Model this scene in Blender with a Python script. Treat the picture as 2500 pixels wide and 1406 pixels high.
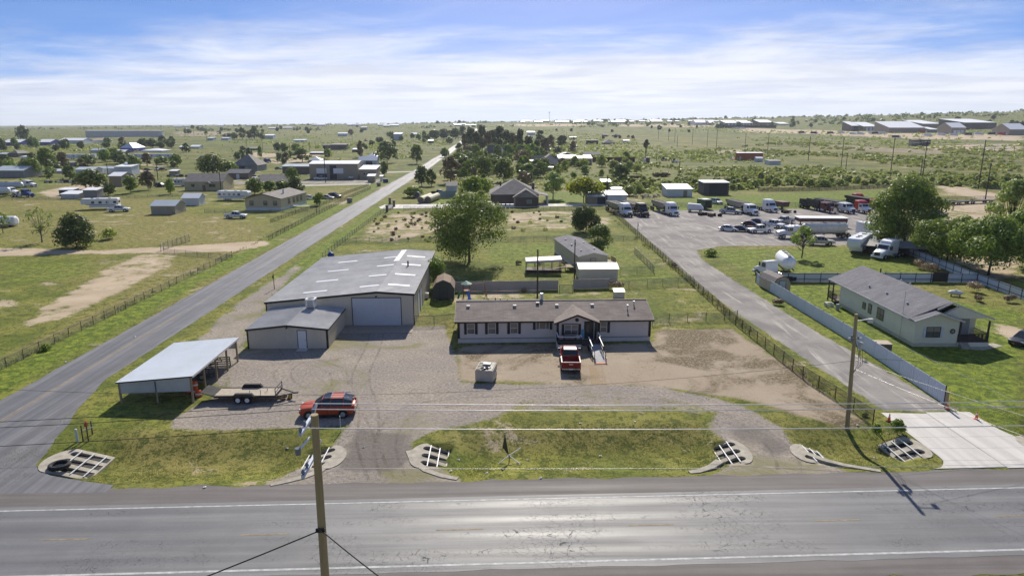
import bpy, bmesh, math, random
import numpy as np
from mathutils import Vector, Matrix, noise as mnoise

for o in list(bpy.data.objects): bpy.data.objects.remove(o)
scene = bpy.context.scene
R = math.radians
# ------------------------------------------------------------------ camera
CAM_H = 25.0
FPX, CXP, CYP, VHOR = 1667.0, 1250.0, 703.0, 303.0        # photograph is 2500 px wide
PITCH = math.atan((CYP - VHOR) / FPX)
YAW = math.atan(35.0 / FPX)
cd = bpy.data.cameras.new('camera'); cam = bpy.data.objects.new('camera', cd)
scene.collection.objects.link(cam); scene.camera = cam
cd.sensor_width = 36.0; cd.lens = FPX / 2500 * 36.0
cd.clip_start = 0.5; cd.clip_end = 40000
cam.location = (0, 0, CAM_H)
cam.rotation_euler = (math.pi / 2 - PITCH, 0, -YAW)
# ------------------------------------------------------------------ sun, sky, exposure
SUN_EL, SUN_AZ = R(36.0), R(5.7)                            # azimuth measured from +Y towards +X
sd = bpy.data.lights.new('sun', 'SUN'); sun = bpy.data.objects.new('sun', sd)
scene.collection.objects.link(sun)
sd.energy = 3.2; sd.angle = R(0.55); sd.color = (1.0, 0.93, 0.81)
sdir = Vector((math.sin(SUN_AZ) * math.cos(SUN_EL), math.cos(SUN_AZ) * math.cos(SUN_EL), math.sin(SUN_EL)))
sun.rotation_euler = sdir.to_track_quat('Z', 'Y').to_euler()
sun.location = (0, 0, 80)
scene.view_settings.view_transform = 'Standard'
scene.view_settings.look = 'None'
scene.view_settings.exposure = 0.98
scene.view_settings.gamma = 1.0
scene.view_settings.use_curve_mapping = False

class Sh:
    """small helper round a node tree"""
    def __init__(s, nt): s.nt = nt
    def n(s, t, **k):
        nd = s.nt.nodes.new(t)
        for a, b in k.items(): setattr(nd, a, b)
        return nd
    def put(s, sock, v):
        if v is None: return
        if isinstance(v, bpy.types.NodeSocket): s.nt.links.new(v, sock)
        elif isinstance(v, (tuple, list)):
            if sock.type == 'VECTOR': sock.default_value = v[:3]
            else: sock.default_value = tuple(v) if len(v) == 4 else tuple(v) + (1,)
        else: sock.default_value = v
    def math(s, op, a, b=None, c=None, clamp=False):
        nd = s.n('ShaderNodeMath', operation=op, use_clamp=clamp)
        s.put(nd.inputs[0], a); s.put(nd.inputs[1], b)
        if c is not None: s.put(nd.inputs[2], c)
        return nd.outputs[0]
    def vmath(s, op, a, b=None):
        nd = s.n('ShaderNodeVectorMath', operation=op); s.put(nd.inputs[0], a); s.put(nd.inputs[1], b)
        return nd.outputs[0]
    def noise(s, vec, scale, detail=3.0, rough=0.55, dist=0.0):
        nd = s.n('ShaderNodeTexNoise'); s.put(nd.inputs['Vector'], vec)
        nd.inputs['Scale'].default_value = scale; nd.inputs['Detail'].default_value = detail
        nd.inputs['Roughness'].default_value = rough; nd.inputs['Distortion'].default_value = dist
        return nd.outputs[0]
    def step(s, v, a, b):
        nd = s.n('ShaderNodeMapRange', interpolation_type='SMOOTHSTEP'); s.put(nd.inputs[0], v)
        nd.inputs[1].default_value = a; nd.inputs[2].default_value = b
        return nd.outputs[0]
    def rng(s, v, a, b, c, d):
        nd = s.n('ShaderNodeMapRange'); s.put(nd.inputs[0], v)
        for i, x in enumerate((a, b, c, d)): nd.inputs[i + 1].default_value = x
        return nd.outputs[0]
    def mix(s, f, a, b, mode='MIX'):
        nd = s.n('ShaderNodeMix', data_type='RGBA', blend_type=mode)
        s.put(nd.inputs[0], f); s.put(nd.inputs[6], a); s.put(nd.inputs[7], b)
        return nd.outputs[2]
    def scale(s, col, f):
        return s.mix(1.0, col, f, 'MULTIPLY')
    def val2col(s, v):
        nd = s.n('ShaderNodeCombineColor')
        for i in range(3): s.put(nd.inputs[i], v)
        return nd.outputs[0]
    def sep(s, v):
        nd = s.n('ShaderNodeSeparateXYZ'); s.put(nd.inputs[0], v); return nd.outputs
    def comb(s, x, y, z):
        nd = s.n('ShaderNodeCombineXYZ')
        for i, a in enumerate((x, y, z)): s.put(nd.inputs[i], a)
        return nd.outputs[0]

w = bpy.data.worlds.new('World'); scene.world = w; w.use_nodes = True
ws = Sh(w.node_tree); w.node_tree.nodes.clear()
geo = ws.n('ShaderNodeTexCoord').outputs['Generated']
sx, sy, sz = ws.sep(geo)
zc = ws.math('MAXIMUM', sz, 0.0)
# the photograph's air is clear and deep blue a few degrees up: read the clear sky a little higher
zl = ws.math('ADD', ws.math('MULTIPLY', zc, 2.1), 0.10)
skyv = ws.vmath('NORMALIZE', ws.comb(sx, sy, zl))
sky = ws.n('ShaderNodeTexSky', sky_type='NISHITA', sun_disc=False)
sky.sun_elevation = SUN_EL; sky.sun_rotation = SUN_AZ
sky.air_density = 1.0; sky.dust_density = 0.35; sky.ozone_density = 2.2; sky.altitude = 900
w.node_tree.links.new(skyv, sky.inputs[0])
hs = ws.n('ShaderNodeHueSaturation'); hs.inputs['Saturation'].default_value = 1.5; hs.inputs['Value'].default_value = 0.39
w.node_tree.links.new(sky.outputs[0], hs.inputs['Color'])
# cirrus: a flat layer seen in perspective
zp = ws.math('ADD', zc, 0.045)
cu = ws.math('DIVIDE', sx, zp); cv = ws.math('DIVIDE', sy, zp)
cvec = ws.comb(ws.math('MULTIPLY', cu, 0.8), ws.math('ADD', cv, ws.math('MULTIPLY', cu, 0.12)), 3.7)
c1 = ws.noise(cvec, 0.33, 8.0, 0.62, 0.7)
c2 = ws.noise(cvec, 1.5, 7.0, 0.65, 0.9)
c3 = ws.noise(ws.comb(cu, cv, 4.3), 0.13, 3.0, 0.5, 0.0)
dens = ws.math('ADD', ws.math('MULTIPLY', c1, 0.62), ws.math('MULTIPLY', c2, 0.24))
dens = ws.math('ADD', dens, ws.math('MULTIPLY', ws.math('SUBTRACT', c3, 0.5), 0.95))
low = ws.math('SUBTRACT', 1.0, ws.step(zc, 0.01, 0.15))
dens = ws.math('ADD', dens, ws.math('MULTIPLY', low, 0.50))
cl = ws.math('ADD', ws.math('MULTIPLY', ws.step(dens, 0.54, 0.90), .80), ws.math('MULTIPLY', ws.step(dens, 0.10, 0.50), .17))  # second term: thin veil everywhere, added to lift and whiten the fill light
cl = ws.math('MULTIPLY', cl, 0.93)
shade = ws.noise(cvec, 0.8, 5.0, 0.6, 0.4)
ccol = ws.mix(ws.step(shade, 0.35, 0.65), (2.7, 2.75, 3.0), (3.5, 3.5, 3.6))
skyc = ws.mix(cl, ws.scale(hs.outputs[0], (1.10, .94, 1.10)), ccol)
hzn = ws.math('SUBTRACT', 1.0, ws.step(zc, 0.0, 0.035))
skyc = ws.mix(ws.math('MULTIPLY', hzn, 0.55), skyc, (2.7, 2.85, 3.2))
bg = ws.n('ShaderNodeBackground'); bg.inputs[1].default_value = 0.15
w.node_tree.links.new(skyc, bg.inputs[0])
wo = ws.n('ShaderNodeOutputWorld'); w.node_tree.links.new(bg.outputs[0], wo.inputs[0])

# ------------------------------------------------------------------ helpers
col = scene.collection
RNG = random.Random(7)
NR = np.random.default_rng(11)

def ray(u, v):
    a = (u - CXP) / FPX; b = (v - CYP) / FPX
    x = a; y = math.cos(PITCH) - b * math.sin(PITCH); z = -math.sin(PITCH) - b * math.cos(PITCH)
    c, s = math.cos(YAW), math.sin(YAW)
    return x * c + y * s, -x * s + y * c, z

def sstep(a, b, x):
    t = np.clip((x - a) / (b - a), 0, 1); return t * t * (3 - 2 * t)

DITCH = [(-34.2, -14.0, 3.0), (-4.2, 18.2, 2.6), (23.6, 33.2, 2.2), (43.6, 200, 2.0)]
def hwy(x): return 0.022 * x                              # the highway runs very slightly off the x axis
PITS = []                                                 # (x0, x1, y0, y1): hollows under culvert aprons
def rise(x, y):
    d = np.maximum(np.hypot(x, y), 1.0)
    S = np.clip(25 + 27 * x / np.maximum(y, 1.0), 0, 60)
    t = np.clip((d - 450) / 1550, 0, 1.0)
    h = S * t * (0.35 + 0.65 * t) * 1.15
    return h * (y > 0)
def terr(x, y):
    x = np.asarray(x, float); y = np.asarray(y, float)
    z = rise(x, y)
    yy = y - hwy(x)
    near = (yy > 44.6) & (yy < 54.5)
    p = np.sin(np.clip((yy - 45.0) / 8.8, 0, 1) * math.pi) ** 1.5
    m = np.zeros_like(z)
    for a, b, r in DITCH: m = np.maximum(m, sstep(a, a + r, x) * (1 - sstep(b - r, b, x)))
    z = z - np.where(near, 0.85 * p * m, 0)
    far = np.hypot(x, y)
    und = 0.5 * np.sin(x * 0.021 + 1.3) * np.sin(y * 0.017 + 0.4) + 0.3 * np.sin(x * 0.047 - y * 0.031)
    z = z + und * sstep(260, 500, far)
    for x0, x1, y0, y1 in PITS:
        z = np.where((x > x0) & (x < x1) & (y > y0) & (y < y1), z - 0.7, z)
    return z
def tz(x, y): return float(terr(x, y))

def G(u, v, dz=0.0):
    """ground point seen at photograph pixel (u, v)"""
    rx, ry, rz = ray(u, v)
    t = 20.0; prev = t
    if rz < 0:
        tf = CAM_H / -rz
        if tf * math.hypot(rx, ry) < 445: return Vector((rx * tf, ry * tf, 0.0))
        t = 430.0 / math.hypot(rx, ry)
    else: t = 430.0
    while t < 9000:
        if CAM_H + rz * t <= tz(rx * t, ry * t): break
        prev = t; t *= 1.01
    lo, hi = prev, t
    for _ in range(20):
        m = (lo + hi) / 2
        if CAM_H + rz * m <= tz(rx * m, ry * m): hi = m
        else: lo = m
    return Vector((rx * hi, ry * hi, tz(rx * hi, ry * hi) + dz))
def PY(u, v, y):
    r = ray(u, v); t = y / r[1]; return Vector((r[0] * t, y, CAM_H + r[2] * t))
def mpp(p):                                               # metres per photograph pixel at a point
    return math.hypot(p[0], p[1]) / FPX * 1.03

class MB:
    """collects shapes, builds ONE mesh object"""
    def __init__(s): s.V = []; s.F = []; s.M = []; s.S = []
    def add(s, v, f, m=0, sm=False):
        k = len(s.V); s.V += [tuple(p) for p in v]
        for q in f: s.F.append(tuple(i + k for i in q)); s.M.append(m); s.S.append(sm)
        return s
    def box(s, x0, x1, y0, y1, z0, z1, m=0):
        return s.add([(x0,y0,z0),(x1,y0,z0),(x1,y1,z0),(x0,y1,z0),(x0,y0,z1),(x1,y0,z1),(x1,y1,z1),(x0,y1,z1)],
              [(0,3,2,1),(4,5,6,7),(0,1,5,4),(1,2,6,5),(2,3,7,6),(3,0,4,7)], m)
    def cb(s, c, sz, m=0): return s.box(c[0]-sz[0]/2, c[0]+sz[0]/2, c[1]-sz[1]/2, c[1]+sz[1]/2, c[2]-sz[2]/2, c[2]+sz[2]/2, m)
    def hexa(s, b, t, m=0):
        return s.add(list(b) + list(t), [(0,3,2,1),(4,5,6,7),(0,1,5,4),(1,2,6,5),(2,3,7,6),(3,0,4,7)], m)
    def bar(s, p, q, wd, ht, m=0):
        p = Vector(p); q = Vector(q); d = (q - p); 
        if d.length < 1e-6: return s
        d.normalize(); up = Vector((0,0,1)) if abs(d.z) < .95 else Vector((0,1,0))
        a = d.cross(up).normalized() * wd / 2; b = a.cross(d).normalized() * ht / 2
        return s.hexa([p-a-b, p+a-b, q+a-b, q-a-b], [p-a+b, p+a+b, q+a+b, q-a+b], m)
    def cyl(s, p, q, r0, r1=None, n=8, m=0, caps=True, sm=True):
        r1 = r0 if r1 is None else r1
        p = Vector(p); q = Vector(q); d = (q-p).normalized(); up = Vector((0,0,1)) if abs(d.z) < .9 else Vector((1,0,0))
        a = d.cross(up).normalized(); b = d.cross(a)
        v = []
        for k in range(n):
            t = 2*math.pi*k/n; e = a*math.cos(t) + b*math.sin(t); v += [p + e*r0, q + e*r1]
        s.add(v, [(2*k, 2*k+1, (2*k+3) % (2*n), (2*k+2) % (2*n)) for k in range(n)], m, sm)
        if caps: s.add(v, [tuple(range(2*n-2, -1, -2)), tuple(range(1, 2*n, 2))], m)
        return s
    def tube(s, pts, r, n=5, m=0, r1=None):
        pts = [Vector(p) for p in pts]; rings = []
        for i, p in enumerate(pts):
            d = (pts[min(i+1, len(pts)-1)] - pts[max(i-1, 0)]).normalized()
            up = Vector((0,0,1)) if abs(d.z) < .9 else Vector((1,0,0))
            a = d.cross(up).normalized(); b = d.cross(a)
            rr = r if r1 is None else r + (r1 - r) * i / max(1, len(pts) - 1)
            rings.append([p + (a*math.cos(2*math.pi*k/n) + b*math.sin(2*math.pi*k/n)) * rr for k in range(n)])
        return s.loft(rings, m, sm=True)
    def loft(s, rings, m=0, caps=True, sm=False):
        n = len(rings[0]); v = [p for r in rings for p in r]; f = []
        for i in range(len(rings)-1):
            for k in range(n): f.append((i*n+k, i*n+(k+1) % n, (i+1)*n+(k+1) % n, (i+1)*n+k))
        s.add(v, f, m, sm)
        if caps: s.add(v, [tuple(range(n-1, -1, -1)), tuple(range((len(rings)-1)*n, len(rings)*n))], m)
        return s
    def prism(s, poly, axis, a, b, m=0):
        def P(p, t): return {'x': (t, p[0], p[1]), 'y': (p[0], t, p[1]), 'z': (p[0], p[1], t)}[axis]
        return s.loft([[P(p, a) for p in poly], [P(p, b) for p in poly]], m)
    def ell(s, c, r, n=10, k=6, m=0):
        rings = []
        for i in range(k+1):
            t = math.pi * (i + 0.02 if i == 0 else (i - 0.02 if i == k else i)) / k
            rings.append([(c[0]+r[0]*math.sin(t)*math.cos(2*math.pi*j/n), c[1]+r[1]*math.sin(t)*math.sin(2*math.pi*j/n), c[2]-r[2]*math.cos(t)) for j in range(n)])
        return s.loft(rings, m, True, True)
    def mesh(s, name, mats):
        me = bpy.data.meshes.new(name); me.from_pydata(s.V, [], s.F)
        if not isinstance(mats, (list, tuple)): mats = [mats]
        for x in mats: me.materials.append(x)
        me.polygons.foreach_set('material_index', s.M); me.polygons.foreach_set('use_smooth', s.S)
        me.update(); return me
    def build(s, name, mats, parent=None, loc=(0,0,0), rz=0.0):
        return link(name, s.mesh(name, mats), parent, loc, rz)

def link(name, me, parent=None, loc=(0,0,0), rz=0.0):
    o = bpy.data.objects.new(name, me); col.objects.link(o)
    o.location = loc; o.rotation_euler = (0, 0, rz)
    if parent: o.parent = parent
    return o
def tag(o, label=None, cat=None, group=None, kind=None):
    for k, v in (('label', label), ('category', cat), ('group', group), ('kind', kind)):
        if v: o[k] = v
    return o
def thing(name, label, cat, loc=(0,0,0), rz=0.0, group=None):
    o = bpy.data.objects.new(name, None); col.objects.link(o); o.empty_display_size = .3
    o.location = loc; o.rotation_euler = (0, 0, rz)
    return tag(o, label, cat, group)
KIDS = {}
def copy_tree(o, parent=None, label=None, group=None):
    c = o.copy(); col.objects.link(c); c.parent = parent
    if label: c['label'] = label
    if group: c['group'] = group
    for ch in o.children: copy_tree(ch, c)
    return c
def np_mesh(name, V, Fq, mats, midx=None, smooth=False):
    """V (N,3), Fq (M,k) arrays"""
    me = bpy.data.meshes.new(name); V = np.asarray(V, np.float32); Fq = np.asarray(Fq, np.int32)
    k = Fq.shape[1]
    me.vertices.add(len(V)); me.vertices.foreach_set('co', V.ravel())
    me.loops.add(Fq.size); me.loops.foreach_set('vertex_index', Fq.ravel())
    me.polygons.add(len(Fq)); me.polygons.foreach_set('loop_start', np.arange(0, Fq.size, k, dtype=np.int32))
    if not isinstance(mats, (list, tuple)): mats = [mats]
    for x in mats: me.materials.append(x)
    if midx is not None: me.polygons.foreach_set('material_index', np.asarray(midx, np.int32))
    me.polygons.foreach_set('use_smooth', np.full(len(Fq), smooth))
    me.update(calc_edges=True); return me

# ------------------------------------------------------------------ materials
MATS = {}
def pm(name, c, rough=0.75, metal=0.0, var=0.16, sc=1.5, bump=0.0, bsc=20.0, spec=0.5, streak=False):
    """painted / plain surface with uneven tone"""
    if name in MATS: return MATS[name]
    m = bpy.data.materials.new(name); m.use_nodes = True; MATS[name] = m
    s = Sh(m.node_tree); b = m.node_tree.nodes['Principled BSDF']
    tc = s.n('ShaderNodeTexCoord').outputs['Object']
    if streak:
        mp = s.n('ShaderNodeMapping'); mp.inputs['Scale'].default_value = (1, 1, 0.15) if streak != 'y' else (1, .06, 1); s.put(mp.inputs[0], tc); tc2 = mp.outputs[0]
    else: tc2 = tc
    n1 = s.noise(tc2, sc, 5, 0.6); n2 = s.noise(tc, sc * 9, 2, 0.5)
    f = s.math('ADD', s.rng(n1, .25, .75, 1 - var, 1 + var * .8), s.rng(n2, .2, .8, -var * .35, var * .35))
    s.put(b.inputs['Base Color'], s.scale(c, s.val2col(f)))
    s.put(b.inputs['Roughness'], s.rng(n1, .2, .8, min(1, rough + .08), max(.03, rough - .08)))
    b.inputs['Metallic'].default_value = metal; b.inputs['Specular IOR Level'].default_value = spec
    if bump:
        bp = s.n('ShaderNodeBump'); bp.inputs['Strength'].default_value = bump; bp.inputs['Distance'].default_value = 0.02
        s.put(bp.inputs['Height'], s.noise(tc, bsc, 3)); s.put(b.inputs['Normal'], bp.outputs[0])
    return m
def glass(name='window_glass', c=(0.02, 0.025, 0.03), rough=0.08):
    return pm(name, c, rough, 0.0, 0.25, 0.7, spec=0.7)
def leafmat(name, c1, c2, trans=0.35, tc=(0.25, 0.32, 0.05), vr=0.25):
    if name in MATS: return MATS[name]
    m = bpy.data.materials.new(name); m.use_nodes = True; MATS[name] = m
    s = Sh(m.node_tree); nt = m.node_tree; b = nt.nodes['Principled BSDF']; out = nt.nodes['Material Output']
    oi = s.n('ShaderNodeObjectInfo'); g = s.n('ShaderNodeNewGeometry')
    tco = s.n('ShaderNodeTexCoord').outputs['Object']
    a = s.noise(tco, 1.1, 2); r = g.outputs['Random Per Island']
    f = s.math('ADD', s.math('MULTIPLY', a, .8), s.math('MULTIPLY', s.math('SUBTRACT', r, .5), .7))
    cc = s.mix(s.step(f, .15, .7), c1, c2)
    cc = s.scale(cc, s.val2col(s.rng(oi.outputs['Random'], 0, 1, 1 - vr, 1 + vr)))
    s.put(b.inputs['Base Color'], cc); b.inputs['Roughness'].default_value = .55; b.inputs['Specular IOR Level'].default_value = .3
    tr = s.n('ShaderNodeBsdfTranslucent'); s.put(tr.inputs[0], s.mix(.5, cc, tc))
    mx = s.n('ShaderNodeMixShader'); mx.inputs[0].default_value = trans
    nt.links.new(b.outputs[0], mx.inputs[1]); nt.links.new(tr.outputs[0], mx.inputs[2]); nt.links.new(mx.outputs[0], out.inputs[0])
    return m
def meshmat(name, c, density):
    """woven wire: mostly open"""
    if name in MATS: return MATS[name]
    m = bpy.data.materials.new(name); m.use_nodes = True; MATS[name] = m
    s = Sh(m.node_tree); nt = m.node_tree; b = nt.nodes['Principled BSDF']; out = nt.nodes['Material Output']
    b.inputs['Base Color'].default_value = c + (1,); b.inputs['Roughness'].default_value = .5; b.inputs['Metallic'].default_value = .3
    t = s.n('ShaderNodeBsdfTransparent'); mx = s.n('ShaderNodeMixShader')
    tc = s.n('ShaderNodeTexCoord').outputs['Object']
    s.put(mx.inputs[0], s.math('MULTIPLY', s.rng(s.noise(tc, .9, 3), .3, .7, .6, 1.4), density))
    nt.links.new(t.outputs[0], mx.inputs[1]); nt.links.new(b.outputs[0], mx.inputs[2]); nt.links.new(mx.outputs[0], out.inputs[0])
    return m
# ------------------------------------------------------------------ ground zones
def pxpoly(pts): return np.array([G(u, v)[:2] for u, v in pts])
def rect(x0, x1, y0, y1): return np.array([(x0, y0), (x1, y0), (x1, y1), (x0, y1)], float)
def sdf(poly, X, Y):
    d = np.full(X.shape, 1e18); ins = np.zeros(X.shape, bool); n = len(poly)
    for i in range(n):
        ax, ay = poly[i]; bx, by = poly[(i + 1) % n]
        ex, ey = bx - ax, by - ay; wx, wy = X - ax, Y - ay
        t = np.clip((wx * ex + wy * ey) / max(ex * ex + ey * ey, 1e-9), 0, 1)
        d = np.minimum(d, (wx - ex * t) ** 2 + (wy - ey * t) ** 2)
        c = (ay > Y) != (by > Y)
        with np.errstate(divide='ignore', invalid='ignore'):
            ins ^= c & (X < (bx - ax) * (Y - ay) / (by - ay) + ax)
    return np.where(ins, 1, -1) * np.sqrt(d)
# hollows under the culvert aprons: (x0, x1, y0, y1, direction the pipes open towards, pipes)
APRONS = [(-34.3, -30.4, 46.5, 50.2, 1, 3), (-15.4, -12.2, 46.6, 50.4, -1, 3), (-6.6, -3.6, 46.6, 50.6, 1, 3),
          (16.9, 19.4, 46.8, 50.8, -1, 3), (23.2, 25.8, 46.8, 49.9, 1, 2), (31.2, 33.7, 47.4, 51.0, -1, 2), (42.2, 45.0, 47.6, 51.0, 1, 2)]
for a in APRONS: PITS.append((a[0] + .3, a[1] - .3, a[2] + .3, a[3] - .3))
Z = {}
Z['gravel'] = [(pxpoly([(418,1045),(560,1048),(850,1040),(800,1095),(640,1192),(1118,1176),(1010,1110),(1000,1080),(1060,1050),(1240,1012),(1500,1000),(1740,1010),(1740,1045),(1785,1085),(1795,1130),(1740,1168),(2090,1162),(1960,1110),(1930,1080),(1900,1040),(1800,985),(1600,940),(1125,935),(1105,845),(1085,795),(1010,797),(835,812),(600,858),(560,895),(560,960),(480,990),(425,1020)]), 1.0),
   (pxpoly([(560,960),(600,858),(655,745),(745,655),(725,640),(650,690),(560,750),(455,850),(350,945),(480,940)]), .62),
   (rect(-3000, 3000, 15, 32.6), .55)]
WEEDY = pxpoly([(1180,1000),(1330,950),(1600,950),(1760,985),(1760,1015),(1500,1010),(1240,1020)])
Z['dirt'] = [(pxpoly([(-200,598),(240,612),(640,588),(660,598),(560,615),(300,619),(-200,628)]), .95),
   (pxpoly([(440,617),(425,648),(350,685),(275,722),(200,765),(120,790),(45,800),(70,775),(130,735),(185,700),(260,655),(335,621)]), .68),
   (pxpoly([(85,690),(150,683),(150,700),(95,705)]), .7), (pxpoly([(200,690),(235,684),(225,697)]), .7), (pxpoly([(0,710),(45,705),(20,720)]), .7),
   (pxpoly([(860,588),(905,540),(960,522),(1080,520),(1100,555),(1040,575),(950,592)]), .56), (pxpoly([(1225,565),(1235,520),(1400,512),(1500,532),(1500,556),(1400,560),(1290,560)]), .53),
   (pxpoly([(2290,452),(2340,455),(2445,478),(2425,492),(2310,470)]), 1), (pxpoly([(2260,498),(2420,490),(2500,520),(2500,660),(2440,690),(2330,650),(2270,560)]), .62),
   (pxpoly([(90,470),(200,450),(300,455),(215,480),(120,484)]), .85), (pxpoly([(600,372),(790,374),(790,382),(600,386)]), .7), (pxpoly([(640,388),(760,386),(760,398),(650,400)]), .7),
   (pxpoly([(180,419),(330,412),(400,416),(300,422)]), .6), (pxpoly([(330,400),(420,402),(420,408),(330,406)]), .6),
   (pxpoly([(1100,775),(1105,738),(1480,720),(1480,712),(1250,705),(1100,712)]), .46), (pxpoly([(960,440),(1000,425),(1010,445),(930,470),(900,468)]), .62),
   (pxpoly([(780,500),(830,492),(880,470),(850,505)]), .6), (pxpoly([(640,470),(700,478),(720,500),(660,480)]), .5),
   (pxpoly([(1700,372),(1830,362),(1840,368),(1720,382)]), .6), (pxpoly([(1800,312),(2500,330),(2500,345),(2200,338),(1800,322)]), .9),
   (pxpoly([(2250,358),(2500,352),(2500,368),(2300,372)]), .85), (pxpoly([(1250,303),(1430,303),(1430,309),(1250,309)]), .9), (pxpoly([(1500,304),(1760,304),(1760,311),(1500,309)]), .7),
   (pxpoly([(2440,790),(2500,800),(2500,850),(2470,845)]), .8), (pxpoly([(660,1190),(680,1170),(300,1198),(300,1204)]), .7), (pxpoly([(1240,390),(1390,392),(1390,400),(1240,396)]), .5),
   (pxpoly([(1020,475),(1055,470),(1055,500),(1010,500)]), .55), (pxpoly([(1400,480),(1600,482),(1600,492),(1420,490)]), .4)]
Z['lush'] = [(rect(-52.5, -47.2, 40, 420), .9), (rect(-38.3, -33.0, 98, 230), .75), (rect(-56, -52, 180, 420), .35),
   (pxpoly([(1845,700),(2010,690),(2500,760),(2500,1090),(2345,985),(1960,770)]), .72), (pxpoly([(1720,610),(2050,600),(2240,630),(2330,700),(2000,690),(1850,685),(1780,650)]), .62),
   (pxpoly([(1580,490),(1700,480),(2240,462),(2300,480),(2200,505),(1590,515)]), 1.0), (pxpoly([(1030,480),(1210,478),(1210,500),(1040,500)]), 1), (pxpoly([(1330,470),(1500,470),(1480,502),(1335,502)]), .95),
   (pxpoly([(1180,590),(1480,590),(1700,688),(1520,690),(1280,660),(1190,640)]), .55), (pxpoly([(1290,595),(1360,595),(1360,620),(1290,625)]), .75), (pxpoly([(2310,985),(2500,1075),(2500,900)]), .7), (pxpoly([(560,520),(700,515),(830,490),(780,480),(600,510)]), .75),
   (pxpoly([(130,1060),(250,975),(420,1000),(420,1045),(300,1060)]), .5), (pxpoly([(0,1045),(130,1190),(640,1192),(640,1150),(300,1160)]), .35), (pxpoly([(1180,1172),(1750,1160),(1750,1135),(1180,1150)]), .5),
   (pxpoly([(0,640),(200,630),(330,640),(150,690),(0,700)]), .5), (pxpoly([(0,590),(180,560),(400,590),(230,610)]), .4), (pxpoly([(50,445),(200,432),(260,440),(80,455)]), .9), (pxpoly([(450,345),(800,338),(800,348),(450,356)]), .55),
   (pxpoly([(1000,725),(1110,722),(1110,765),(1010,765)]), .5), (pxpoly([(2090,1005),(2210,1035),(2200,1075),(1990,1065)]), .5), (pxpoly([(640,445),(740,440),(800,455),(700,470)]), .5), (pxpoly([(1770,705),(1850,690),(2330,990),(2300,1000),(1980,800)]), .6)]
Z['brown'] = [(pxpoly([(1112,842),(1590,836),(1600,805),(1790,802),(1850,840),(2120,1030),(2070,1042),(1960,1020),(1900,1000),(1800,975),(1600,945),(1110,932)]), .80),
   (pxpoly([(2000,352),(2330,365),(2330,378),(2060,366)]), .55), (pxpoly([(420,322),(650,322),(640,330),(420,333)]), .7), (pxpoly([(800,325),(1000,325),(1000,335),(800,335)]), .35)]
Z['pale'] = [(pxpoly([(2160,1003),(2345,1003),(2300,985),(1960,790),(1800,690),(1722,640),(1700,612),(1760,600),(2050,600),(2200,560),(2190,520),(2150,508),(1590,515),(1512,520),(1540,550),(1700,690),(1800,765),(2010,905)]), 1.0),
   (pxpoly([(560,443),(960,437),(930,448),(560,452)]), .6), (pxpoly([(2330,352),(2500,350),(2500,368),(2400,368)]), .5)]
Z['mud_shade'] = [(pxpoly([(870,1045),(1000,1062),(1008,1100),(985,1140),(900,1152),(815,1150),(835,1105)]), .95), (pxpoly([(1800,1020),(1880,1045),(1945,1090),(1960,1115),(1880,1120),(1800,1080),(1750,1050)]), .62), (pxpoly([(600,880),(800,870),(990,830),(990,850),(820,890),(610,905)]), .4), (pxpoly([(1500,1000),(1640,985),(1700,1000),(1560,1015)]), .4)]  # mud, with shade at the foot of the shop painted in as darker ground
Z['dry'] = [(pxpoly([(1400,330),(2500,345),(2500,380),(1400,372)]), .3), (pxpoly([(1850,345),(2500,375),(2500,440),(2200,410),(1850,372)]), .9), (pxpoly([(1500,330),(1850,338),(1850,365),(1500,360)]), .75), (pxpoly([(670,318),(830,318),(830,330),(670,330)]), 1),
   (pxpoly([(-50,480),(300,480),(560,540),(640,590),(0,600)]), .55), (pxpoly([(1600,770),(1790,730),(1800,800),(1600,800)]), .35), (pxpoly([(300,1060),(850,1050),(750,1140),(320,1150)]), .5), (pxpoly([(1050,1050),(1700,1030),(1750,1060),(1050,1100)]), .55),
   (rect(-55.5, -52.3, 40, 150), .75), (pxpoly([(600,470),(880,455),(860,490),(620,520)]), .4), (pxpoly([(1900,455),(2500,470),(2500,520),(2250,490)]), .5)]
NC = 430; A0, A1 = -1.36, 1.36
rows = [16.0]
while rows[-1] < 7000: rows.append(rows[-1] * 1.0085)
rows = np.array(rows); cols = np.linspace(A0, A1, NC)
YY = np.repeat(rows[:, None], NC, 1); XX = YY * cols[None, :]
XX = XX.ravel(); YY = YY.ravel()
ZZ = terr(XX, YY)
def rasterize(name):
    out = np.zeros_like(XX)
    for poly, wt in Z[name]:
        c = poly.mean(0); d = max(np.hypot(*c), 30); wd = max(1.3, d * .012)
        lo = poly.min(0) - 4 * wd; hi = poly.max(0) + 4 * wd
        k = np.where((XX > lo[0]) & (XX < hi[0]) & (YY > lo[1]) & (YY < hi[1]))[0]
        if len(k): out[k] = np.maximum(out[k], wt * sstep(-wd * 1.3, wd * 1.3, sdf(poly, XX[k], YY[k])))
    return out
MASK = {k: rasterize(k) for k in Z}
MASK['gravel'] = MASK['gravel'] * (1 - .42 * sstep(-2, 2, sdf(WEEDY, XX, YY)))
def mask_at(name, x, y):                                   # nearest grid sample
    r = np.clip(np.round(np.log(np.maximum(y, 16) / 16) / math.log(1.0085)).astype(int), 0, len(rows) - 1)
    c = np.clip(np.round((x / np.maximum(y, 1) - A0) / (A1 - A0) * (NC - 1)).astype(int), 0, NC - 1)
    return MASK[name][r * NC + c]

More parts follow.
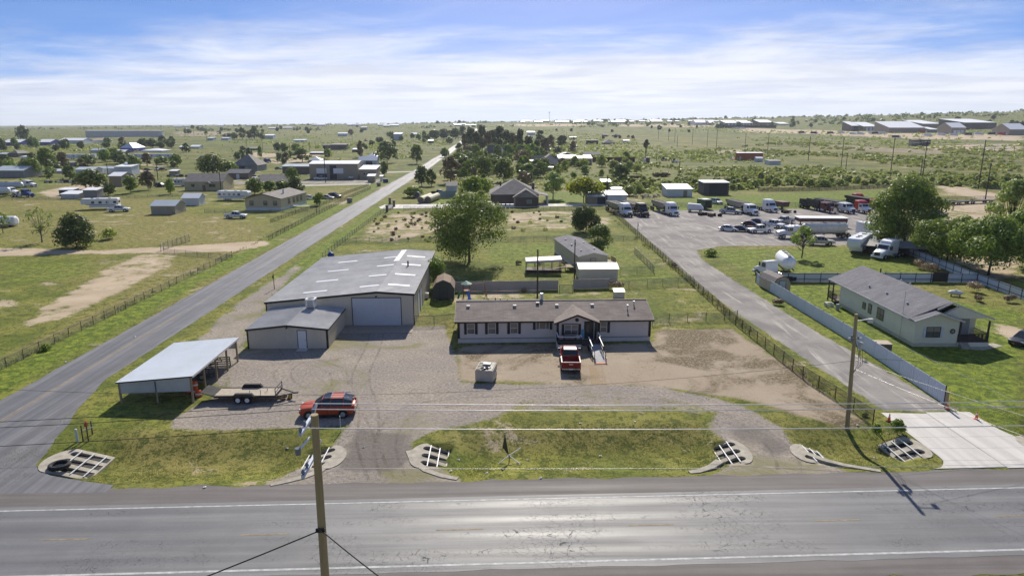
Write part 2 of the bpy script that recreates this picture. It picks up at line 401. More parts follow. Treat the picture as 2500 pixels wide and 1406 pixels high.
gm = bpy.data.materials.new('ground_cover'); gm.use_nodes = True; MATS['ground_cover'] = gm
s = Sh(gm.node_tree); nt = gm.node_tree; pb = nt.nodes['Principled BSDF']
pos = s.n('ShaderNodeNewGeometry').outputs['Position']
aA = s.n('ShaderNodeAttribute', attribute_name='zA'); aB = s.n('ShaderNodeAttribute', attribute_name='zB')
sA = s.n('ShaderNodeSeparateColor'); s.put(sA.inputs[0], aA.outputs['Color']); sB = s.n('ShaderNodeSeparateColor'); s.put(sB.inputs[0], aB.outputs['Color'])
mg, md, ml, mb = sA.outputs[0], sA.outputs[1], sA.outputs[2], aA.outputs['Alpha']
mp_, mdry = sB.outputs[0], sB.outputs[1]
nL = s.noise(pos, .022, 4, .55); nM = s.noise(pos, .16, 5, .6, .4); nS = s.noise(pos, .95, 6, .72, .3); nF = s.noise(pos, 3.6, 4, .7); nX = s.noise(pos, 14, 2, .7)
nP = s.noise(s.vmath('ADD', pos, (31, 17, 5)), .11, 6, .68, .6)
nD = s.math('ADD', s.math('MULTIPLY', s.noise(pos, .42, 6, .68, .5), .75), s.math('MULTIPLY', nF, .25))
nE = s.math('ADD', s.math('MULTIPLY', nP, .55), s.math('MULTIPLY', nD, .45))
def fac(mask, amp=.8, lo=.42, hi=.60, nz=None):
    return s.step(s.math('ADD', mask, s.math('MULTIPLY', s.math('SUBTRACT', nz if nz is not None else nS, .5), amp)), lo, hi)
tuft = s.math('ADD', s.math('MULTIPLY', nS, .55), s.math('MULTIPLY', nF, .45))
grass = s.mix(s.step(nM, .36, .64), (.112, .142, .020), (.232, .228, .046))
grass = s.mix(s.step(s.math('ADD', nL, s.math('MULTIPLY', mdry, .22)), .44, .68), grass, (.262, .222, .072))
grass = s.mix(s.math('MULTIPLY', s.step(tuft, .53, .43), .9), grass, (.062, .080, .016))
lush = s.mix(s.step(nS, .35, .66), (.120, .172, .016), (.232, .270, .034))
lush = s.mix(s.step(tuft, .57, .42), lush, (.072, .108, .016))
grass = s.mix(fac(ml, .9, .30, .75, nM), grass, lush)
dirtc = s.mix(s.step(nM, .3, .7), (.40, .315, .215), (.50, .405, .29))
dirtc = s.mix(s.math('MULTIPLY', s.step(nS, .62, .75), .6), dirtc, (.27, .225, .13))
bare = s.math('MULTIPLY', s.step(s.math('ADD', nP, s.math('MULTIPLY', s.math('SUBTRACT', nF, .5), .22)),   .59, .68), s.math('SUBTRACT', 1.0, s.math('MULTIPLY', ml, .85)))
c0 = s.mix(s.math('MULTIPLY', bare, .9), grass, dirtc)
yfar = s.step(s.sep(pos)[1], 190.0, 380.0)
nQ = s.noise(s.vmath('ADD', pos, (5, 9, 2)), .045, 7, .72, .5)
scr = s.math('MULTIPLY', s.math('MULTIPLY', s.step(nQ, .43, .56), yfar), .85)
c0 = s.mix(scr, c0, s.mix(nF, (.058, .078, .020), (.112, .128, .036)))
c0 = s.mix(fac(md, 3.0, .36, .66, nE), c0, dirtc)
gp = s.mix(s.step(s.math('ADD', s.math('MULTIPLY', nF, .6), s.math('MULTIPLY', nX, .4)), .33, .66), (.145, .125, .110), (.36, .318, .28))
gp = s.mix(s.step(nM, .35, .7), gp, s.mix(s.step(nF, .3, .7), (.22, .188, .155), (.43, .372, .305)))
wd_ = s.math('MULTIPLY', s.step(s.math('ADD', nP, s.math('MULTIPLY', s.math('SUBTRACT', nF, .5), .35)), .53, .68), .8)
gp = s.mix(wd_, gp, (.20, .19, .08))
c0 = s.mix(fac(mg, 1.5, .34, .58, nE), c0, gp)
br = s.mix(nF, (.245, .190, .132), (.43, .355, .268)); br = s.mix(s.step(nM, .42, .68), br, (.375, .31, .235))
br = s.mix(s.math('MULTIPLY', s.step(nP, .46, .60), s.step(nF, .36, .52)), br, (.135, .105, .06))
c0 = s.mix(fac(mb, 1.5, .34, .64, nE), c0, br)
mud_shade = s.mix(nF, (.10, .088, .078), (.20, .178, .158))
c0 = s.mix(s.math('MULTIPLY', fac(sB.outputs[2], 1.6, .36, .70, nE), .85), c0, mud_shade)
mpx = s.n('ShaderNodeMapping'); mpx.inputs['Scale'].default_value = (.9, .07, 1); s.put(mpx.inputs[0], pos)
nT = s.noise(mpx.outputs[0], 1.0, 5, .65, .8)
pl = s.mix(s.step(nM, .35, .68), (.215, .20, .19), (.33, .305, .28)); pl = s.mix(s.step(nT, .52, .72), pl, (.50, .46, .405)); pl = s.scale(pl, s.val2col(s.rng(nX, .2, .8, .86, 1.12)))
c0 = s.mix(fac(mp_, .8, .40, .60, nD), c0, pl)
s.put(pb.inputs['Base Color'], c0); pb.inputs['Roughness'].default_value = .92; pb.inputs['Specular IOR Level'].default_value = .12
bh = s.math('ADD', s.math('MULTIPLY', nF, .55), s.math('MULTIPLY', nX, .3)); bh = s.math('ADD', bh, s.math('MULTIPLY', nS, .5))
bp = s.n('ShaderNodeBump'); bp.inputs['Strength'].default_value = .55; bp.inputs['Distance'].default_value = .18
s.put(bp.inputs['Height'], bh); s.put(pb.inputs['Normal'], bp.outputs[0])

zone = np.zeros(len(XX), int); NAMES = ['ground', 'gravel_yard', 'dirt_yard', 'truck_lot', 'dirt_track']
for i, (k, th) in enumerate((('gravel', .8), ('brown', .6), ('pale', .7), ('dirt', .7))):
    q = MASK[k] > th
    if k in ('dirt', 'brown'): q &= (YY < 330)
    if k == 'pale': q &= (YY < 300)
    zone[q] = i + 1
ii = (np.arange(len(rows) - 1)[:, None] * NC + np.arange(NC - 1)[None, :]).ravel()
quads = np.stack([ii, ii + 1, ii + NC + 1, ii + NC], 1)
zq = zone[quads].max(1)
allV = np.stack([XX, YY, ZZ], 1)
for k, nm in enumerate(NAMES):
    q = quads[zq == k]; idx, inv = np.unique(q, return_inverse=True); q = inv.reshape(q.shape)
    V = allV[idx]; a = np.stack([MASK['gravel'], MASK['dirt'], MASK['lush'], MASK['brown']], 1)[idx]
    b = np.stack([MASK['pale'], MASK['dry'], MASK['mud_shade'], np.ones_like(XX)], 1)[idx]
    if k == 0:
        n0 = len(V); V = np.vstack([V, [(-9800, -9000, -2.0), (9800, -9000, -2.0), (9800, 9800, -2.0), (-9800, 9800, -2.0)]])
        a = np.vstack([a, np.zeros((4, 4))]); b = np.vstack([b, [[0, .3, 0, 1]] * 4]); q = np.vstack([q, [[n0, n0 + 1, n0 + 2, n0 + 3]]])
    me = np_mesh(nm, V, q, gm, smooth=True)
    for an, ar in (('zA', a), ('zB', b)):
        at = me.attributes.new(an, 'FLOAT_COLOR', 'POINT'); at.data.foreach_set('color', ar.astype(np.float32).ravel())
    tag(link(nm, me), kind='structure')

# ------------------------------------------------------------------ roads
def asphalt(name, base, light, across, wheel, crack, rough):
    m = bpy.data.materials.new(name); m.use_nodes = True; MATS[name] = m
    s = Sh(m.node_tree); b = m.node_tree.nodes['Principled BSDF']
    pos = s.n('ShaderNodeNewGeometry').outputs['Position']; x, y, z = s.sep(pos)
    if across == 'y': t = s.math('SUBTRACT', y, s.math('MULTIPLY', x, .022)); sc = (.05, 1.4, 1)
    else: t = x; sc = (1.4, .05, 1)
    mp = s.n('ShaderNodeMapping'); mp.inputs['Scale'].default_value = sc; s.put(mp.inputs[0], pos)
    band = s.noise(mp.outputs[0], 1.0, 5, .6, .3); n1 = s.noise(pos, .35, 4, .6); n2 = s.noise(pos, 22, 3, .75)
    wp = None
    for c in wheel:
        g = s.math('SUBTRACT', 1.0, s.step(s.math('ABSOLUTE', s.math('SUBTRACT', t, c)), .10, .75)); wp = g if wp is None else s.math('MAXIMUM', wp, g)
    c0 = s.mix(s.step(s.math('ADD', s.math('MULTIPLY', band, .7), s.math('MULTIPLY', n1, .3)), .36, .66), base, light)
    c0 = s.mix(s.math('MULTIPLY', wp, .35), c0, tuple(v * .78 for v in base))
    c0 = s.scale(c0, s.val2col(s.rng(n2, .2, .8, .78, 1.22)))
    rr = s.math('ADD', s.math('MULTIPLY', wp, -.10), s.rng(band, .3, .7, rough + .05, rough - .05))
    if crack:
        wob = s.vmath('ADD', pos, s.comb(s.math('MULTIPLY', s.noise(pos, .9, 3), 1.5), s.math('MULTIPLY', s.noise(s.vmath('ADD', pos, (7, 3, 0)), .9, 3), 1.5), 0.0))
        vo = s.n('ShaderNodeTexVoronoi', feature='DISTANCE_TO_EDGE'); s.put(vo.inputs['Vector'], wob); vo.inputs['Scale'].default_value = 2.4
        ck = s.math('SUBTRACT', 1.0, s.step(vo.outputs['Distance'], .006, .028))
        where = s.step(s.math('ADD', s.noise(s.vmath('ADD', pos, (0, 50, 0)), .16, 3, .6), s.math('MULTIPLY', wp, .10)), .50, .66)
        ck = s.math('MULTIPLY', ck, where)
        c0 = s.mix(s.math('MULTIPLY', ck, .45), c0, (.018, .018, .02)); rr = s.math('ADD', rr, s.math('MULTIPLY', ck, .4))
    s.put(b.inputs['Base Color'], c0); s.put(b.inputs['Roughness'], rr); b.inputs['Specular IOR Level'].default_value = .29
    bp = s.n('ShaderNodeBump'); bp.inputs['Strength'].default_value = .16; bp.inputs['Distance'].default_value = .012
    s.put(bp.inputs['Height'], n2); s.put(b.inputs['Normal'], bp.outputs[0])
    return m
m_hwy = asphalt('highway_asphalt', (.135, .135, .136), (.20, .199, .198), 'y', (36.2, 38.0, 39.7, 41.5), True, .62)
m_shl = asphalt('shoulder_asphalt', (.12, .108, .10), (.17, .155, .145), 'y', (43.4,), False, .8)
m_sroad = asphalt('chip_seal', (.11, .109, .115), (.19, .188, .195), 'x', (-44.9, -43.8, -41.6, -40.6), False, .66)
def strip(name, xs, ylo, yhi, z, m, parent=None, kind='structure'):
    V = []; Q = []
    for i, x in enumerate(xs):
        V += [(x, ylo(x), z), (x, yhi(x), z)]
        if i: Q.append((2*i-2, 2*i, 2*i+1, 2*i-1))
    o = link(name, np_mesh(name, V, Q, m), parent)
    if kind and not parent: tag(o, kind=kind)
    return o
def jag(x, s, a): return a * (mnoise.noise(Vector((x * s, 3.1, 7.7))) + .5 * mnoise.noise(Vector((x * s * 3.3, 9.1, 1.7))))
xs = np.concatenate([np.arange(-700, -60, 20), np.arange(-60, 80, .5), np.arange(80, 720, 20)])
hw = strip('highway', xs, lambda x: 34.55 + hwy(x) + jag(x, .3, .12), lambda x: 42.55 + hwy(x), .020, m_hwy)
strip('highway_shoulder', xs, lambda x: 32.9 + hwy(x) + jag(x, .25, .5), lambda x: 44.75 + hwy(x) + jag(x, .35, .32), .012, m_shl)
# side road with its flared mouth
def srl(y): return -46.3 - 9 * max(0, (52 - y) / 9) ** 2.0 + jag(y, .3, .15)
def srr(y): return float(np.interp(y, [44.6, 45.2, 46.2, 47.6, 49.5, 52.0, 55.0, 59.0, 66.0, 75.0], [-27.5, -30.0, -33.2, -34.9, -35.4, -36.2, -36.9, -38.2, -39.6, -39.5])) + jag(y + 40, .3, .18)
ys = np.concatenate([np.arange(43.6, 130, .5), np.arange(130, 460, 4), np.arange(460, 1500, 12)])
V = []; Q = []
for i, y in enumerate(ys):
    for x in np.linspace(srl(y), srr(y), 4): V.append((x, y, (tz(x, y) if y > 200 else 0) + (.016 if y < 200 else .03 + y * 1e-4)))
    if i:
        for k in range(3): Q.append((4*i-4+k, 4*i-3+k, 4*i+1+k, 4*i+k))
side = tag(link('side_road', np_mesh('side_road', V, Q, m_sroad)), kind='structure')
m_white = pm('road_paint_white', (.42, .42, .41), .75, var=.4, sc=2.5)
m_yel = pm('road_paint_yellow', (.26, .20, .12), .8, var=.4, sc=2.2)
m_yel2 = pm('road_paint_worn', (.27, .21, .12), .8, var=.4, sc=1.5)
strip('edge_line', xs, lambda x: 42.02 + hwy(x), lambda x: 42.15 + hwy(x), .026, m_white, hw)
strip('edge_line', xs, lambda x: 35.00 + hwy(x), lambda x: 35.18 + hwy(x), .026, m_white, hw)
for k in range(-8, 10):
    x0 = -16.2 + k * 12.2
    strip('centre_dash', np.linspace(x0, x0 + 3.0, 4), lambda x: 38.58 + hwy(x), lambda x: 38.70 + hwy(x), .026, m_yel, hw)
V = []; Q = []
for dx in (-.13, .13):
    n0 = len(V)
    for i, y in enumerate(np.arange(50, 92, 2.0)):
        V += [(-43.1 + dx - .05, y, .022), (-43.1 + dx + .05, y, .022)]
        if i: Q.append((n0+2*i-2, n0+2*i-1, n0+2*i+1, n0+2*i))
link('centre_line', np_mesh('centre_line', V, Q, m_yel2), side)
for y in range(96, 300, 12): MB().box(-43.16, -43.04, y, y + 3.4, .018, .024).build('centre_dash', m_yel2, side)
# concrete driveway slabs
m_conc = pm('concrete', (.53, .505, .465), .85, var=.2, sc=1.1, bump=.15, bsc=30, streak='y')
m_conc2 = pm('concrete_old', (.37, .335, .27), .92, var=.3, sc=1.6, bump=.25, bsc=18)
cdw = tag(bpy.data.objects.new('concrete_driveway', None), kind='structure'); col.objects.link(cdw)
def slab(pts, z0, z1, name, m, parent):
    bm = bmesh.new(); vs = [bm.verts.new((p[0], p[1], z1)) for p in pts]; f = bm.faces.new(vs)
    if f.normal.z < 0: f.normal_flip()
    r = bmesh.ops.extrude_face_region(bm, geom=[f]); 
    for e in r['geom']:
        if isinstance(e, bmesh.types.BMVert): e.co.z = z0
    bmesh.ops.recalc_face_normals(bm, faces=bm.faces); me = bpy.data.meshes.new(name); bm.to_mesh(me); bm.free(); me.materials.append(m)
    return link(name, me, parent)
cl = [G(u, v) for u, v in [(2150,1012),(2192,1036),(2222,1062),(2262,1100),(2283,1122)]]; cl[-1] = Vector((33.7, 47.0, 0))
def lx(y): return 34.0 if y > 47.2 else 34.0 - 2.2 * ((47.2 - y) / 2.3) ** 1.6
def rx(y): return 42.0 if y > 53 else 42.0 + 4.5 * ((53 - y) / 8.0) ** 1.7
cuts = [45.35, 46.9, 48.9, 50.9, 52.9, 54.6, 56.1]
for i in range(6):
    a, b = cuts[i] + .012, cuts[i + 1] - .012
    for sgn in (0, 1):
        Lp = [(lx(y) if sgn == 0 else 38.02, y) for y in np.linspace(a, b, 4)]
        Rp = [(37.98 if sgn == 0 else rx(y), y) for y in np.linspace(b, a, 4)]
        if i == 5: Rp[0] = (Rp[0][0], 55.5 + sgn * .3); Lp[-1] = (Lp[-1][0], 55.8)
        if i == 0: Lp[0] = (Lp[0][0], 44.95 + hwy(34)); Rp[-1] = (Rp[-1][0], 44.95 + hwy(40))
        slab(Lp + Rp, -.3, .05, 'concrete_slab', m_conc, cdw)
MB().box(-20, -10.6, 80.6, 83.9, -.1, .06).build('shop_apron', pm('apron_brown', (.30, .255, .21), .9, var=.12), None)
tag(bpy.data.objects['shop_apron'], kind='structure')
# ------------------------------------------------------------------ plants
L_elm = leafmat('leaf_elm', (0.086, 0.140, 0.025), (0.229, 0.277, 0.051), .30)
L_dark = leafmat('leaf_dark', (0.060, 0.103, 0.025), (0.152, 0.196, 0.042), .20)
L_mid = leafmat('leaf_mid', (0.114, 0.199, 0.025), (0.283, 0.363, 0.051), .34)
L_yel = leafmat('leaf_yellow', (.12, .16, .012), (.30, .33, .025), .50, (.55, .58, .03))
L_lime = leafmat('leaf_lime', (0.092, 0.166, 0.011), (0.231, 0.304, 0.020), .40, (.35, .45, .04))
L_mesq = leafmat('leaf_mesquite', (0.207, 0.270, 0.050), (0.475, 0.510, 0.112), .45, (.28, .32, .09))
L_pale = leafmat('leaf_pale', (0.202, 0.277, 0.072), (0.458, 0.506, 0.150), .34)
L_pine = leafmat('leaf_cypress', (0.053, 0.078, 0.023), (0.132, 0.144, 0.038), .15)
L_brown = leafmat('leaf_brown', (0.167, 0.122, 0.054), (0.290, 0.221, 0.092), .15, (.16, .12, .06))
L_tumble = leafmat('tumbleweed', (.22, .155, .085), (.36, .265, .16), .2, (.4, .3, .18))
L_far = leafmat('leaf_far', (0.075, 0.115, 0.038), (0.159, 0.196, 0.062), .2)
M_bark = pm('bark', (.085, .065, .048), .95, var=.3, sc=6, bump=.4)
M_barkg = pm('bark_grey', (.16, .145, .125), .95, var=.3, sc=6)

def quads_at(P, D, size, rng, asp=.75, up=0.0):
    n = len(P)
    N = D * 1.0 + rng.normal(0, .38, (n, 3)); N /= np.linalg.norm(N, axis=1)[:, None] + 1e-9
    T = np.cross(N, rng.normal(0, 1, (n, 3))); T /= np.linalg.norm(T, axis=1)[:, None] + 1e-9
    if up: T[:, 2] += up; T /= np.linalg.norm(T, axis=1)[:, None]
    B = np.cross(N, T)
    sz = (size * rng.uniform(.55, 1.3, n))[:, None] * .5
    V = np.stack([P - T*sz - B*sz*asp, P + T*sz - B*sz*asp*.6, P + T*sz*1.1 + B*sz*asp, P - T*sz*.8 + B*sz*asp*.8], 1).reshape(-1, 3)
    return V, np.arange(4 * n).reshape(n, 4)
def clump_leaves(cl, n, size, rng, flat=.8, shell=.5, up=0.0):
    cl = np.asarray(cl, float); p = cl[:, 3] ** 2; p /= p.sum()
    k = rng.choice(len(cl), n, p=p); D = rng.normal(0, 1, (n, 3)); D /= np.linalg.norm(D, axis=1)[:, None]
    D[:, 2] = np.where((D[:, 2] < -.3) & (rng.random(n) < .6), -D[:, 2], D[:, 2])
    rad = cl[k, 3] * (shell + (1 - shell) * rng.random(n) ** .6)
    P = cl[k, :3] + D * rad[:, None] * np.array([1, 1, flat])
    return quads_at(P, D, size, rng, up=up)
def crown_clumps(shape, h, w, base, rng, K):
    out = []; z0 = base * h; hc = h - z0
    while len(out) < K:
        t = rng.random(); a = rng.uniform(0, 6.283)
        if shape == 'cone': pr = (1 - t) ** .8 * .95 + .06; cr = .20
        elif shape == 'column': pr = math.sin(math.pi * (.12 + .84 * t)) ** .6; cr = .42
        elif shape == 'umbrella': pr = math.sin(math.pi * min(1, .30 + .66 * t)) ** .7; cr = .19
        elif shape == 'shrub': pr = math.sin(math.pi * (.30 + .68 * t)) ** .7; cr = .24
        elif shape == 'sparse': pr = math.sin(math.pi * (.15 + .80 * t)) ** .7; cr = .11
        else: pr = math.sin(math.pi * (.16 + .80 * t)) ** .65; cr = rng.choice([.12, .17, .22])
        q = rng.uniform(.25, 1.0) ** .6
        r = w * cr * rng.uniform(.6, 1.2)
        rr = max(0, pr * w / 2 - r * .8) * q
        out.append((math.cos(a) * rr, math.sin(a) * rr, z0 + r * .5 + t * max(.1, hc - r * 1.2), r))
    return np.array(out)
def tree_meshes(h, w, shape, base, leafm, bark, seed, leaf, nleaf, K=None):
    rng = np.random.default_rng(seed); K = K or {'sparse': 46, 'cone': 26, 'column': 16}.get(shape, 30)
    cl = crown_clumps(shape, h, w, base, rng, K)
    V, Q = clump_leaves(cl, nleaf, leaf, rng, .85, .35, .25 if shape == 'column' else 0)
    crown = np_mesh('crown', V, Q, leafm)
    mb = MB(); tr = max(.05, h * .021)
    if shape == 'shrub': tr *= .5
    th = base * h + (h - base * h) * (.75 if shape in ('cone', 'column') else .35)
    lean = rng.normal(0, .03 * h, 2)
    top = Vector((lean[0], lean[1], th)); mid = Vector((lean[0] * .3, lean[1] * .3, th * .5))
    mb.tube([(0, 0, -.15), mid, top], tr, 7, 0, tr * .5)
    order = np.argsort(rng.random(len(cl)))[: {'sparse': 30, 'shrub': 8}.get(shape, 11)]
    for i in order:
        c = Vector(cl[i, :3]); t0 = rng.uniform(.35, .95); p = Vector((0, 0, 0)).lerp(mid, min(1, t0 * 2)) if t0 < .5 else mid.lerp(top, t0 * 2 - 1)
        if shape == 'shrub': p = Vector((0, 0, 0))
        m2 = p.lerp(c, .5) + Vector((0, 0, -.06 * h)); mb.tube([p, m2, c], tr * .42, 5, 0, tr * .10)
    return crown, mb.mesh('trunk', bark)
TREE_CACHE = {}
def plant(name, label, cat, loc, h, w, shape='round', base=.15, leafm=L_elm, bark=M_bark, seed=1, group=None, dens=1.0, rz=None):
    d = math.hypot(loc[0], loc[1])
    leaf = min(2.6, max(.14, d / 683 * 1.6)); area = math.pi * w * h * .9
    n = int(min(17000, max(140, dens * 2.3 * area / leaf ** 2)))
    if d > 240:
        key = (shape, leafm.name, seed % 4, round(leaf / h * 6))
        if key not in TREE_CACHE: TREE_CACHE[key] = tree_meshes(10, 10 * min(1.3, max(.4, w / h)), shape, base, leafm, bark, seed % 4 * 13 + 5, leaf / h * 10, max(180, min(n, 1500))) + (10 * min(1.3, max(.4, w / h)),)
        cm, tm, cw = TREE_CACHE[key]; sc = (w / cw, w / cw, h / 10)
    else:
        cm, tm = tree_meshes(h, w, shape, base, leafm, bark, seed, leaf, n); sc = (1, 1, 1)
    t = thing(name, label, cat, loc, rz if rz is not None else (seed * 2.4) % 6.28, group); t.scale = sc
    link('trunk', tm, t); link('crown', cm, t)
    return t
def pxtree(name, label, u, vb, wpx, hpx, cat='tree', **k):
    """tree whose foot stands at pixel (u, vb)"""
    p = G(u, vb); m = mpp(p)
    return plant(name, label, cat, p, hpx * m, wpx * m, **k)

# ---- near and middle trees (pixel of the foot, crown width and height in pixels)
pxtree('elm_tree', 'large spreading dark green elm standing alone behind the grey shop', 1146, 640, 226, 172, shape='round', base=.05, leafm=L_elm, seed=3, dens=1.4)
pxtree('evergreen_tree', 'dense dark round tree in the back field right of the big elm', 1430, 566, 82, 70, shape='round', base=.02, leafm=L_dark, seed=8, dens=1.5)
pxtree('elm_tree', 'leafy tree leaning over the rear trailer home', 1462, 624, 84, 78, shape='round', base=.08, leafm=L_elm, seed=12)
pxtree('cottonwood_tree', 'tallest tree at the right, behind the old motorhome', 2205, 612, 172, 152, shape='round', base=.10, leafm=L_mid, seed=21, dens=1.9)
pxtree('mulberry_tree', 'broad leafy tree with forked trunk beside the white fence corner', 2413, 672, 190, 116, shape='round', base=.14, leafm=L_mid, seed=22, dens=1.9)
pxtree('mulberry_tree', 'leafy tree between the tallest tree and the forked one', 2310, 648, 150, 108, shape='round', base=.16, leafm=L_mid, seed=24, dens=1.9)
pxtree('mulberry_tree', 'leafy tree at the right edge of the frame behind the white fence', 2520, 650, 150, 130, shape='round', base=.12, leafm=L_mid, seed=25, dens=1.7)
pxtree('cottonwood_tree', 'thin open tree at the right edge, above the mulberries', 2462, 600, 110, 128, shape='sparse', base=.2, leafm=L_pale, seed=27, dens=1.1)
pxtree('bay_shrub', 'dark green bush between the shop wall and the barn shed', 1066, 702, 50, 72, 'bush', shape='column', base=.0, leafm=L_mid, seed=31, dens=1.4)
pxtree('juniper_bush', 'big dark many-stemmed bush beside the dirt track', 187, 604, 86, 76, 'bush', shape='shrub', base=.0, leafm=L_dark, seed=33, dens=1.5)
pxtree('bare_tree', 'nearly leafless tree left of the big dark bush', 103, 592, 62, 72, shape='sparse', base=.25, leafm=L_pale, bark=M_barkg, seed=35, dens=.10)
pxtree('bare_tree', 'small thin tree in front of the white tank', 8, 570, 30, 42, shape='sparse', base=.3, leafm=L_pale, bark=M_barkg, seed=36, dens=.12)
pxtree('mesquite_bush', 'pale green scrubby bush right of the big dark bush', 268, 584, 44, 24, 'bush', shape='shrub', base=0, leafm=L_mesq, seed=37)
pxtree('mesquite_tree', 'sparse feathery tree in front of the bulk tanker', 1957, 630, 62, 72, shape='sparse', base=.35, leafm=L_pale, seed=41, dens=.5)
pxtree('ash_tree', 'bright yellow green round tree by the pole at the truck lot', 1425, 494, 104, 60, shape='umbrella', base=.22, leafm=L_yel, seed=43, dens=1.5)
pxtree('ash_tree', 'grey green tree standing left of the yellow tree', 1350, 486, 64, 64, shape='round', base=.22, leafm=L_pale, seed=44, dens=1.3)
pxtree('mulberry_tree', 'wide bright green tree left of the brick house', 1160, 484, 98, 52, shape='umbrella', base=.22, leafm=L_lime, seed=46, dens=1.5)
pxtree('fruit_tree', 'light green tree in front of the wide green tree', 1175, 500, 46, 34, shape='round', base=.1, leafm=L_mesq, seed=47)
pxtree('fruit_tree', 'small bushy tree beside the corrugated lean fence by the brick house', 1128, 498, 26, 36, shape='round', base=.15, leafm=L_mid, seed=48)
for i, (u, v, wp, hp, lm, lab) in enumerate([
    (1030, 455, 46, 48, L_dark, 'dark ragged tree overhanging the right side of the far road'), (1053, 455, 30, 40, L_elm, 'narrow tree beside the ragged tree on the road'),
    (1010, 482, 60, 26, L_mesq, 'scrubby bushes behind the pipe rolls'), (1100, 448, 58, 62, L_brown, 'brown half bare tree behind the silver pickup'),
    (1180, 440, 70, 58, L_elm, 'tall tree behind the wide bright green tree'), (1230, 445, 56, 54, L_elm, 'tall tree behind the brick house roof'), (1240, 470, 40, 30, L_mid, 'green bush beside the brick house chimney'),
    (1280, 455, 44, 34, L_brown, 'dull brush behind the brick house'), (1515, 448, 58, 46, L_dark, 'dense dark tree in the scrub behind the yellow tree'), (1130, 420, 60, 40, L_elm, 'tree in the grove left of the red gable house'),
    (520, 430, 82, 48, L_elm, 'large bushy tree behind the tan ranch house'), (560, 428, 44, 30, L_mid, 'green tree beside the grey hip roof house'), (715, 460, 44, 50, L_elm, 'round tree left of the tan metal shop'),
    (725, 478, 40, 42, L_dark, 'dark tree behind the beige mobile home'), (622, 475, 52, 38, L_elm, 'round tree between the camper and the beige mobile home'), (660, 470, 44, 26, L_mid, 'low green tree behind the beige mobile home'),
    (690, 468, 46, 26, L_elm, 'low tree beside the flat brown roof'), (780, 502, 34, 30, L_mid, 'small round tree on the lawn of the beige mobile home'), (417, 474, 26, 34, L_mid, 'small upright tree left of the ranch house'),
    (362, 464, 38, 40, L_brown, 'greyish tree left of the ranch house yard'), (320, 472, 38, 36, L_mid, 'small green tree in the yard of the arched metal shed'), (225, 462, 74, 40, L_elm, 'sprawling tree beside the arched metal shed'),
    (265, 478, 34, 28, L_dark, 'dark bush below the arched metal shed'), (945, 398, 66, 48, L_dark, 'huge dark tree beside the far road'), (1018, 400, 40, 44, L_elm, 'round tree on the left verge of the far road'),
    (938, 430, 26, 34, L_dark, 'dark small tree at the end of the tan shop'), (80, 430, 52, 36, L_elm, 'green tree beside the blue roofed house'), (115, 418, 40, 44, L_elm, 'tall tree behind the white box trailer'),
    (155, 415, 26, 34, L_brown, 'dull tree behind the light sheds'), (215, 405, 46, 22, L_elm, 'wide tree before the row of white trailers'), (295, 400, 60, 26, L_dark, 'dark clump before the row of white trailers'),
    (330, 422, 36, 34, L_elm, 'tree at the corner of the white shed'), (360, 405, 24, 26, L_brown, 'thin brown tree behind the white shed'), (395, 402, 34, 16, L_mid, 'low green tree behind the parked cars'), (432, 406, 32, 26, L_mid, 'round tree below the blue trucks'),
    (738, 396, 46, 30, L_elm, 'tree beside the blue roofed hut'), (800, 388, 24, 22, L_mid, 'small tree behind the tan shop roof'), (880, 385, 20, 38, L_brown, 'narrow grey tree behind the white shed'), (1478, 470, 30, 26, L_mesq, 'scrub tree by the tin hut'), (1535, 478, 44, 24, L_mesq, 'scrub tree behind the goat pen'),
    (636, 388, 14, 28, L_mid, 'slim tree at the end of the grey hip roof house'), (1085, 385, 30, 22, L_mid, 'small tree by the far fenced lawn'), (1215, 395, 26, 42, L_elm, 'tree in front of the red gable house')]):
    pxtree('tree', lab, u, v, wp, hp, 'bush' if 'bush' in lab else 'tree', shape='round' if hp > .6 * wp else 'shrub', base=.10, leafm=lm, seed=60 + i, dens=1.15)
# conifer row beside the far road
for i, u in enumerate([1136, 1150, 1163, 1177, 1192, 1206, 1220, 1236, 1252, 1270, 1290, 1310, 1330]):
    v = 372 + (i * 7 % 5) * 1.6 + (i > 8) * 4
    pxtree('cypress_tree', 'dark conifer in the tall grove right of the far road', u, v, 19 + i * 5 % 9, 48 + (i * 11 % 17) - (i > 9) * 14, shape='column', base=.06, leafm=L_pine if i % 4 else L_brown, seed=140 + i, group='conifers in the grove by the far road', dens=1.6)
for i, (u, v, wp, hp) in enumerate([(1060, 342, 34, 22), (1084, 340, 36, 24), (1112, 340, 34, 26), (1130, 336, 24, 26), (1040, 345, 26, 16), (1098, 352, 26, 16), (1148, 338, 20, 16)]):
    pxtree('tree', 'dark tree in the grove left of the far road bend', u, v, wp, hp, shape='round', base=.08, leafm=L_dark, seed=160 + i, group='grove left of the far road bend', dens=1.4)
for i, (u, v, wp, hp) in enumerate([(1318, 358, 24, 38), (1345, 366, 24, 34), (1372, 366, 34, 34), (1398, 372, 26, 26), (1360, 380, 24, 22), (1290, 375, 30, 24)]):
    pxtree('pine_tree', 'ragged brownish pine at the right end of the grove', u, v, wp, hp, shape='round', base=.25, leafm=L_brown if i % 2 else L_pine, seed=170 + i, group='ragged pines at the right end of the grove', dens=1.1)
pxtree('pine_tree', 'lone thin pine in the middle of the scrubland', 1577, 378, 14, 34, shape='round', base=.45, leafm=L_pine, seed=181)
pxtree('tree', 'large dark tree standing alone on the far left plain', 57, 345, 28, 30, leafm=L_dark, seed=182, base=.15)
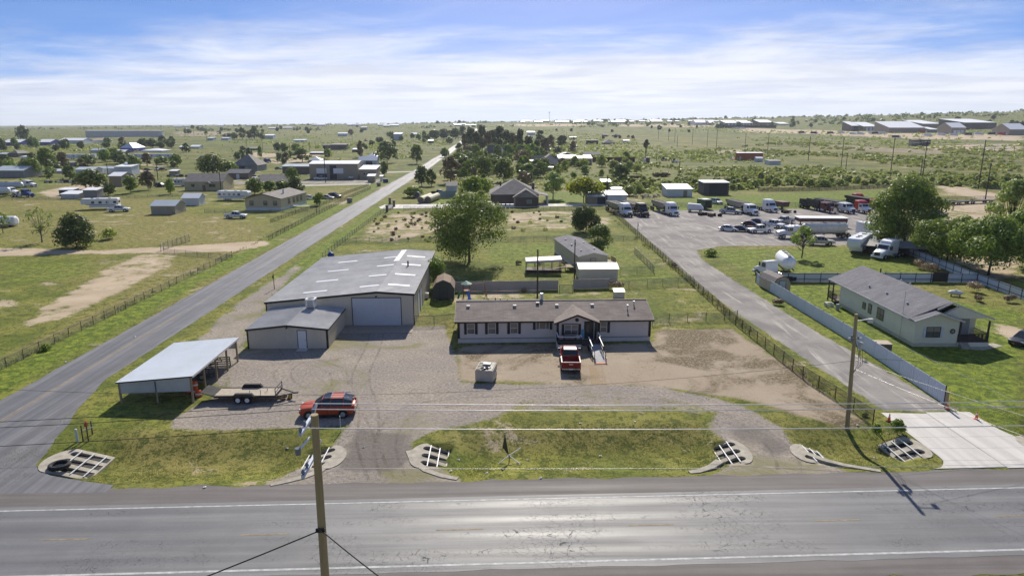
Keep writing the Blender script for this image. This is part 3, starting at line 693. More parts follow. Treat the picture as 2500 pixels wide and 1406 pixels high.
for i, (u, v, wp, hp) in enumerate([(572, 341, 20, 16), (592, 341, 22, 26), (608, 340, 20, 18), (622, 340, 26, 28), (640, 340, 18, 14), (560, 338, 30, 10)]):
    pxtree('tree', 'round green tree in the clump on the left plain', u, v, wp, hp, leafm=L_elm, seed=190 + i, base=.12, group='clump of trees on the left plain', dens=1.3)
for i, (u, v, wp, hp) in enumerate([(350, 362, 26, 20), (372, 362, 30, 20), (395, 362, 22, 14), (418, 362, 28, 16), (330, 362, 26, 12), (300, 366, 22, 18)]):
    pxtree('tree', 'dark tree behind the light blue hip roof', u, v, wp, hp, leafm=L_dark, seed=200 + i, base=.1, group='trees behind the light blue hip roof', dens=1.3)

# ---- scrub: the largest mesquites as things, the thicket behind as one mass
rg = np.random.default_rng(5); spots = []
reg = pxpoly([(1420, 462), (1560, 478), (1900, 462), (2240, 452), (2500, 470), (2500, 372), (2250, 360), (1900, 345), (1560, 385), (1500, 430)])
lo, hi = reg.min(0), reg.max(0)
for _ in range(7000):
    x, y = rg.uniform(lo, hi)
    d = math.hypot(x, y)
    if sdf(reg, np.array([x]), np.array([y]))[0] < 2: continue
    nv = mnoise.noise(Vector((x * .016, y * .010, 2.0))) + .35 * mnoise.noise(Vector((x * .06, y * .05, 7.0)))
    if y < 300: nv += .35
    if nv < -.14 + rg.random() * .28: continue
    spots.append((x, y))
spots.sort(key=lambda p: p[1])
near_s, rest = spots[:220], spots[220:]
for i, (x, y) in enumerate(near_s):
    h = rg.uniform(1.3, 3.2)
    plant('mesquite_bush', 'pale green mesquite bush in the scrub behind the truck lot', 'bush', (x, y, tz(x, y)), h, h * rg.uniform(1.3, 2.1), 'shrub', 0, L_mesq, M_bark, 300 + i % 7, 'mesquite bushes behind the truck lot', 1.0)
def scatter_stuff(name, label, pts, hmin, hmax, nl, leafm, seed):
    rg = np.random.default_rng(seed); P = []; D = []; S = []
    for x, y in pts:
        h = rg.uniform(hmin, hmax); z = tz(x, y); k = nl
        dd = rg.normal(0, 1, (k, 3)); dd /= np.linalg.norm(dd, axis=1)[:, None]; dd[:, 2] = abs(dd[:, 2])
        P.append(np.array([x, y, z]) + dd * np.array([h * .95, h * .95, h * .85]) * rg.uniform(.45, 1, (k, 1))); D.append(dd); S.append(np.full(k, h * .55))
    P = np.vstack(P); D = np.vstack(D); V, Q = quads_at(P, D, np.concatenate(S), rg)
    return tag(link(name, np_mesh(name, V, Q, leafm)), label, None, None, 'stuff')
scatter_stuff('mesquite_scrub', 'far mesquite thicket on the scrubland', rest, 1.2, 2.6, 22, L_mesq, 6)
fill = []
for x, y in near_s * 3:
    q = (x + rg.normal(0, 4.5), y + rg.normal(0, 4.0))
    if sdf(reg, np.array([q[0]]), np.array([q[1]]))[0] > .5: fill.append(q)
scatter_stuff('scrub_undergrowth', 'low green undergrowth between the mesquite bushes', fill, .5, 1.5, 60, L_mesq, 16)
pts = []; 
for _ in range(24000):
    d = 480 * math.exp(rg.uniform(0, 2.2)); a = rg.uniform(-.85, .85); x, y = d * math.sin(a), d * math.cos(a)
    if abs(x + 43) < 14: continue
    u = x / y
    nv = mnoise.noise(Vector((x * .006, y * .0045, 5.0))) + .4 * mnoise.noise(Vector((x * .03, y * .02, 3.0)))
    if nv < rg.random() * .4 - .08: continue
    pts.append((x, y))
scatter_stuff('scrub', 'scattered low brush over the distant plain', pts, 1.2, 3.0, 12, L_mesq, 8)
# horizon tree line: 200 single trees, the remote woods as one mass
ht = []
for i in range(48):
    a = rg.uniform(-.42, .72) if i % 4 else rg.uniform(.1, .72); d = rg.uniform(1250, 2150); ht.append((d * math.sin(a), d * math.cos(a)))
TH = []
for i, (x, y) in enumerate(ht):
    h = rg.uniform(4, 8.5)
    plant('tree', 'small dark tree in the line along the horizon', 'tree', (x, y, tz(x, y)), h, h * rg.uniform(.9, 1.5), 'round', .05, L_far, M_bark, 400 + i % 4, 'trees along the horizon', 1.0)
pts = []
for i in range(6000):
    a = rg.uniform(-.85, .85); d = rg.uniform(1500, 4200) ** 1.0
    nv = mnoise.noise(Vector((a * 9, d * .003, 1.0))) + .55 * a
    if nv < rg.random() * .45 - .12: continue
    pts.append((d * math.sin(a), d * math.cos(a)))
scatter_stuff('woodland', 'distant dark woodland along the horizon', pts, 4.0, 8.5, 12, L_far, 9)

# ---- grass and weeds: real blades near the camera
def tufts(name, label, n, box, keep, hmin, hmax, mats, seed, blades=5, spread=.12):
    rg = np.random.default_rng(seed)
    x = rg.uniform(box[0], box[1], n); y = box[2] * (box[3] / box[2]) ** rg.random(n)
    k = keep(x, y) > rg.random(n); x, y = x[k], y[k]
    h = rg.uniform(hmin, hmax, len(x)); z = terr(x, y)
    P = np.repeat(np.stack([x, y, z - .02], 1), blades, 0); hh = np.repeat(h, blades)
    a = rg.uniform(0, 6.283, len(P)); off = rg.normal(0, spread, (len(P), 2)); P[:, :2] += off
    ln = rg.uniform(.1, .6, len(P)) * hh; wd = .022 + hh * .10
    T = np.stack([P[:, 0] + np.cos(a) * ln, P[:, 1] + np.sin(a) * ln, P[:, 2] + hh * rg.uniform(.6, 1.0, len(P))], 1)
    Sx = np.stack([-np.sin(a) * wd, np.cos(a) * wd, np.zeros(len(P))], 1)
    V = np.stack([P - Sx, P + Sx, T], 1).reshape(-1, 3); Q = np.arange(len(V)).reshape(-1, 3)
    return tag(link(name, np_mesh(name, V, Q, mats, rg.integers(0, len(mats), len(Q)))), label, None, None, 'stuff')
B_g = leafmat('blade_green', (.095, .130, .022), (.175, .200, .042), .4); B_o = leafmat('blade_olive', (.15, .155, .038), (.26, .24, .075), .4); B_d = leafmat('blade_dry', (.25, .20, .10), (.36, .29, .16), .2)
def notroad(x, y):
    yy = y - hwy(x)
    q = (yy > 45.1) & ~((x > -47) & (x < -38.4) & (y < 400)) & ~((x > 33.6) & (x < 42.3) & (y < 57))
    return q.astype(float)
def patch(x, y, s, o): return np.array([mnoise.noise(Vector((a * s, b * s, o))) for a, b in zip(x, y)])
def keep_gr(x, y):
    g = np.maximum.reduce([mask_at('gravel', x, y), mask_at('brown', x, y), mask_at('pale', x, y), mask_at('dirt', x, y) * 1.1])
    return notroad(x, y) * np.clip(1.0 - 1.5 * g, 0, 1) * np.clip(.55 + 1.2 * patch(x, y, .35, 2.2), .12, 1)
tufts('ditch_grass', 'short rough grass of the roadside ditch', 120000, (-48, 62, 45, 57), keep_gr, .03, .10, [B_g, B_o, B_o, B_d], 21, 3)
tufts('field_grass', 'tufted grass of the yards and fields', 60000, (-110, 100, 58, 150), keep_gr, .05, .18, [B_g, B_o, B_o, B_g], 22, 3)
def keep_wd(x, y):
    g = np.maximum(mask_at('gravel', x, y) * .6, mask_at('brown', x, y) * .9)
    return notroad(x, y) * g * np.clip(2.2 * patch(x, y, .22, 8.1) - .25, 0, 1)
tufts('yard_weeds', 'thin dry weeds growing through the gravel yard', 26000, (-40, 36, 50, 90), keep_wd, .03, .10, [B_o, B_d, B_g], 23, 4)
def keep_fl(x, y):
    d = np.minimum(abs(x - 31.2), np.minimum(abs(x + 52.4), 3 + 0 * x)); return notroad(x, y) * np.clip(1.0 - d / .7, 0, 1) * (y > 54) * np.clip(.5 + 1.5 * patch(x, y, .15, 4.1), 0, 1)
tufts('fence_weeds', 'dry weeds along the wire fences', 60000, (-54, 33, 54, 180), keep_fl, .2, .6, [B_d, B_o, B_d], 24, 4, .2)
def tumble(lab, u, v, wpx):
    p = G(u, v); wd = wpx * mpp(p); rgt = np.random.default_rng(int(u)); cl = [(rgt.normal(0, wd*.18), rgt.normal(0, wd*.15), wd*.28 + abs(rgt.normal(0, .1)), wd*.30) for _ in range(4)]
    V, Q = clump_leaves(cl, 900, .16, rgt, .75, .2); tag(link('tumbleweed', np_mesh('tumbleweed', V, Q, L_tumble), None, p), lab, 'bush')
for lab, u, v, wp in [('dry tumbleweed heaped against the white fence below the tractor unit', 2240, 655, 34), ('wider tumbleweed beside the one below the tractor unit', 2272, 668, 42), ('dry tumbleweed pile beside the black fence panel', 2376, 712, 38), ('dry tumbleweed at the right foot of the white fence', 2460, 737, 26),
    ('tall dry weeds at the end of the short metal fence', 1503, 706, 34), ('small tumbleweed against the long metal fence', 1280, 712, 14), ('dry weeds at the corner post of the truck lot', 1490, 524, 22), ('tumbleweed by the drive fence', 1646, 652, 16), ('faint dry bush on the right house lawn', 2388, 735, 20), ('dry weed beside the trailer tongue', 688, 974, 20), ('dry weed on the strip beside the drive', 1900, 744, 26),
    ('left pale dry bush along the back yard fence', 1264, 646, 16), ('right pale dry bush along the back yard fence', 1315, 646, 16)]: tumble(lab, u, v, wp)
for lab, u, v, wp, hp in [('green bush at the foot of the right utility pole', 2140, 1060, 34, 26), ('leafy bush overhanging the concrete driveway edge', 2190, 1058, 44, 34), ('low green bush at the end of the gravel lot lawn', 1735, 625, 40, 16), ('green weeds beside the fence of the right drive', 2110, 1015, 20, 10), ('grey green bush on the left roadside verge', 112, 855, 26, 14)]:
    pxtree('bush', lab, u, v, wp, hp, 'bush', shape='shrub', base=0, leafm=L_mid, seed=int(u) % 97, dens=1.3)
# brown weed clumps on the sandy back field
wc = []
for i in range(70):
    u, v = rg.uniform(880, 1060), rg.uniform(520, 590)
    if i > 45: u, v = rg.uniform(1230, 1480), rg.uniform(515, 565)
    p = G(u, v); wc.append(p)
WM = []
for i, p in enumerate([q for q in wc if q.x > -33.5]):
    r = rg.uniform(.3, .8); V, Q = clump_leaves([(0, 0, r * .4, r)], 60, .3, rg, .7, .2)
    if i < 6: WM.append(np_mesh('weed_clump', V, Q, L_brown if i % 2 else L_mesq))
    tag(link('weed_clump', WM[i % len(WM)], None, p, i), 'low brown weed clump on the sandy back field', 'weed', 'weed clumps on the sandy back field')
# ------------------------------------------------------------------ shared building parts
GL = glass(); GLb = pm('window_pane', (.11, .11, .108), .12, var=.4, sc=.8, spec=.7)
M_blk = pm('black_trim', (.012, .013, .014), .55, var=.2); M_dgreen = pm('dark_green_trim', (.012, .022, .017), .5, var=.2)
M_wht = pm('white_paint', (.74, .74, .72), .55, var=.06); M_whtm = pm('white_metal', (.70, .72, .74), .4, var=.06); M_offw = pm('off_white', (.62, .60, .56), .7, var=.1)
M_steel = pm('galvanised', (.50, .53, .57), .45, .35, var=.12, sc=.8); M_dsteel = pm('dark_steel', (.035, .035, .038), .5, .3, var=.25)
M_rust = pm('rusty_steel', (.12, .065, .042), .85, .1, var=.35, sc=5); M_wood = pm('weathered_wood', (.31, .245, .16), .9, var=.25, sc=3, streak=True); M_deck = pm('brown_deck', (.075, .052, .042), .8, var=.25, sc=3)
M_tan = pm('tan_siding', (.62, .565, .46), .55, var=.06, sc=.5); M_taupe = pm('taupe_siding', (.68, .60, .54), .75, var=.06, sc=.6, streak=True)
M_skirt = pm('skirting', (.66, .61, .57), .75, var=.1); M_cream = pm('cream_siding', (.80, .74, .58), .7, var=.07, sc=.6); M_tyre = pm('tyre_rubber', (.014, .014, .015), .85, var=.2); M_rim = pm('alloy_rim', (.55, .56, .58), .3, .7, var=.1)
def shingle(name, c1, c2):
    if name in MATS: return MATS[name]
    m = bpy.data.materials.new(name); m.use_nodes = True; MATS[name] = m
    s = Sh(m.node_tree); b = m.node_tree.nodes['Principled BSDF']; tc = s.n('ShaderNodeTexCoord').outputs['Object']
    br = s.n('ShaderNodeTexBrick'); s.put(br.inputs['Vector'], tc); br.inputs['Scale'].default_value = 1.0
    for k, v in (('Brick Width', .9), ('Row Height', .16), ('Mortar Size', .008), ('Bias', -.2)): br.inputs[k].default_value = v
    br.inputs['Color1'].default_value = c1 + (1,); br.inputs['Color2'].default_value = c2 + (1,); br.inputs['Mortar'].default_value = tuple(v * .6 for v in c1) + (1,)
    n = s.noise(tc, .7, 4); n2 = s.noise(tc, 9, 2, .7)
    c = s.scale(br.outputs[0], s.val2col(s.math('ADD', s.rng(n, .3, .7, .82, 1.12), s.rng(n2, .2, .8, -.18, .18))))
    s.put(b.inputs['Base Color'], c); b.inputs['Roughness'].default_value = .9; b.inputs['Specular IOR Level'].default_value = .2
    return m
M_shbr = shingle('shingle_brown', (.235, .195, .168), (.32, .272, .238)); M_shgr = shingle('shingle_grey', (.16, .157, .172), (.225, .22, .236)); M_shtan = shingle('shingle_taupe', (.235, .215, .195), (.31, .285, .26))

def window(parent, x, y, z, wd, ht, face='-y', bars='h', frame=None, pane=None, shut=None, sw=.32, deep=.05):
    """centre on the wall face; face gives the outward direction"""
    frame = frame or M_wht; pane = pane or GL; rz = {'-y': 0, '+x': math.pi/2, '+y': math.pi, '-x': -math.pi/2}[face]
    m = MB(); t = .05
    m.box(-wd/2-t, -wd/2, -deep, .01, -ht/2-t, ht/2+t).box(wd/2, wd/2+t, -deep, .01, -ht/2-t, ht/2+t)
    m.box(-wd/2, wd/2, -deep, .01, -ht/2-t, -ht/2).box(-wd/2, wd/2, -deep, .01, ht/2, ht/2+t)
    if 'h' in bars: m.box(-wd/2, wd/2, -deep+.008, 0, -.022, .022)
    if 'v' in bars: m.box(-.022, .022, -deep+.004, 0, -ht/2, ht/2)
    f = m.build('window', frame, parent, (x, y, z), rz)
    MB().box(-wd/2, wd/2, -deep+.018, .01, -ht/2, ht/2).build('pane', pane, f)
    if pane is GLb and ht > 1: MB().box(-wd/2+.02, wd/2-.02, -deep+.012, -deep+.02, .03, ht/2-.02).build('blind', pm('blind_tan', (.30, .245, .19), .8), f)
    if shut:
        for sg in (-1, 1):
            mm = MB().box(-sw/2, sw/2, -.045, .0, -ht/2-.08, ht/2+.10)
            mm.build('shutter', shut, f, (sg*(wd/2+t+sw/2+.01), 0, 0))
        MB().box(-wd/2-.06, wd/2+.06, -.06, 0, ht/2+.06, ht/2+.15).build('lintel_trim', shut, f)
    return f
def door(parent, x, y, z, wd, ht, m, face='-y', trim=None, panel=True):
    rz = {'-y': 0, '+x': math.pi/2, '+y': math.pi, '-x': -math.pi/2}[face]
    mb = MB().box(-wd/2, wd/2, -.04, .01, 0, ht)
    d = mb.build('door', m, parent, (x, y, z), rz); t = .06
    MB().box(-wd/2-t, -wd/2, -.055, .01, 0, ht+t).box(wd/2, wd/2+t, -.055, .01, 0, ht+t).box(-wd/2, wd/2, -.055, .01, ht, ht+t).build('frame', trim or M_blk, d)
    if panel: MB().cyl((wd*.38, -.04, ht*.47), (wd*.38, -.10, ht*.47), .035, n=6).build('handle', M_dsteel, d)
    return d
def ribs_x(m, x0, x1, y, z0, zt, step=.3, d=.05, wd=.07, mi=0):
    """upright ribs on a wall that faces -y; zt(x) gives the top"""
    n = int((x1 - x0) / step)
    for i in range(1, n):
        x = x0 + (x1 - x0) * i / n; m.box(x - wd/2, x + wd/2, y - d, y + .005, z0, zt(x) - .02, mi)
def ribs_y(m, y0, y1, x, z0, z1, sgn, step=.3, d=.05, wd=.07, mi=0):
    n = int((y1 - y0) / step)
    for i in range(1, n):
        y = y0 + (y1 - y0) * i / n; m.box(min(x, x + sgn*d), max(x, x + sgn*d), y - wd/2, y + wd/2, z0, z1 - .02, mi)
def gable_walls(m, x0, x1, y0, y1, ze0, ze1, xr, zr, mi=0):
    """closed shell: ridge along y at xr, eaves ze0 (left) and ze1 (right)"""
    P = [(x0, 0), (x1, 0), (x1, ze1), (xr, zr), (x0, ze0)]
    m.prism(P, 'y', y0, y1, mi)
def sheet(m, a, b, c, d, t, mi=0):
    """roof slab from four corners (counter clockwise seen from above), thickness t upwards"""
    up = Vector((0, 0, t)); q = [Vector(p) for p in (a, b, c, d)]
    m.hexa(q, [p + up for p in q], mi)
def roof_ribs(m, a, b, c, d, n, w=.09, h=.045, t=.0, mi=0):
    """ribs from edge a-b to edge d-c (a->d direction)"""
    a, b, c, d = map(Vector, (a, b, c, d)); up = Vector((0, 0, h/2 + t))
    for i in range(n + 1):
        f = i / n; m.bar(a.lerp(b, f) + up, d.lerp(c, f) + up, w, h, mi)

# ------------------------------------------------------------------ big metal shop
M_roofm = pm('grey_metal_roof', (.485, .48, .475), .75, .0, var=.2, sc=.35, spec=.2); M_skyl = pm('skylight_panel', (.62, .63, .635), .5, var=.08)
sx0, sx1, sy0, sy1, sr = -29.3, -10.75, 84.0, 113.2, -15.3; zl_, zr_, zp_ = 3.12, 4.12, 4.45
t = thing('metal_shop', 'large grey roofed metal shop with white overhead door', 'building', (sx0, sy0, 0)); W, Ln, rxx = sx1 - sx0, sy1 - sy0, sr - sx0
m = MB(); gable_walls(m, 0, W, 0, Ln, zl_, zr_, rxx, zp_)
zt = lambda x: zl_ + (zp_ - zl_) * x / rxx if x < rxx else zp_ + (zr_ - zp_) * (x - rxx) / (W - rxx)
n = int(W / .3)
for i in range(1, n):
    x = W * i / n
    if 10.7 < x < 17.1: m.box(x - .035, x + .035, -.05, .005, 3.68, zt(x) - .02)
    else: m.box(x - .035, x + .035, -.05, .005, 0, zt(x) - .02)
ribs_y(m, 0, Ln, W, 0, zr_, 1); m.build('wall', M_tan, t)
m = MB(); o = .18
sheet(m, (-o, -o, zl_ - .01), (rxx, -o, zp_), (rxx, Ln + o, zp_), (-o, Ln + o, zl_ - .01), .07)
sheet(m, (rxx, -o, zp_), (W + o, -o, zr_ - .01), (W + o, Ln + o, zr_ - .01), (rxx, Ln + o, zp_), .07)
roof_ribs(m, (-o, -o, zl_ - .01), (-o, Ln + o, zl_ - .01), (rxx, Ln + o, zp_), (rxx, -o, zp_), 48, t=.07)
roof_ribs(m, (W + o, -o, zr_ - .01), (W + o, Ln + o, zr_ - .01), (rxx, Ln + o, zp_), (rxx, -o, zp_), 48, t=.07)
rf = m.build('roof', M_roofm, t)
m = MB(); 
for a, b in (((-o, -o-.01, zl_), (rxx, -o-.01, zp_)), ((rxx, -o-.01, zp_), (W + o, -o-.01, zr_))): m.bar((a[0], a[1], a[2] - .06), (b[0], b[1], b[2] - .06), .06, .26)
m.build('rake_trim', M_blk, rf)
MB().box(W - .02, W + .06, -.06, .09, 0, zr_ - .1).box(-.06, .06, -.06, .06, 0, zl_ - .1).build('corner_trim', M_blk, t)
MB().bar((W + o + .01, -o, zr_ - .07), (W + o + .01, Ln + o, zr_ - .07), .05, .22).build('eave_trim', M_blk, rf)
for yf in (.10, .32, .555, .78):
    for xa, xb, dy in ((.28, .50, 0), (.80, .98, .02)):
        y = Ln * (yf + dy * .5); x0 = rxx * xa; x1 = rxx * xb; z0 = zt(x0) + .075; z1 = zt(x1) + .075
        sheet(MBs := MB(), (x0, y - .38, z0), (x1, y - .38, z1), (x1, y + .38, z1), (x0, y + .38, z0), .05); MBs.build('skylight', M_skyl, rf)
    y = Ln * (yf + .03); x0 = rxx + (W - rxx) * .18; x1 = rxx + (W - rxx) * .80
    sheet(MBs := MB(), (x0, y - .38, zt(x0) + .075), (x1, y - .38, zt(x1) + .075), (x1, y + .38, zt(x1) + .075), (x0, y + .38, zt(x0) + .075), .05); MBs.build('skylight', M_skyl, rf)
sheet(MBs := MB(), (rxx - .75, Ln * .66, zt(rxx - .75) + .09), (rxx + .1, Ln * .66, zp_ + .08), (rxx + .1, Ln * .99, zp_ + .08), (rxx - .75, Ln * .99, zt(rxx - .75) + .09), .05); MBs.build('ridge_skylight', M_skyl, rf)
MB().cyl((rxx + 1.9, Ln * .55, zt(rxx + 1.9)), (rxx + 1.9, Ln * .55, zp_ + .75), .12, n=8).build('vent_pipe', M_dsteel, rf)
m = MB().box(-3.05, 3.05, -.035, .01, 0, 3.6)
for k in range(28): m.box(-3.05, 3.05, -.075, -.034, k * .129 + .02, k * .129 + .06)
d_ = m.build('overhead_door', pm('door_ribs', (.60, .62, .65), .5, var=.05), t, (13.9, -.01, .03))
MB().box(-3.13, -3.05, -.07, .02, 0, 3.68).box(3.05, 3.13, -.07, .02, 0, 3.68).box(-3.05, 3.05, -.07, .02, 3.6, 3.68).build('frame', M_blk, d_)
m = MB().cyl((13.9, -.02, 3.85), (13.9, -.22, 3.82), .09, n=8).cyl((13.9, -.22, 3.82), (13.9, -.3, 3.74), .12, n=8).build('wall_lamp', M_dsteel, t)
for y in (5.5, 8.3): 
    m = MB().box(-.01, .05, -1.1, 1.1, 0, 2.9); q = m.build('side_door', M_whtm, t, (W, y, .02)); MB().box(-.01, .08, -1.2, -1.1, 0, 3.0).box(-.01, .08, 1.1, 1.2, 0, 3.0).build('frame', M_blk, q)
# ------------------------------------------------------------------ office annex
ax0, ax1, ay0, ay1 = -28.6, -19.5, 75.0, 83.92; ez, pz = 2.30, 2.78; W, Ln = ax1 - ax0, ay1 - ay0; rx_ = W / 2
t = thing('office_annex', 'low tan metal office annex with white door in front of the shop', 'building', (ax0, ay0, 0))
m = MB(); gable_walls(m, 0, W, 0, Ln, ez, ez, rx_, pz); zt2 = lambda x: ez + (pz - ez) * (1 - abs(x - rx_) / rx_)
for i in range(1, 30):
    x = W * i / 30; 
    if 5.4 < x < 7.0: continue
    m.box(x - .035, x + .035, -.05, .005, 0, zt2(x) - .02)
ribs_y(m, 0, Ln, W, 0, ez, 1); m.build('wall', M_tan, t)
m = MB(); o = .15
for sg in (0, 1):
    e = -o if sg == 0 else W + o; ze = ez - .01
    a, b, c, d = ((e, -o, ze), (rx_, -o, pz), (rx_, Ln, pz), (e, Ln, ze)) if sg == 0 else ((rx_, -o, pz), (e, -o, ze), (e, Ln, ze), (rx_, Ln, pz))
    sheet(m, a, b, c, d, .06); roof_ribs(m, (e, -o, ze), (e, Ln, ze), (rx_, Ln, pz), (rx_, -o, pz), 26, t=.06)
rf = m.build('roof', M_roofm, t)
m = MB(); m.bar((-o, -o-.01, ez-.06), (rx_, -o-.01, pz-.06), .06, .2).bar((rx_, -o-.01, pz-.06), (W+o, -o-.01, ez-.06), .06, .2).bar((W+o+.01, -o, ez-.06), (W+o+.01, Ln, ez-.06), .05, .16); m.build('rake_trim', M_dgreen, rf)
MB().box(-.05, .12, -.05, .12, 0, ez-.1).box(W-.16, W+.05, -.05, .12, 0, ez-.1).build('corner_trim', M_dgreen, t)
door(t, 6.2, -.005, .04, .95, 2.08, M_wht); MB().box(5.7, 6.85, -1.0, -.03, -.05, .05).build('door_step', m_conc, t)
MB().cyl((rx_, -.02, 2.5), (rx_, -.2, 2.5), .1, n=8).build('wall_lamp', M_dsteel, t)
ac = MB().box(-.55, .55, -.55, .55, .35, 1.25).box(-.6, .6, -.6, .6, 1.25, 1.32)
for a in (-.5, .5):
    for b in (-.5, .5): ac.box(a-.04, a+.04, b-.04, b+.04, -.15, .36)
tt = thing('roof_cooler', 'galvanised evaporative cooler on the annex roof', 'cooler', (ax0 + rx_ + .9, ay1 - 1.6, pz - .05)); ac.build('cabinet', M_steel, tt); MB().cyl((0,0,1.32), (0,0,1.36), .42, n=14).build('fan_grille', M_dsteel, tt); MB().box(-.35, .35, -.57, -.55, .45, 1.15).build('louvre_panel', pm('louvre', (.30, .31, .32), .5, .4), tt)
# ------------------------------------------------------------------ open pole shed
px0, px1, py0, py1 = -34.8, -28.1, 59.5, 70.6
t = thing('pole_shed', 'open pole shed with pale ribbed metal roof beside the side road', 'shed', (px0, py0, 0)); W, Ln = px1 - px0, py1 - py0; z0, z1 = 2.05, 2.62
M_roofl = pm('pale_metal_roof', (.76, .80, .82), .5, .05, var=.10, sc=.3)
for i in range(5):
    y = Ln * i / 4; MB().box(-.08, .08, -.08, .08, -.2, z1 - .12).build('post', M_wood, t, (W - .1, y, 0))
for i in range(0, 5, 2): MB().box(-.08, .08, -.08, .08, -.2, z0 - .12).build('post', M_wood, t, (.05, Ln * i / 4, 0))
MB().box(-.07, .07, -.07, .07, -.2, 2.1).build('post', M_wood, t, (W * .5, 0.02, 0))
m = MB(); sheet(m, (-.15, -.2, z0), (W + .15, -.2, z1), (W + .15, Ln + .25, z1), (-.15, Ln + .25, z0), .04)
for i in range(40): 
    y = -.2 + (Ln + .45) * i / 39; m.bar((-.15, y, z0 + .05), (W + .15, y, z1 + .05), .07, .035)
rf = m.build('roof', M_roofl, t); MB().bar((W + .17, -.2, z1 - .04), (W + .17, Ln + .25, z1 - .04), .05, .2).build('fascia', M_offw, rf)
MB().bar((-.15, -.215, z0 - .02), (W + .15, -.215, z1 - .02), .03, .1).build('edge_trim', M_blk, rf)
for y in (.0, Ln * .25, Ln * .5, Ln * .75, Ln): MB().bar((0, y, z0 - .12), (W, y, z1 - .14), .06, .16).build('rafter', M_wood, t)
m = MB(); m.hexa([(.02, -.05, .95), (W - .2, -.05, 1.12), (W - .2, -.02, 1.12), (.02, -.02, .95)], [(.02, -.05, z0 - .03), (W - .2, -.05, z1 - .06), (W - .2, -.02, z1 - .06), (.02, -.02, z0 - .03)])
for k in range(7): m.bar((.02, -.06, 1.02 + k * .15), (W - .2, -.06, 1.19 + k * .2), .02, .035)
m.build('front_panel', M_steel, t)
m = MB().box(W * .62, W - .1, Ln - .03, Ln, 1.5, z1 - .2).build('rear_panel', M_steel, t)
# stored things under it
M_or = pm('barrel_orange', (.75, .10, .025), .5, var=.15)
for i, (x, y, k, lab) in enumerate([(-28.9, 61.6, 2, 'orange traffic barrel stack at the mouth of the pole shed'), (-28.3, 60.9, 1, 'single orange traffic barrel in front of the pole shed post'), (-29.6, 61.9, 2, 'orange barrel stack deeper inside the pole shed')]):
    q = thing('traffic_barrel', lab, 'barrel', (x, y, 0))
    for j in range(k):
        MB().cyl((0,0,j*.62+.06), (0,0,j*.62+.62), .30, .25, 12).build('drum', M_or, q)
        MB().cyl((0,0,j*.62+.25), (0,0,j*.62+.40), .288, .272, 12).build('white_band', M_wht, q)
    MB().cyl((0,0,0), (0,0,.07), .36, .34, 12).build('rubber_base', M_tyre, q)
def wheel(parent, x, y, r, wd, rim=None, hub=True):
    w_ = MB().cyl((-wd/2,0,0), (wd/2,0,0), r, n=14).build('wheel', M_tyre, parent, (x, y, r))
    sg = 1 if x > 0 else -1
    if hub: MB().cyl((sg*wd*.46,0,0), (sg*(wd/2+.012),0,0), r*.62, r*.58, n=10).build('rim', rim or M_rim, w_)
    return w_
q = thing('utility_trailer', 'small dark utility trailer stored under the pole shed', 'trailer', (-30.2, 66.0, 0), R(-75))
m = MB().box(-.8, .8, -1.6, 1.6, .5, .58)
for x in (-.8, .78):
    for y in np.linspace(-1.6, 1.5, 6): m.box(x, x+.04, y, y+.05, .58, 1.1)
    m.box(x, x+.04, -1.6, 1.6, 1.06, 1.12)
m.build('bed', M_dsteel, q); MB().bar((0,-1.6,.5), (0,-2.9,.5), .1, .1).bar((-.7,-1.6,.5), (0,-2.7,.5), .07, .08).bar((.7,-1.6,.5), (0,-2.7,.5), .07, .08).build('tongue', M_dsteel, q)
wheel(q, -.92, .2, .33, .2); wheel(q, .92, .2, .33, .2)
q = thing('gate_panels', 'stack of steel gate panels leaning under the pole shed', 'panels', (-29.6, 68.9, 0), R(10))
for k in range(3):
    m = MB(); 
    for z in np.linspace(.1, 1.1, 5): m.bar((-1.2, k*.12 - z*.2, z), (1.2, k*.12 - z*.2, z), .04, .04)
    for x in (-1.2, 1.2): m.bar((x, k*.12, .05), (x, k*.12 - .22, 1.12), .04, .04)
    m.build('panel', M_dsteel, q)
q = thing('steel_hoops', 'tangled pile of dark steel frames at the back of the pole shed', 'scrap', (-30.4, 69.6, 0))
for k in range(7): MB().bar((RNG.uniform(-1.2,1.2), RNG.uniform(-.6,.6), .1+.1*k), (RNG.uniform(-1.2,1.2), RNG.uniform(-.6,.6), .25+.12*k), .07, .07).build('bar', M_dsteel, q)

# ------------------------------------------------------------------ front mobile home
hx0, hx1, hy0, hy1 = -4.75, 18.0, 76.55, 85.0; W, Ln = hx1 - hx0, hy1 - hy0; ez, pz = 2.72, 3.92
t = thing('mobile_home', 'long taupe mobile home with brown shingle roof and black shutters', 'house', (hx0, hy0, 0), R(1.0))
M_grv = M_taupe
m = MB().prism([(0, .55), (Ln, .55), (Ln, ez), (Ln/2, pz), (0, ez)], 'x', 0, W)
ribs_x(m, 0, W, 0, .56, lambda x: ez, .205, .012, .03); ribs_y(m, 0, Ln, W, .56, ez, 1, .205, .012, .03); m.build('wall', M_grv, t)
m = MB().box(.02, W-.02, .02, Ln-.02, 0, .56); ribs_x(m, .02, W-.02, .02, 0, lambda x: .56, .205, .012, .03); m.build('skirting', M_skirt, t); MB().box(-.01, W+.01, -.03, .0, .53, .58).build('belt_trim', M_blk, t)
oy, ox = .35, .3; ze = ez - oy * (pz - ez) / (Ln/2)
m = MB(); sheet(m, (-ox, -oy, ze), (W+ox, -oy, ze), (W+ox, Ln/2, pz), (-ox, Ln/2, pz), .09); sheet(m, (-ox, Ln/2, pz), (W+ox, Ln/2, pz), (W+ox, Ln+oy, ze), (-ox, Ln+oy, ze), .09)
rf = m.build('roof', M_shbr, t)
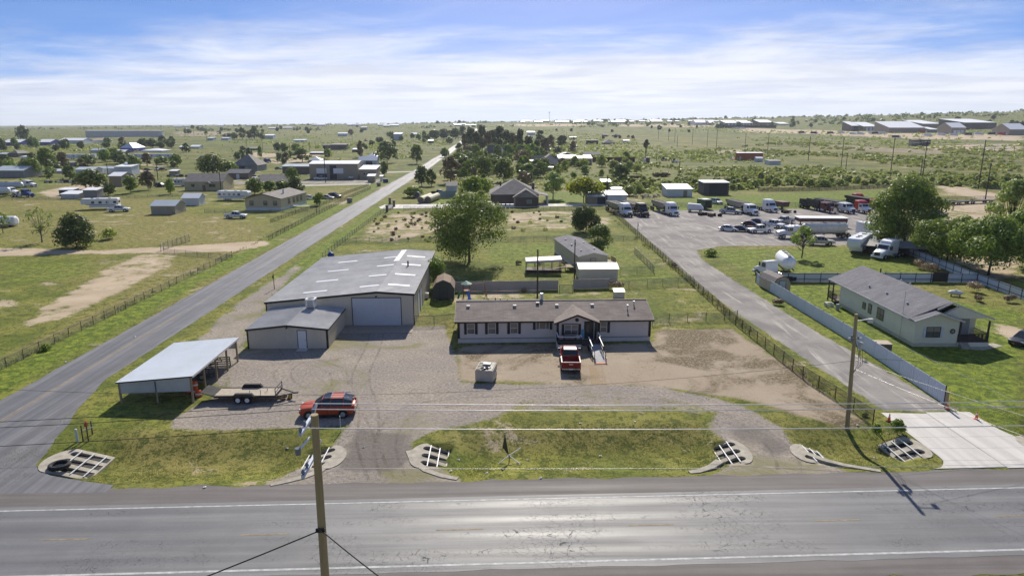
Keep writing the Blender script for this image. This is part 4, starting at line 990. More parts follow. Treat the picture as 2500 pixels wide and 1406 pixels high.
MB().box(-ox, W+ox, -oy-.03, -oy, ze-.12, ze+.09).bar((-ox-.02,-oy,ze), (-ox-.02,Ln/2,pz), .03, .2).bar((W+ox+.02,-oy,ze), (W+ox+.02,Ln/2,pz), .03, .2).build('fascia', M_blk, rf)
MB().bar((-ox, Ln/2, pz+.1), (W+ox, Ln/2, pz+.1), .3, .03).build('ridge_cap', M_shbr, rf)
for x in (.12, W-.12, 11.62, 16.05): 
    yy = -.02 if x in (.12, W-.12) else -1.02
    MB().box(x-.14, x+.14, yy-.035, yy+.02, .6, ze-.05 if yy > -.5 else 2.6).build('corner_board', M_blk, t)
# projecting entry gable
gx0, gx1, gp = 11.5, 16.2, 3.62; gc = (gx0 + gx1) / 2
m = MB().prism([(gx0, .56), (gx1, .56), (gx1, 2.62), (gc, gp - .12), (gx0, 2.62)], 'y', -1.0, .1); ribs_x(m, gx0, gx1, -1.0, .56, lambda x: 2.62 + (gp-2.74)*(1-abs(x-gc)/(gc-gx0)), .205, .012, .03); m.build('entry_wall', M_grv, t)
MB().box(gx0+.02, gx1-.02, -.98, .1, 0, .56).build('skirting', M_skirt, t)
m = MB(); yb = (gp - ze) / ((pz - ez) / (Ln/2)) - oy
for sg in (-1, 1):
    xe = gc + sg * (gc - gx0 + .3); zev = ze - .02
    a, b, c, d = (xe, -1.35, zev), (gc, -1.35, gp), (gc, yb, gp + .03), (xe, -oy + .05, zev + .04)
    if sg > 0: a, b, c, d = b, a, d, c
    sheet(m, a, b, c, d, .09)
gr = m.build('entry_roof', M_shbr, t)
MB().bar((gx0-.3,-1.37,ze-.02),(gc,-1.37,gp),.04,.2).bar((gc,-1.37,gp),(gx1+.3,-1.37,ze-.02),.04,.2).build('fascia', M_blk, gr)
MB().cyl((gc, -1.0, 2.98), (gc, -1.05, 2.98), .22, n=16).build('gable_vent', M_blk, t)
wz = 1.78
for x in (1.55, 4.0, 6.6): window(t, x, -.02, wz-.02, .82, 1.2, bars='h', frame=M_wht, pane=GLb, shut=M_blk)
window(t, 9.95, -.02, 2.02, 1.5, .78, bars='', frame=M_wht, pane=GLb, shut=M_blk)
for sg in (-.38, .38): MB().box(9.95+sg-.02, 9.95+sg+.02, -.066, -.03, 1.63, 2.41).build('mullion', M_wht, t)
window(t, 13.2, -1.02, wz+.05, 1.5, 1.15, bars='hv', frame=M_wht, pane=GLb, shut=M_blk)
window(t, 17.15, -.02, wz, .72, 1.2, bars='h', frame=M_wht, pane=GLb, shut=M_blk)
dr = door(t, 15.25, -1.02, .72, .98, 2.02, M_blk, trim=M_blk); MB().box(-.3, .3, -.06, -.035, .35, 1.75).build('door_glass', GL, dr)
MB().cyl((14.62, -1.06, 2.35), (14.62, -1.06, 2.58), .06, n=8).build('porch_lamp', M_wht, t)
MB().box(14.42, 14.72, -1.14, -1.03, .8, 1.85).build('blue_banner', pm('banner_blue', (.12, .34, .45), .7), t)
for x, y, h, mm in [(1.2, 2.9, .25, M_offw), (6.8, 2.9, .25, M_offw), (9.6, 3.4, .28, M_dsteel), (11.9, 2.95, .25, M_offw), (16.2, 2.95, .25, M_offw), (20.3, 1.9, .6, M_steel), (21.3, 3.0, .45, M_steel)]:
    zz = ze + (y + oy) * (pz - ez) / (Ln/2)
    (MB().box(-.14, .14, -.14, .14, 0, h*.7).box(-.2, .2, -.2, .2, h*.7, h) if h < .4 else MB().cyl((0,0,0),(0,0,h),.07,n=8).cyl((0,0,h),(0,0,h+.1),.12,n=8)).build('roof_vent', mm, rf, (x, y, zz))
for x, h in ((3.6, .35), (4.5, .45), (5.1, .35), (6.0, .3), (10.2, .95)):
    MB().cyl((0,0,0),(0,0,h),.08 if h < .9 else .2,n=8).build('vent_pipe', M_dsteel if h < .9 else M_steel, rf, (x, Ln*.56, pz - .1))
sheet(MBs := MB(), (-.2, Ln*.55, pz-.06), (10.0, Ln*.55, pz-.06), (10.0, Ln*.85, pz-.7), (-.2, Ln*.85, pz-.7), .16); MBs.build('rear_roof_sheet', M_whtm, rf)
# porch deck, steps and ramp
t = thing('porch_deck', 'brown timber porch deck with railings at the mobile home door', 'deck', (hx0 + 11.45, hy0 - .85, 0), R(1.0))
m = MB()
for k in range(33): m.box(.02 + k*.148, .02 + k*.148 + .138, -2.05, -.2, .68, .72)
m.build('deck_boards', M_deck, t); m = MB().box(.02, 2.7, -2.04, -1.98, 0, .66).box(.0, .05, -2.0, -.2, 0, .66).box(4.85, 4.9, -2.0, -.2, 0, .66); m.build('skirt_panel', M_skirt, t)
def rail(pts, hgt, posts, parent, mt=M_wht, mp=M_blk):
    for a, b in zip(pts[:-1], pts[1:]):
        a, b = Vector(a), Vector(b); up = Vector((0, 0, hgt)); MB().bar(a + up, b + up, .10, .05).build('handrail', mt, parent)
        n = max(1, int((b - a).length / .14)); m = MB()
        for i in range(n + 1): p = a.lerp(b, i / n); m.bar(p + Vector((0,0,.02)), p + Vector((0,0,hgt-.03)), .03, .03)
        m.bar(a + Vector((0,0,.1)), b + Vector((0,0,.1)), .04, .06); m.build('balusters', mp, parent)
rail([(.06, -.25, .72), (.06, -2.0, .72), (2.45, -2.0, .72)], .85, 0, t); rail([(2.7, -2.0, .72), (2.7, -1.2, .72)], .85, 0, t)
for k in range(4): MB().box(2.75, 3.35, -2.05-.28*(k+1), -2.05-.28*k, 0, .70-.17*(k+1)).build('step', M_wood, t)
rail([(4.84, -.25, .72), (4.84, -2.0, .72)], .85, 0, t)
t = thing('access_ramp', 'grey wheelchair ramp with white handrails beside the red pickup', 'ramp', (hx0 + 15.0, hy0 - 2.85, 0), R(3))
MB().hexa([(0, -4.35, .0), (1.2, -4.35, .0), (1.2, 0, .58), (0, 0, .58)], [(0, -4.35, .06), (1.2, -4.35, .06), (1.2, 0, .70), (0, 0, .70)]).build('ramp_surface', pm('ramp_grey', (.30, .30, .31), .75, var=.15), t)
MB().box(.02, 1.18, -4.75, -4.3, -.02, .07).build('ramp_lip', pm('ramp_orange', (.50, .20, .10), .8), t)
for x in (.0, 1.2):
    MB().bar((x, -2.3, 1.2), (x, .1, 1.55), .09, .05).build('handrail', M_wht, t); m = MB()
    for y in (-3.6, -2.3, -1.1, .0): m.bar((x, y, 0), (x, y, .92 + .6*(1+y/4.35)), .06, .06)
    m.bar((x, -4.4, .45), (x, 0, 1.05), .04, .05).bar((x, -4.3, 0), (x, -3.4, 1.0), .05, .05); m.build('rail_frame', M_blk, t)
t = thing('garden_bench', 'dark slatted garden bench on the porch below the double window', 'bench', (hx0 + 13.0, hy0 - 1.25, .72), R(1)); m = MB().box(-.75, .75, -.45, 0, .40, .45); m.build('seat', M_dsteel, t)
m = MB().box(-.75, .75, -.02, .03, .80, .86); 
for x in np.linspace(-.72, .72, 12): m.box(x-.02, x+.02, -.01, .02, .45, .82)
m.build('backrest', M_dsteel, t)
for x in (-.68, .68):
    for y in (-.4, -.03): MB().box(x-.03, x+.03, y-.03, y+.03, 0, .41).build('leg', M_dsteel, t)
# ------------------------------------------------------------------ dumpster
p = G(1187, 926); t = thing('dumpster', 'beige metal dumpster with open slatted black lid in the front yard', 'dumpster', p, R(-14)); M_bei = pm('beige_steel', (.47, .41, .34), .7, var=.14, sc=2)
m = MB().hexa([(-.9,-.85,.1),(.9,-.85,.1),(.9,.85,.1),(-.9,.85,.1)], [(-.9,-.85,1.25),(.9,-.85,1.25),(.9,.85,1.5),(-.9,.85,1.5)]); m.build('bin', M_bei, t)
for x in (-.82, .42): MB().hexa([(x,-.9,1.26),(x+.4,-.9,1.26),(x+.4,.9,1.52),(x,.9,1.52)], [(x,-.9,1.30),(x+.4,-.9,1.30),(x+.4,.9,1.56),(x,.9,1.56)]).build('lid', M_blk, t)
for k in range(5):
    y = -.75 + k*.33; MB().bar((-.8, y, 1.33+(y+.85)*.147), (-.05, y, 1.33+(y+.85)*.147), .05, .03).build('lid_slat', M_dsteel, t)
MB().box(-.4, .4, .1, .8, 1.5, 1.58).build('white_lid_panel', M_offw, t)
for x in (-.96, .96): MB().box(x-.06, x+.06, -.5, .5, .75, .9).build('fork_pocket', M_bei, t)
m = MB(); m.ell((-.1,-.45,1.28), (.35,.3,.16)).ell((.35,-.3,1.3), (.3,.3,.15)); m.build('rubbish_bags', pm('bag_black', (.02,.02,.022), .35), t)
# ------------------------------------------------------------------ culvert aprons with white safety bars
M_pipe = pm('culvert_pipe', (.014, .013, .012), .8, var=.3); M_bars = pm('white_bar', (.78, .78, .76), .5, var=.08)  # near-black pipe colour stands in for the shade deep inside
LABS = ['concrete culvert apron with white bars at the side road corner', 'culvert apron left of the gravel drive behind the front pole', 'culvert apron right of the gravel drive', 'culvert apron at the right end of the middle ditch', 'culvert apron at the left end of the ditch below the right pole', 'culvert apron with white bars beside the concrete driveway', 'culvert apron at the right edge beyond the concrete driveway']
def holed(outer, holes, zf, th, name, mt, parent):
    bm = bmesh.new(); edges = []
    for lp in [outer] + holes:
        vs = [bm.verts.new((x, y, 0)) for x, y in lp]; edges += [bm.edges.new((vs[i], vs[(i+1) % len(vs)])) for i in range(len(vs))]
    bmesh.ops.triangle_fill(bm, edges=edges, use_beauty=True)
    r = bmesh.ops.extrude_face_region(bm, geom=list(bm.faces)); low = [v for v in r['geom'] if isinstance(v, bmesh.types.BMVert)]
    ls = set(low)
    for v in bm.verts: v.co.z = zf(v.co.x, v.co.y) - (th if v in ls else 0)
    bmesh.ops.recalc_face_normals(bm, faces=bm.faces); me = bpy.data.meshes.new(name); bm.to_mesh(me); bm.free(); me.materials.append(mt); return link(name, me, parent)
for (x0, x1, y0, y1, dr_, npipe), lab in zip(APRONS, LABS):
    cx, cy = (x0+x1)/2, (y0+y1)/2; L_, Wd = x1-x0, y1-y0; back = -dr_
    t = thing('culvert_apron', lab, 'culvert', (cx, cy, 0))
    def zf(x, y, dr_=dr_, L_=L_): return .06 - .74 * max(0, min(1, (.2 + dr_ * x / L_) / .7))
    outer = []; hb = L_/2 + .05
    for k in range(13):                                   # rounded end towards the drive, straight edge into the ditch
        a = -math.pi/2 + math.pi*k/12; outer.append((back*(hb*.45 + hb*.75*math.cos(a)), (Wd/2+.02)*math.sin(a)))
    outer += [(-back*(L_/2), Wd/2), (-back*(L_/2), -Wd/2)]
    tail = []
    holes = []; 
    for k in range(npipe):
        yc = (k - (npipe-1)/2) * Wd/ (npipe + .35); rr = Wd / (npipe + .35) * .30
        h = []
        for j in range(7):
            a = -math.pi/2 + math.pi*j/6; h.append((back*(L_*.16 + rr*1.2*math.cos(a)), yc + rr*math.sin(a)))
        h += [(-back*(L_/2-.12), yc+rr), (-back*(L_/2-.12), yc-rr)]; holes.append(h)
        m = MB(); pts = []
        for j in range(7):
            a = math.pi*j/6; pts.append((math.cos(a)*(rr-.01), -math.sin(a)*rr*2.0))
        ring = lambda xx, zz: [(xx, yc+p_[0], zz+p_[1]) for p_ in pts]
        m.loft([ring(back*(L_*.16+rr), -.12), ring(-back*(L_/2-.14), -.68)], 0, False); m.V = m.V
        m.build('pipe', M_pipe, t)
    holed(outer, holes, zf, .5, 'slab', m_conc2, t)
    for k in range(3):
        xx = back * (L_*.10 - k*L_*.235); MB().bar((xx, -Wd/2*.86, zf(xx,0)+.06), (xx, Wd/2*.86, zf(xx,0)+.06), .07, .07).build('safety_bar', M_bars, t)
# low concrete tails running from the aprons along the drive radius
for lab, pts in [('curved concrete edging from the drive apron down to the highway', [(1000,1100),(1010,1125),(1040,1148),(1080,1162),(1117,1169)]), ('curved concrete edging at the right end of the middle ditch', [(1757,1125),(1735,1140),(1705,1150),(1683,1153)]), ('long curved concrete edging below the right pole', [(1945,1085),(1965,1105),(2010,1122),(2060,1135),(2150,1150)]), ('concrete edging left of the gravel drive', [(805,1130),(780,1150),(740,1165),(700,1175),(660,1184)])]:
    P = [G(u, v) for u, v in pts]; V = []
    for i, p in enumerate(P):
        d = (P[min(i+1, len(P)-1)] - P[max(0, i-1)]).normalized(); nrm = Vector((-d.y, d.x, 0)); wv = .32 * (1 - .5*i/len(P))
        a, b = p + nrm*wv, p - nrm*wv; V.append([(a.x, a.y, .05), (b.x, b.y, .05), (b.x, b.y, -.4), (a.x, a.y, -.4)])
    m = MB().loft(V); o_ = m.build('concrete_edging', m_conc2); tag(o_, lab, 'edging')
p = G(146, 1140); t = thing('old_tyre', 'large black tyre lying on the corner culvert apron', 'tyre', (p.x, p.y, .0)); rings = []
for k in range(18):
    a = 2*math.pi*k/18; rings.append([((.62+.16*math.cos(b))*math.cos(a), (.62+.16*math.cos(b))*math.sin(a), .17+.17*math.sin(b)) for b in np.linspace(0, 2*math.pi, 9)[:-1]])
MB().loft(rings + [rings[0]], 0, False, True).build('tread', M_tyre, t)
# ------------------------------------------------------------------ roadside marker group
p = G(190, 1078); t = thing('pedestal_post', 'pale grey marker pedestal beside the side road corner', 'post', p); MB().cyl((0,0,-.2),(-.03,0,1.05),.1,.1,10).build('tube', pm('pedestal_grey', (.52,.58,.57), .6), t); MB().cyl((-.03,0,1.05),(-.03,0,1.12),.11,.06,10).build('cap', M_offw, t)
for lab, u, v, h in (('left rusty post of the roadside meter stand', 203, 1076, 1.35), ('rusty meter post with orange head at the side road corner', 216, 1075, 1.6), ('thin rusty post behind the roadside meter stand', 226, 1060, 1.2)):
    p = G(u, v); t = thing('rusty_post', lab, 'post', p); MB().cyl((0,0,-.2),(0,0,h),.05,n=8).build('pipe', M_rust, t)
    if 'orange' in lab: MB().box(-.12,.12,-.1,.1,h-.35,h-.05).build('meter_box', pm('meter_orange',(.32,.10,.03),.8), t); MB().bar((-.5,0,h-.75),(.35,.3,h-.55),.05,.05).build('cross_bar', M_steel, t); MB().cyl((0,0,h-.05),(0,0,h+.12),.06,n=8).build('cap', M_or, t)
p = G(832, 1054); t = thing('sign_post', 'thin metal post beside the red suv', 'post', p); MB().cyl((0,0,-.2),(0,0,1.45),.035,n=6).build('pipe', M_steel, t)
# ------------------------------------------------------------------ five pointed lawn ornament: one tall dark blade over four white rods
p = G(1243, 1103); zz = tz(p.x, p.y); t = thing('yard_sculpture', 'dark blade over crossed white rods standing in the ditch', 'sculpture', (p.x, p.y, zz))
MB().add([(-.02,0,.55),(-.52,-.05,1.25),(-.33,0,2.45),(-.12,-.05,1.15),(-.32,.10,1.2)], [(0,1,2),(0,2,3),(0,3,4),(0,4,1),(1,4,2),(4,3,2)]).build('blade', pm('blade_grey',(.05,.055,.062),.4,.4), t)
for q in ((-.85,-.35,.02),(.82,-.35,.02),(.95,.15,1.15),(-.35,.1,.95)): MB().bar((0,0,.55), q, .055, .055).build('rod', M_wht, t)
MB().cyl((0,0,-.2),(0,0,.6),.04,n=6).build('stake', M_dsteel, t)
# ------------------------------------------------------------------ traffic cones
M_cone = pm('cone_orange', (.80, .13, .03), .5, var=.12)
for lab, u, v in (('traffic cone on the left edge of the concrete driveway', 2170, 1029), ('traffic cone at the end post of the white fence', 2312, 998), ('traffic cone on the right edge of the concrete driveway', 2383, 1024)):
    p = G(u, v); t = thing('traffic_cone', lab, 'cone', (p.x, p.y, .04), .4); MB().box(-.19,.19,-.19,.19,0,.04).build('base', M_cone if u > 2300 else M_tyre, t); MB().cyl((0,0,.04),(0,0,.72),.14,.03,12).build('body', M_cone, t); MB().cyl((0,0,.42),(0,0,.56),.086,.062,12).build('white_band', M_wht, t)
# ------------------------------------------------------------------ barn shed, playset, rear yard
def gambrel(t, W, L, he, hb, hp, wallm, roofm, trim=None, doorm=None):
    P = [(-W/2,.15),(W/2,.15),(W/2,he),(W*.34,hb),(0,hp),(-W*.34,hb),(-W/2,he)]; MB().prism(P, 'y', 0, L).build('wall', wallm, t)
    Q = [(W/2+.08,he-.08),(W*.34,hb),(0,hp),(-W*.34,hb),(-W/2-.08,he-.08)]; m = MB()
    for (a, b), (c, d) in zip(Q[:-1], Q[1:]): m.hexa([(a,-.1,b),(a,L+.1,b),(c,L+.1,d),(c,-.1,d)], [(a,-.1,b+.06),(a,L+.1,b+.06),(c,L+.1,d+.06),(c,-.1,d+.06)])
    r_ = m.build('roof', roofm, t)
    if trim:
        m = MB()
        for (a, b), (c, d) in zip(Q[:-1], Q[1:]): m.bar((a,-.11,b),(c,-.11,d),.04,.1)
        m.build('rake_trim', trim, r_)
    if doorm: door(t, .0, 0, .15, 1.0 if W < 3 else 1.1, 1.75, doorm, trim=trim or M_blk)
p = G(1083, 733); t = thing('barn_shed', 'dark grey barn shed with brown gambrel roof beside the shop', 'shed', p, R(2)); gambrel(t, 3.1, 4.6, 1.75, 2.55, 3.0, pm('dark_grey_wood',(.055,.062,.062),.8,var=.15,sc=4,streak=True), pm('brown_shingle_shed',(.20,.135,.095),.9,var=.2), None, pm('dark_grey_door',(.05,.056,.056),.8))
for x in (-1.3, 1.2): MB().box(x-.2,x+.2,.1,.5,-.02,.16).build('block', m_conc2, t)
p = G(1150, 727); t = thing('playset', 'wooden playset with green umbrella roof and blue slide', 'playset', p, R(8)); M_pw = pm('play_wood',(.30,.15,.075),.85,var=.2)
for x in (-1.1, -.2):
    for y in (-.5, .5): MB().box(x-.05,x+.05,y-.05,y+.05,0,2.2).build('post', M_pw, t)
MB().box(-1.15,-.15,-.55,.55,1.1,1.18).build('platform', M_pw, t); MB().cyl((-.65,0,2.15),(-.65,0,2.55),.85,.15,8).build('canopy', pm('canopy_green',(.10,.25,.19),.6), t); MB().hexa([(-.75,-.55,1.1),(-.35,-.55,1.1),(-.15,-2.0,.1),(-.55,-2.0,.1)],[(-.75,-.55,1.2),(-.35,-.55,1.2),(-.15,-2.0,.2),(-.55,-2.0,.2)]).build('slide', pm('slide_blue',(.02,.12,.5),.4), t)
MB().bar((-.2,0,2.1),(2.0,0,2.1),.1,.1).build('swing_beam', M_pw, t)
for y in (-.8,.8): MB().bar((2.0,0,2.15),(2.3,y,0),.09,.09).build('leg', M_pw, t)
MB().tube([(-1.2,-.2,1.1),(-1.8,-.6,.8),(-2.0,-1.1,.25)],.16,8).build('tube_slide', pm('slide_green',(.02,.16,.09),.4), t)
p = G(1040, 728); t = thing('air_conditioner', 'white air conditioner unit by the shop side door', 'appliance', p); MB().box(-.4,.4,-.4,.4,.05,.8).build('cabinet', M_offw, t); MB().cyl((0,0,.8),(0,0,.84),.3,n=12).build('fan_grille', M_dsteel, t)
p = G(1512, 728); t = thing('pump_house', 'small tan box shed with pale sloped lid behind the mobile home', 'shed', p); MB().hexa([(-.75,0,0),(.75,0,0),(.75,1.2,0),(-.75,1.2,0)],[(-.75,0,.9),(.75,0,.9),(.75,1.2,1.15),(-.75,1.2,1.15)]).build('wall', M_tan, t); MB().hexa([(-.85,-.1,.9),(.85,-.1,.9),(.85,1.3,1.17),(-.85,1.3,1.17)],[(-.85,-.1,.96),(.85,-.1,.96),(.85,1.3,1.23),(-.85,1.3,1.23)]).build('lid', pm('lid_green',(.50,.60,.56),.5), t)
a = G(1415, 687); b = G(1508, 687); W = b.x - a.x; t = thing('metal_garage', 'low white roofed tan garage behind the short metal fence', 'garage', a); m = MB().prism([(0,0),(5.2,0),(5.2,2.05),(2.6,2.5),(0,2.05)], 'x', 0, W); ribs_x(m,0,W,0,0,lambda x: 2.05,.3); m.build('wall', M_tan, t)
m = MB(); sheet(m,(-.15,-.2,2.02),(W+.15,-.2,2.02),(W+.15,2.6,2.52),(-.15,2.6,2.52),.05); sheet(m,(-.15,2.6,2.52),(W+.15,2.6,2.52),(W+.15,5.4,2.02),(-.15,5.4,2.02),.05); roof_ribs(m,(-.15,-.2,2.02),(W+.15,-.2,2.02),(W+.15,2.6,2.52),(-.15,2.6,2.52),20,t=.05); m.build('roof', pm('white_roof',(.62,.62,.61),.5,var=.08), t)
# rear trailer home: long axis runs away from the camera
p = G(1412, 664); t = thing('trailer_home', 'beige single wide trailer home with grey roof behind the garage', 'house', p, R(8)); W, L = 5.2, 19.0
MB().prism([(0,.5),(W,.5),(W,2.75),(W/2,3.35),(0,2.75)], 'y', 0, L).build('wall', pm('beige_siding',(.50,.46,.35),.75,var=.07), t); MB().box(.02,W-.02,.02,L-.02,0,.5).build('skirting', M_skirt, t)
m = MB(); sheet(m,(-.2,-.3,2.70),(W/2,-.3,3.36),(W/2,L+.3,3.36),(-.2,L+.3,2.70),.08); sheet(m,(W/2,-.3,3.36),(W+.2,-.3,2.70),(W+.2,L+.3,2.70),(W/2,L+.3,3.36),.08); rf = m.build('roof', M_shgr, t); MB().bar((-.2,-.32,2.7),(W/2,-.32,3.36),.04,.14).bar((W/2,-.32,3.36),(W+.2,-.32,2.7),.04,.14).build('fascia', M_offw, rf)
for x, y in ((1.2,3),(1.0,9),(1.3,15),(3.9,4),(3.8,11)): MB().box(x-.15,x+.15,y-.15,y+.15,3.0,3.35).build('roof_vent', M_offw, rf)
window(t, 2.6, -.01, 1.8, .9, 1.1, bars='', frame=pm('brown_frame',(.12,.09,.07),.7), pane=pm('board_tan',(.45,.41,.32),.8))
MB().box(-.03,.0,.01,L,.5,.56).build('belt_trim', M_offw, t)
t = thing('timber_steps', 'grey timber steps and landing at the right side of the trailer home', 'deck', p + Vector((5.5, 4.0, 0)), R(8))
MB().box(.0,1.8,0,3.0,.7,.78).build('landing', M_wood, t)
for k in range(3): MB().box(.1,1.5,-.3*(k+1),-.3*k,0,.62-.2*k).build('step', M_wood, t)
rail([(1.75,0,.78),(1.75,3,.78)],.8,0,t,M_wood,M_wood)
a = G(1284, 668); t = thing('patio_cover', 'white flat patio cover on thin posts left of the trailer home', 'canopy', a); W = 6.2; MB().hexa([(0,0,2.05),(W,0,2.35),(W,3.0,2.45),(0,3.0,2.15)],[(0,0,2.13),(W,0,2.43),(W,3.0,2.53),(0,3.0,2.23)]).build('roof', pm('patio_pink',(.63,.57,.55),.6), t)
MB().hexa([(0,-.03,1.75),(W,-.03,2.05),(W,0,2.05),(0,0,1.75)],[(0,-.03,2.16),(W,-.03,2.46),(W,0,2.46),(0,0,2.16)]).build('fascia', pm('patio_face',(.55,.49,.47),.6), t)
for x in (.1,1.6,3.1,4.6,6.0):
    for y in (.1,2.8): MB().box(x-.04,x+.04,y-.04,y+.04,0,2.1).build('post', M_dsteel, t)
MB().box(.0,W,.5,2.8,0,.5).build('low_wall', M_deck, t)
t = thing('entry_ramp', 'sloping grey ramp and landing left of the trailer home', 'ramp', G(1300, 664), R(5)); MB().hexa([(0,-.6,0),(6.0,-.6,.75),(6.0,.6,.75),(0,.6,0)],[(0,-.6,.07),(6.0,-.6,.85),(6.0,.6,.85),(0,.6,.07)]).build('ramp_surface', M_wood, t); MB().box(6.0,8.2,-.8,1.8,.76,.86).build('landing', M_wood, t); rail([(0,.6,.05),(6.0,.6,.84)],.8,0,t,M_wood,M_wood)
for x,y in ((6.1,-.7),(8.1,-.7),(6.1,1.7),(8.1,1.7)): MB().box(x-.06,x+.06,y-.06,y+.06,0,.78).build('post', M_wood, t)
# ------------------------------------------------------------------ right house (long axis away from the camera)
rx0, ry0 = 47.9, 74.2; t = thing('ranch_home', 'cream manufactured home with slate shingle roof inside the white fence', 'house', (rx0, ry0, 0), R(-1.5)); W, L = 8.6, 18.6
MB().prism([(0,0),(4.95,0),(4.95,3.15),(0,3.15)],'y',0,L).build('wall', M_cream, t); MB().prism([(4.95,0),(W,0),(W,3.15),(4.95,3.15)],'y',2.6,L).build('wall', M_cream, t)
m = MB()
for k in range(14): m.box(-.018,.0,.02,L,.45+k*.19,.47+k*.19); m.box(.02,4.93,-.018,0,.45+k*.19,.47+k*.19)
m.build('lap_siding', M_cream, t)
MB().box(-.05,4.98,-.05,.0,0,.42).box(-.05,0,0,L,0,.42).build('stucco_base', pm('base_cream',(.60,.54,.38),.85,var=.12), t)
MB().prism([(.0,3.14),(4.95,3.14),(2.5,3.92)],'y',-.0,1.0).build('gable_wall', M_cream, t)
MB().prism([(2.6,3.14),(W+.2,3.14),(5.3,4.55)],'y',.75,1.2).build('gable_wall', M_cream, t)
rg_, ez = 4.35, 3.12; m = MB(); sheet(m,(-.4,.9,ez-.1),(rg_,.9,5.0),(rg_,L+3.2,5.0),(-.4,L+3.2,ez-.1),.10); sheet(m,(rg_,.9,5.0),(W+.8,.9,ez-.1),(W+.8,L+.4,ez-.1),(rg_,L+3.2,5.0),.10); rf = m.build('roof', M_shgr, t)
m = MB(); sheet(m,(-.4,-.35,ez-.1),(2.45,-.35,4.0),(2.45,2.2,4.0),(-.4,1.2,ez-.1),.11); sheet(m,(2.45,-.35,4.0),(5.35,-.35,ez-.1),(5.35,1.2,ez-.1),(2.45,2.2,4.0),.11); m.build('front_gable_roof', M_shgr, rf)
MB().bar((-.42,-.36,ez-.08),(2.45,-.36,4.0),.04,.18).bar((2.45,-.36,4.0),(5.37,-.36,ez-.08),.04,.18).build('bargeboard', M_offw, rf); MB().bar((2.7,.72,4.2),(rg_,.72,5.0),.04,.2).bar((rg_,.72,5.0),(W+.85,.72,ez-.08),.04,.2).build('bargeboard', M_offw, rf); MB().bar((-.42,.9,ez-.06),(-.42,L+3.2,ez-.06),.04,.16).build('fascia', M_offw, rf)
window(t,2.1,-.01,1.75,1.55,1.15,bars='hv',frame=M_blk,pane=GLb); 
for x in (1.12,3.08): MB().box(x-.13,x+.13,-.06,-.02,1.12,2.35).build('shutter', pm('shutter_pale',(.62,.66,.70),.6), t)
MB().cyl((4.3,-.02,1.85),(4.3,-.07,1.85),.30,n=18).build('star_plaque', pm('plaque_rust',(.07,.045,.035),.7), t)
st = MB(); pts = [(4.3+(.24 if k%2==0 else .10)*math.sin(math.pi*k/5), 1.85+(.24 if k%2==0 else .10)*math.cos(math.pi*k/5)) for k in range(10)]; st.prism(pts,'y',-.10,-.065); st.build('star', pm('star_tan',(.40,.33,.24),.6), t)
for y, w_, h_, bars in ((11.7,.7,.8,'h'),(10.2,.75,1.15,''),(7.6,1.5,1.35,'hv')): window(t,-.01,y,1.75,w_,h_,'-x',bars,frame=M_blk,pane=GLb)
window(t,6.0,2.59,1.7,1.2,1.2,bars='hv',frame=M_wht,pane=GLb); door(t,7.4,2.59,.7,.95,2.0,pm('storm_door',(.35,.36,.37),.4),trim=M_wht)
for x, y, h in ((1.3,13.5,.35),(1.5,9.5,.3),(1.4,4.6,.3),(5.0,18,.6),(6.6,15.5,.3),(5.8,12,.25)): 
    zz = 5.0-(5.0-ez)*abs(x-rg_)/rg_; MB().cyl((0,0,0),(0,0,h),.09,n=8).cyl((0,0,h),(0,0,h+.1),.16,.1,n=8).build('roof_vent', M_dsteel if h>.5 else M_steel, rf, (x,y,zz))
MB().cyl((-.2,2.5,.0),(-.2,2.5,6.0),.03,n=6).build('antenna_mast', M_steel, t)
MB().box(5.0,8.6,-.1,2.6,.55,.68).build('porch_floor', M_deck, t); MB().box(5.0,8.6,-.12,2.6,0,.54).build('porch_base', M_cream, t)
for x in (5.2,8.45): MB().box(x-.08,x+.08,-.02,.14,.6,3.1).build('porch_post', M_deck, t)
for a, b in (((6.2,-.05,.68),(8.5,-.05,.68)),((8.5,-.05,.68),(8.5,2.5,.68))): 
    MB().bar(Vector(a)+Vector((0,0,.85)),Vector(b)+Vector((0,0,.85)),.08,.06).build('porch_rail', M_deck, t); m = MB()
    for i in range(19): q = Vector(a).lerp(Vector(b), i/18); m.bar(q,q+Vector((0,0,.83)),.04,.04)
    m.build('balusters', M_deck, t)
for k in range(3): MB().box(5.1,6.1,-.12-.28*(k+1),-.12-.28*k,0,.55-.17*k).build('step', m_conc2, t)
MB().box(-.35,4.0,L+.05,L+3.0,.5,.62).build('rear_deck', M_deck, t); 
for x,y in ((-.3,L+2.9),(1.8,L+2.9),(3.9,L+2.9),(-.3,L+1.5)): MB().box(x-.07,x+.07,y-.07,y+.07,0,3.1).build('rear_post', M_deck, t)
rail([(-.33,L+.2,.62),(-.33,L+2.9,.62),(3.9,L+2.9,.62)],.85,0,t,M_wood,M_deck)
t = thing('garden_steps', 'loose white steps beside the rear deck of the cream home', 'steps', G(2026, 750), R(0))
for k in range(3): MB().box(-.5,.5,-.1+.28*k,.2+.28*k,.1+.2*k,.18+.2*k).build('tread', M_offw, t)
MB().box(.4,.5,-.1,.75,0,.55).box(-.5,-.4,-.1,.75,0,.55).build('stringer', M_offw, t)
p = G(2044, 757); t = thing('meter_box', 'grey utility meter box on the lawn by the cream home', 'meter', p); MB().box(-.2,.2,-.15,.15,0,.85).build('cabinet', pm('meter_grey',(.36,.39,.41),.5), t)
p = G(2150, 858); t = thing('cistern_box', 'brown boxy water cistern inside the white fence', 'tank', p, R(-8)); MB().box(-.85,.85,-.7,.7,0,1.05).build('wall', pm('box_brown',(.17,.13,.115),.8), t); MB().box(-.9,.9,-.75,.75,1.05,1.12).build('lid', pm('lid_tan',(.42,.35,.27),.8), t)
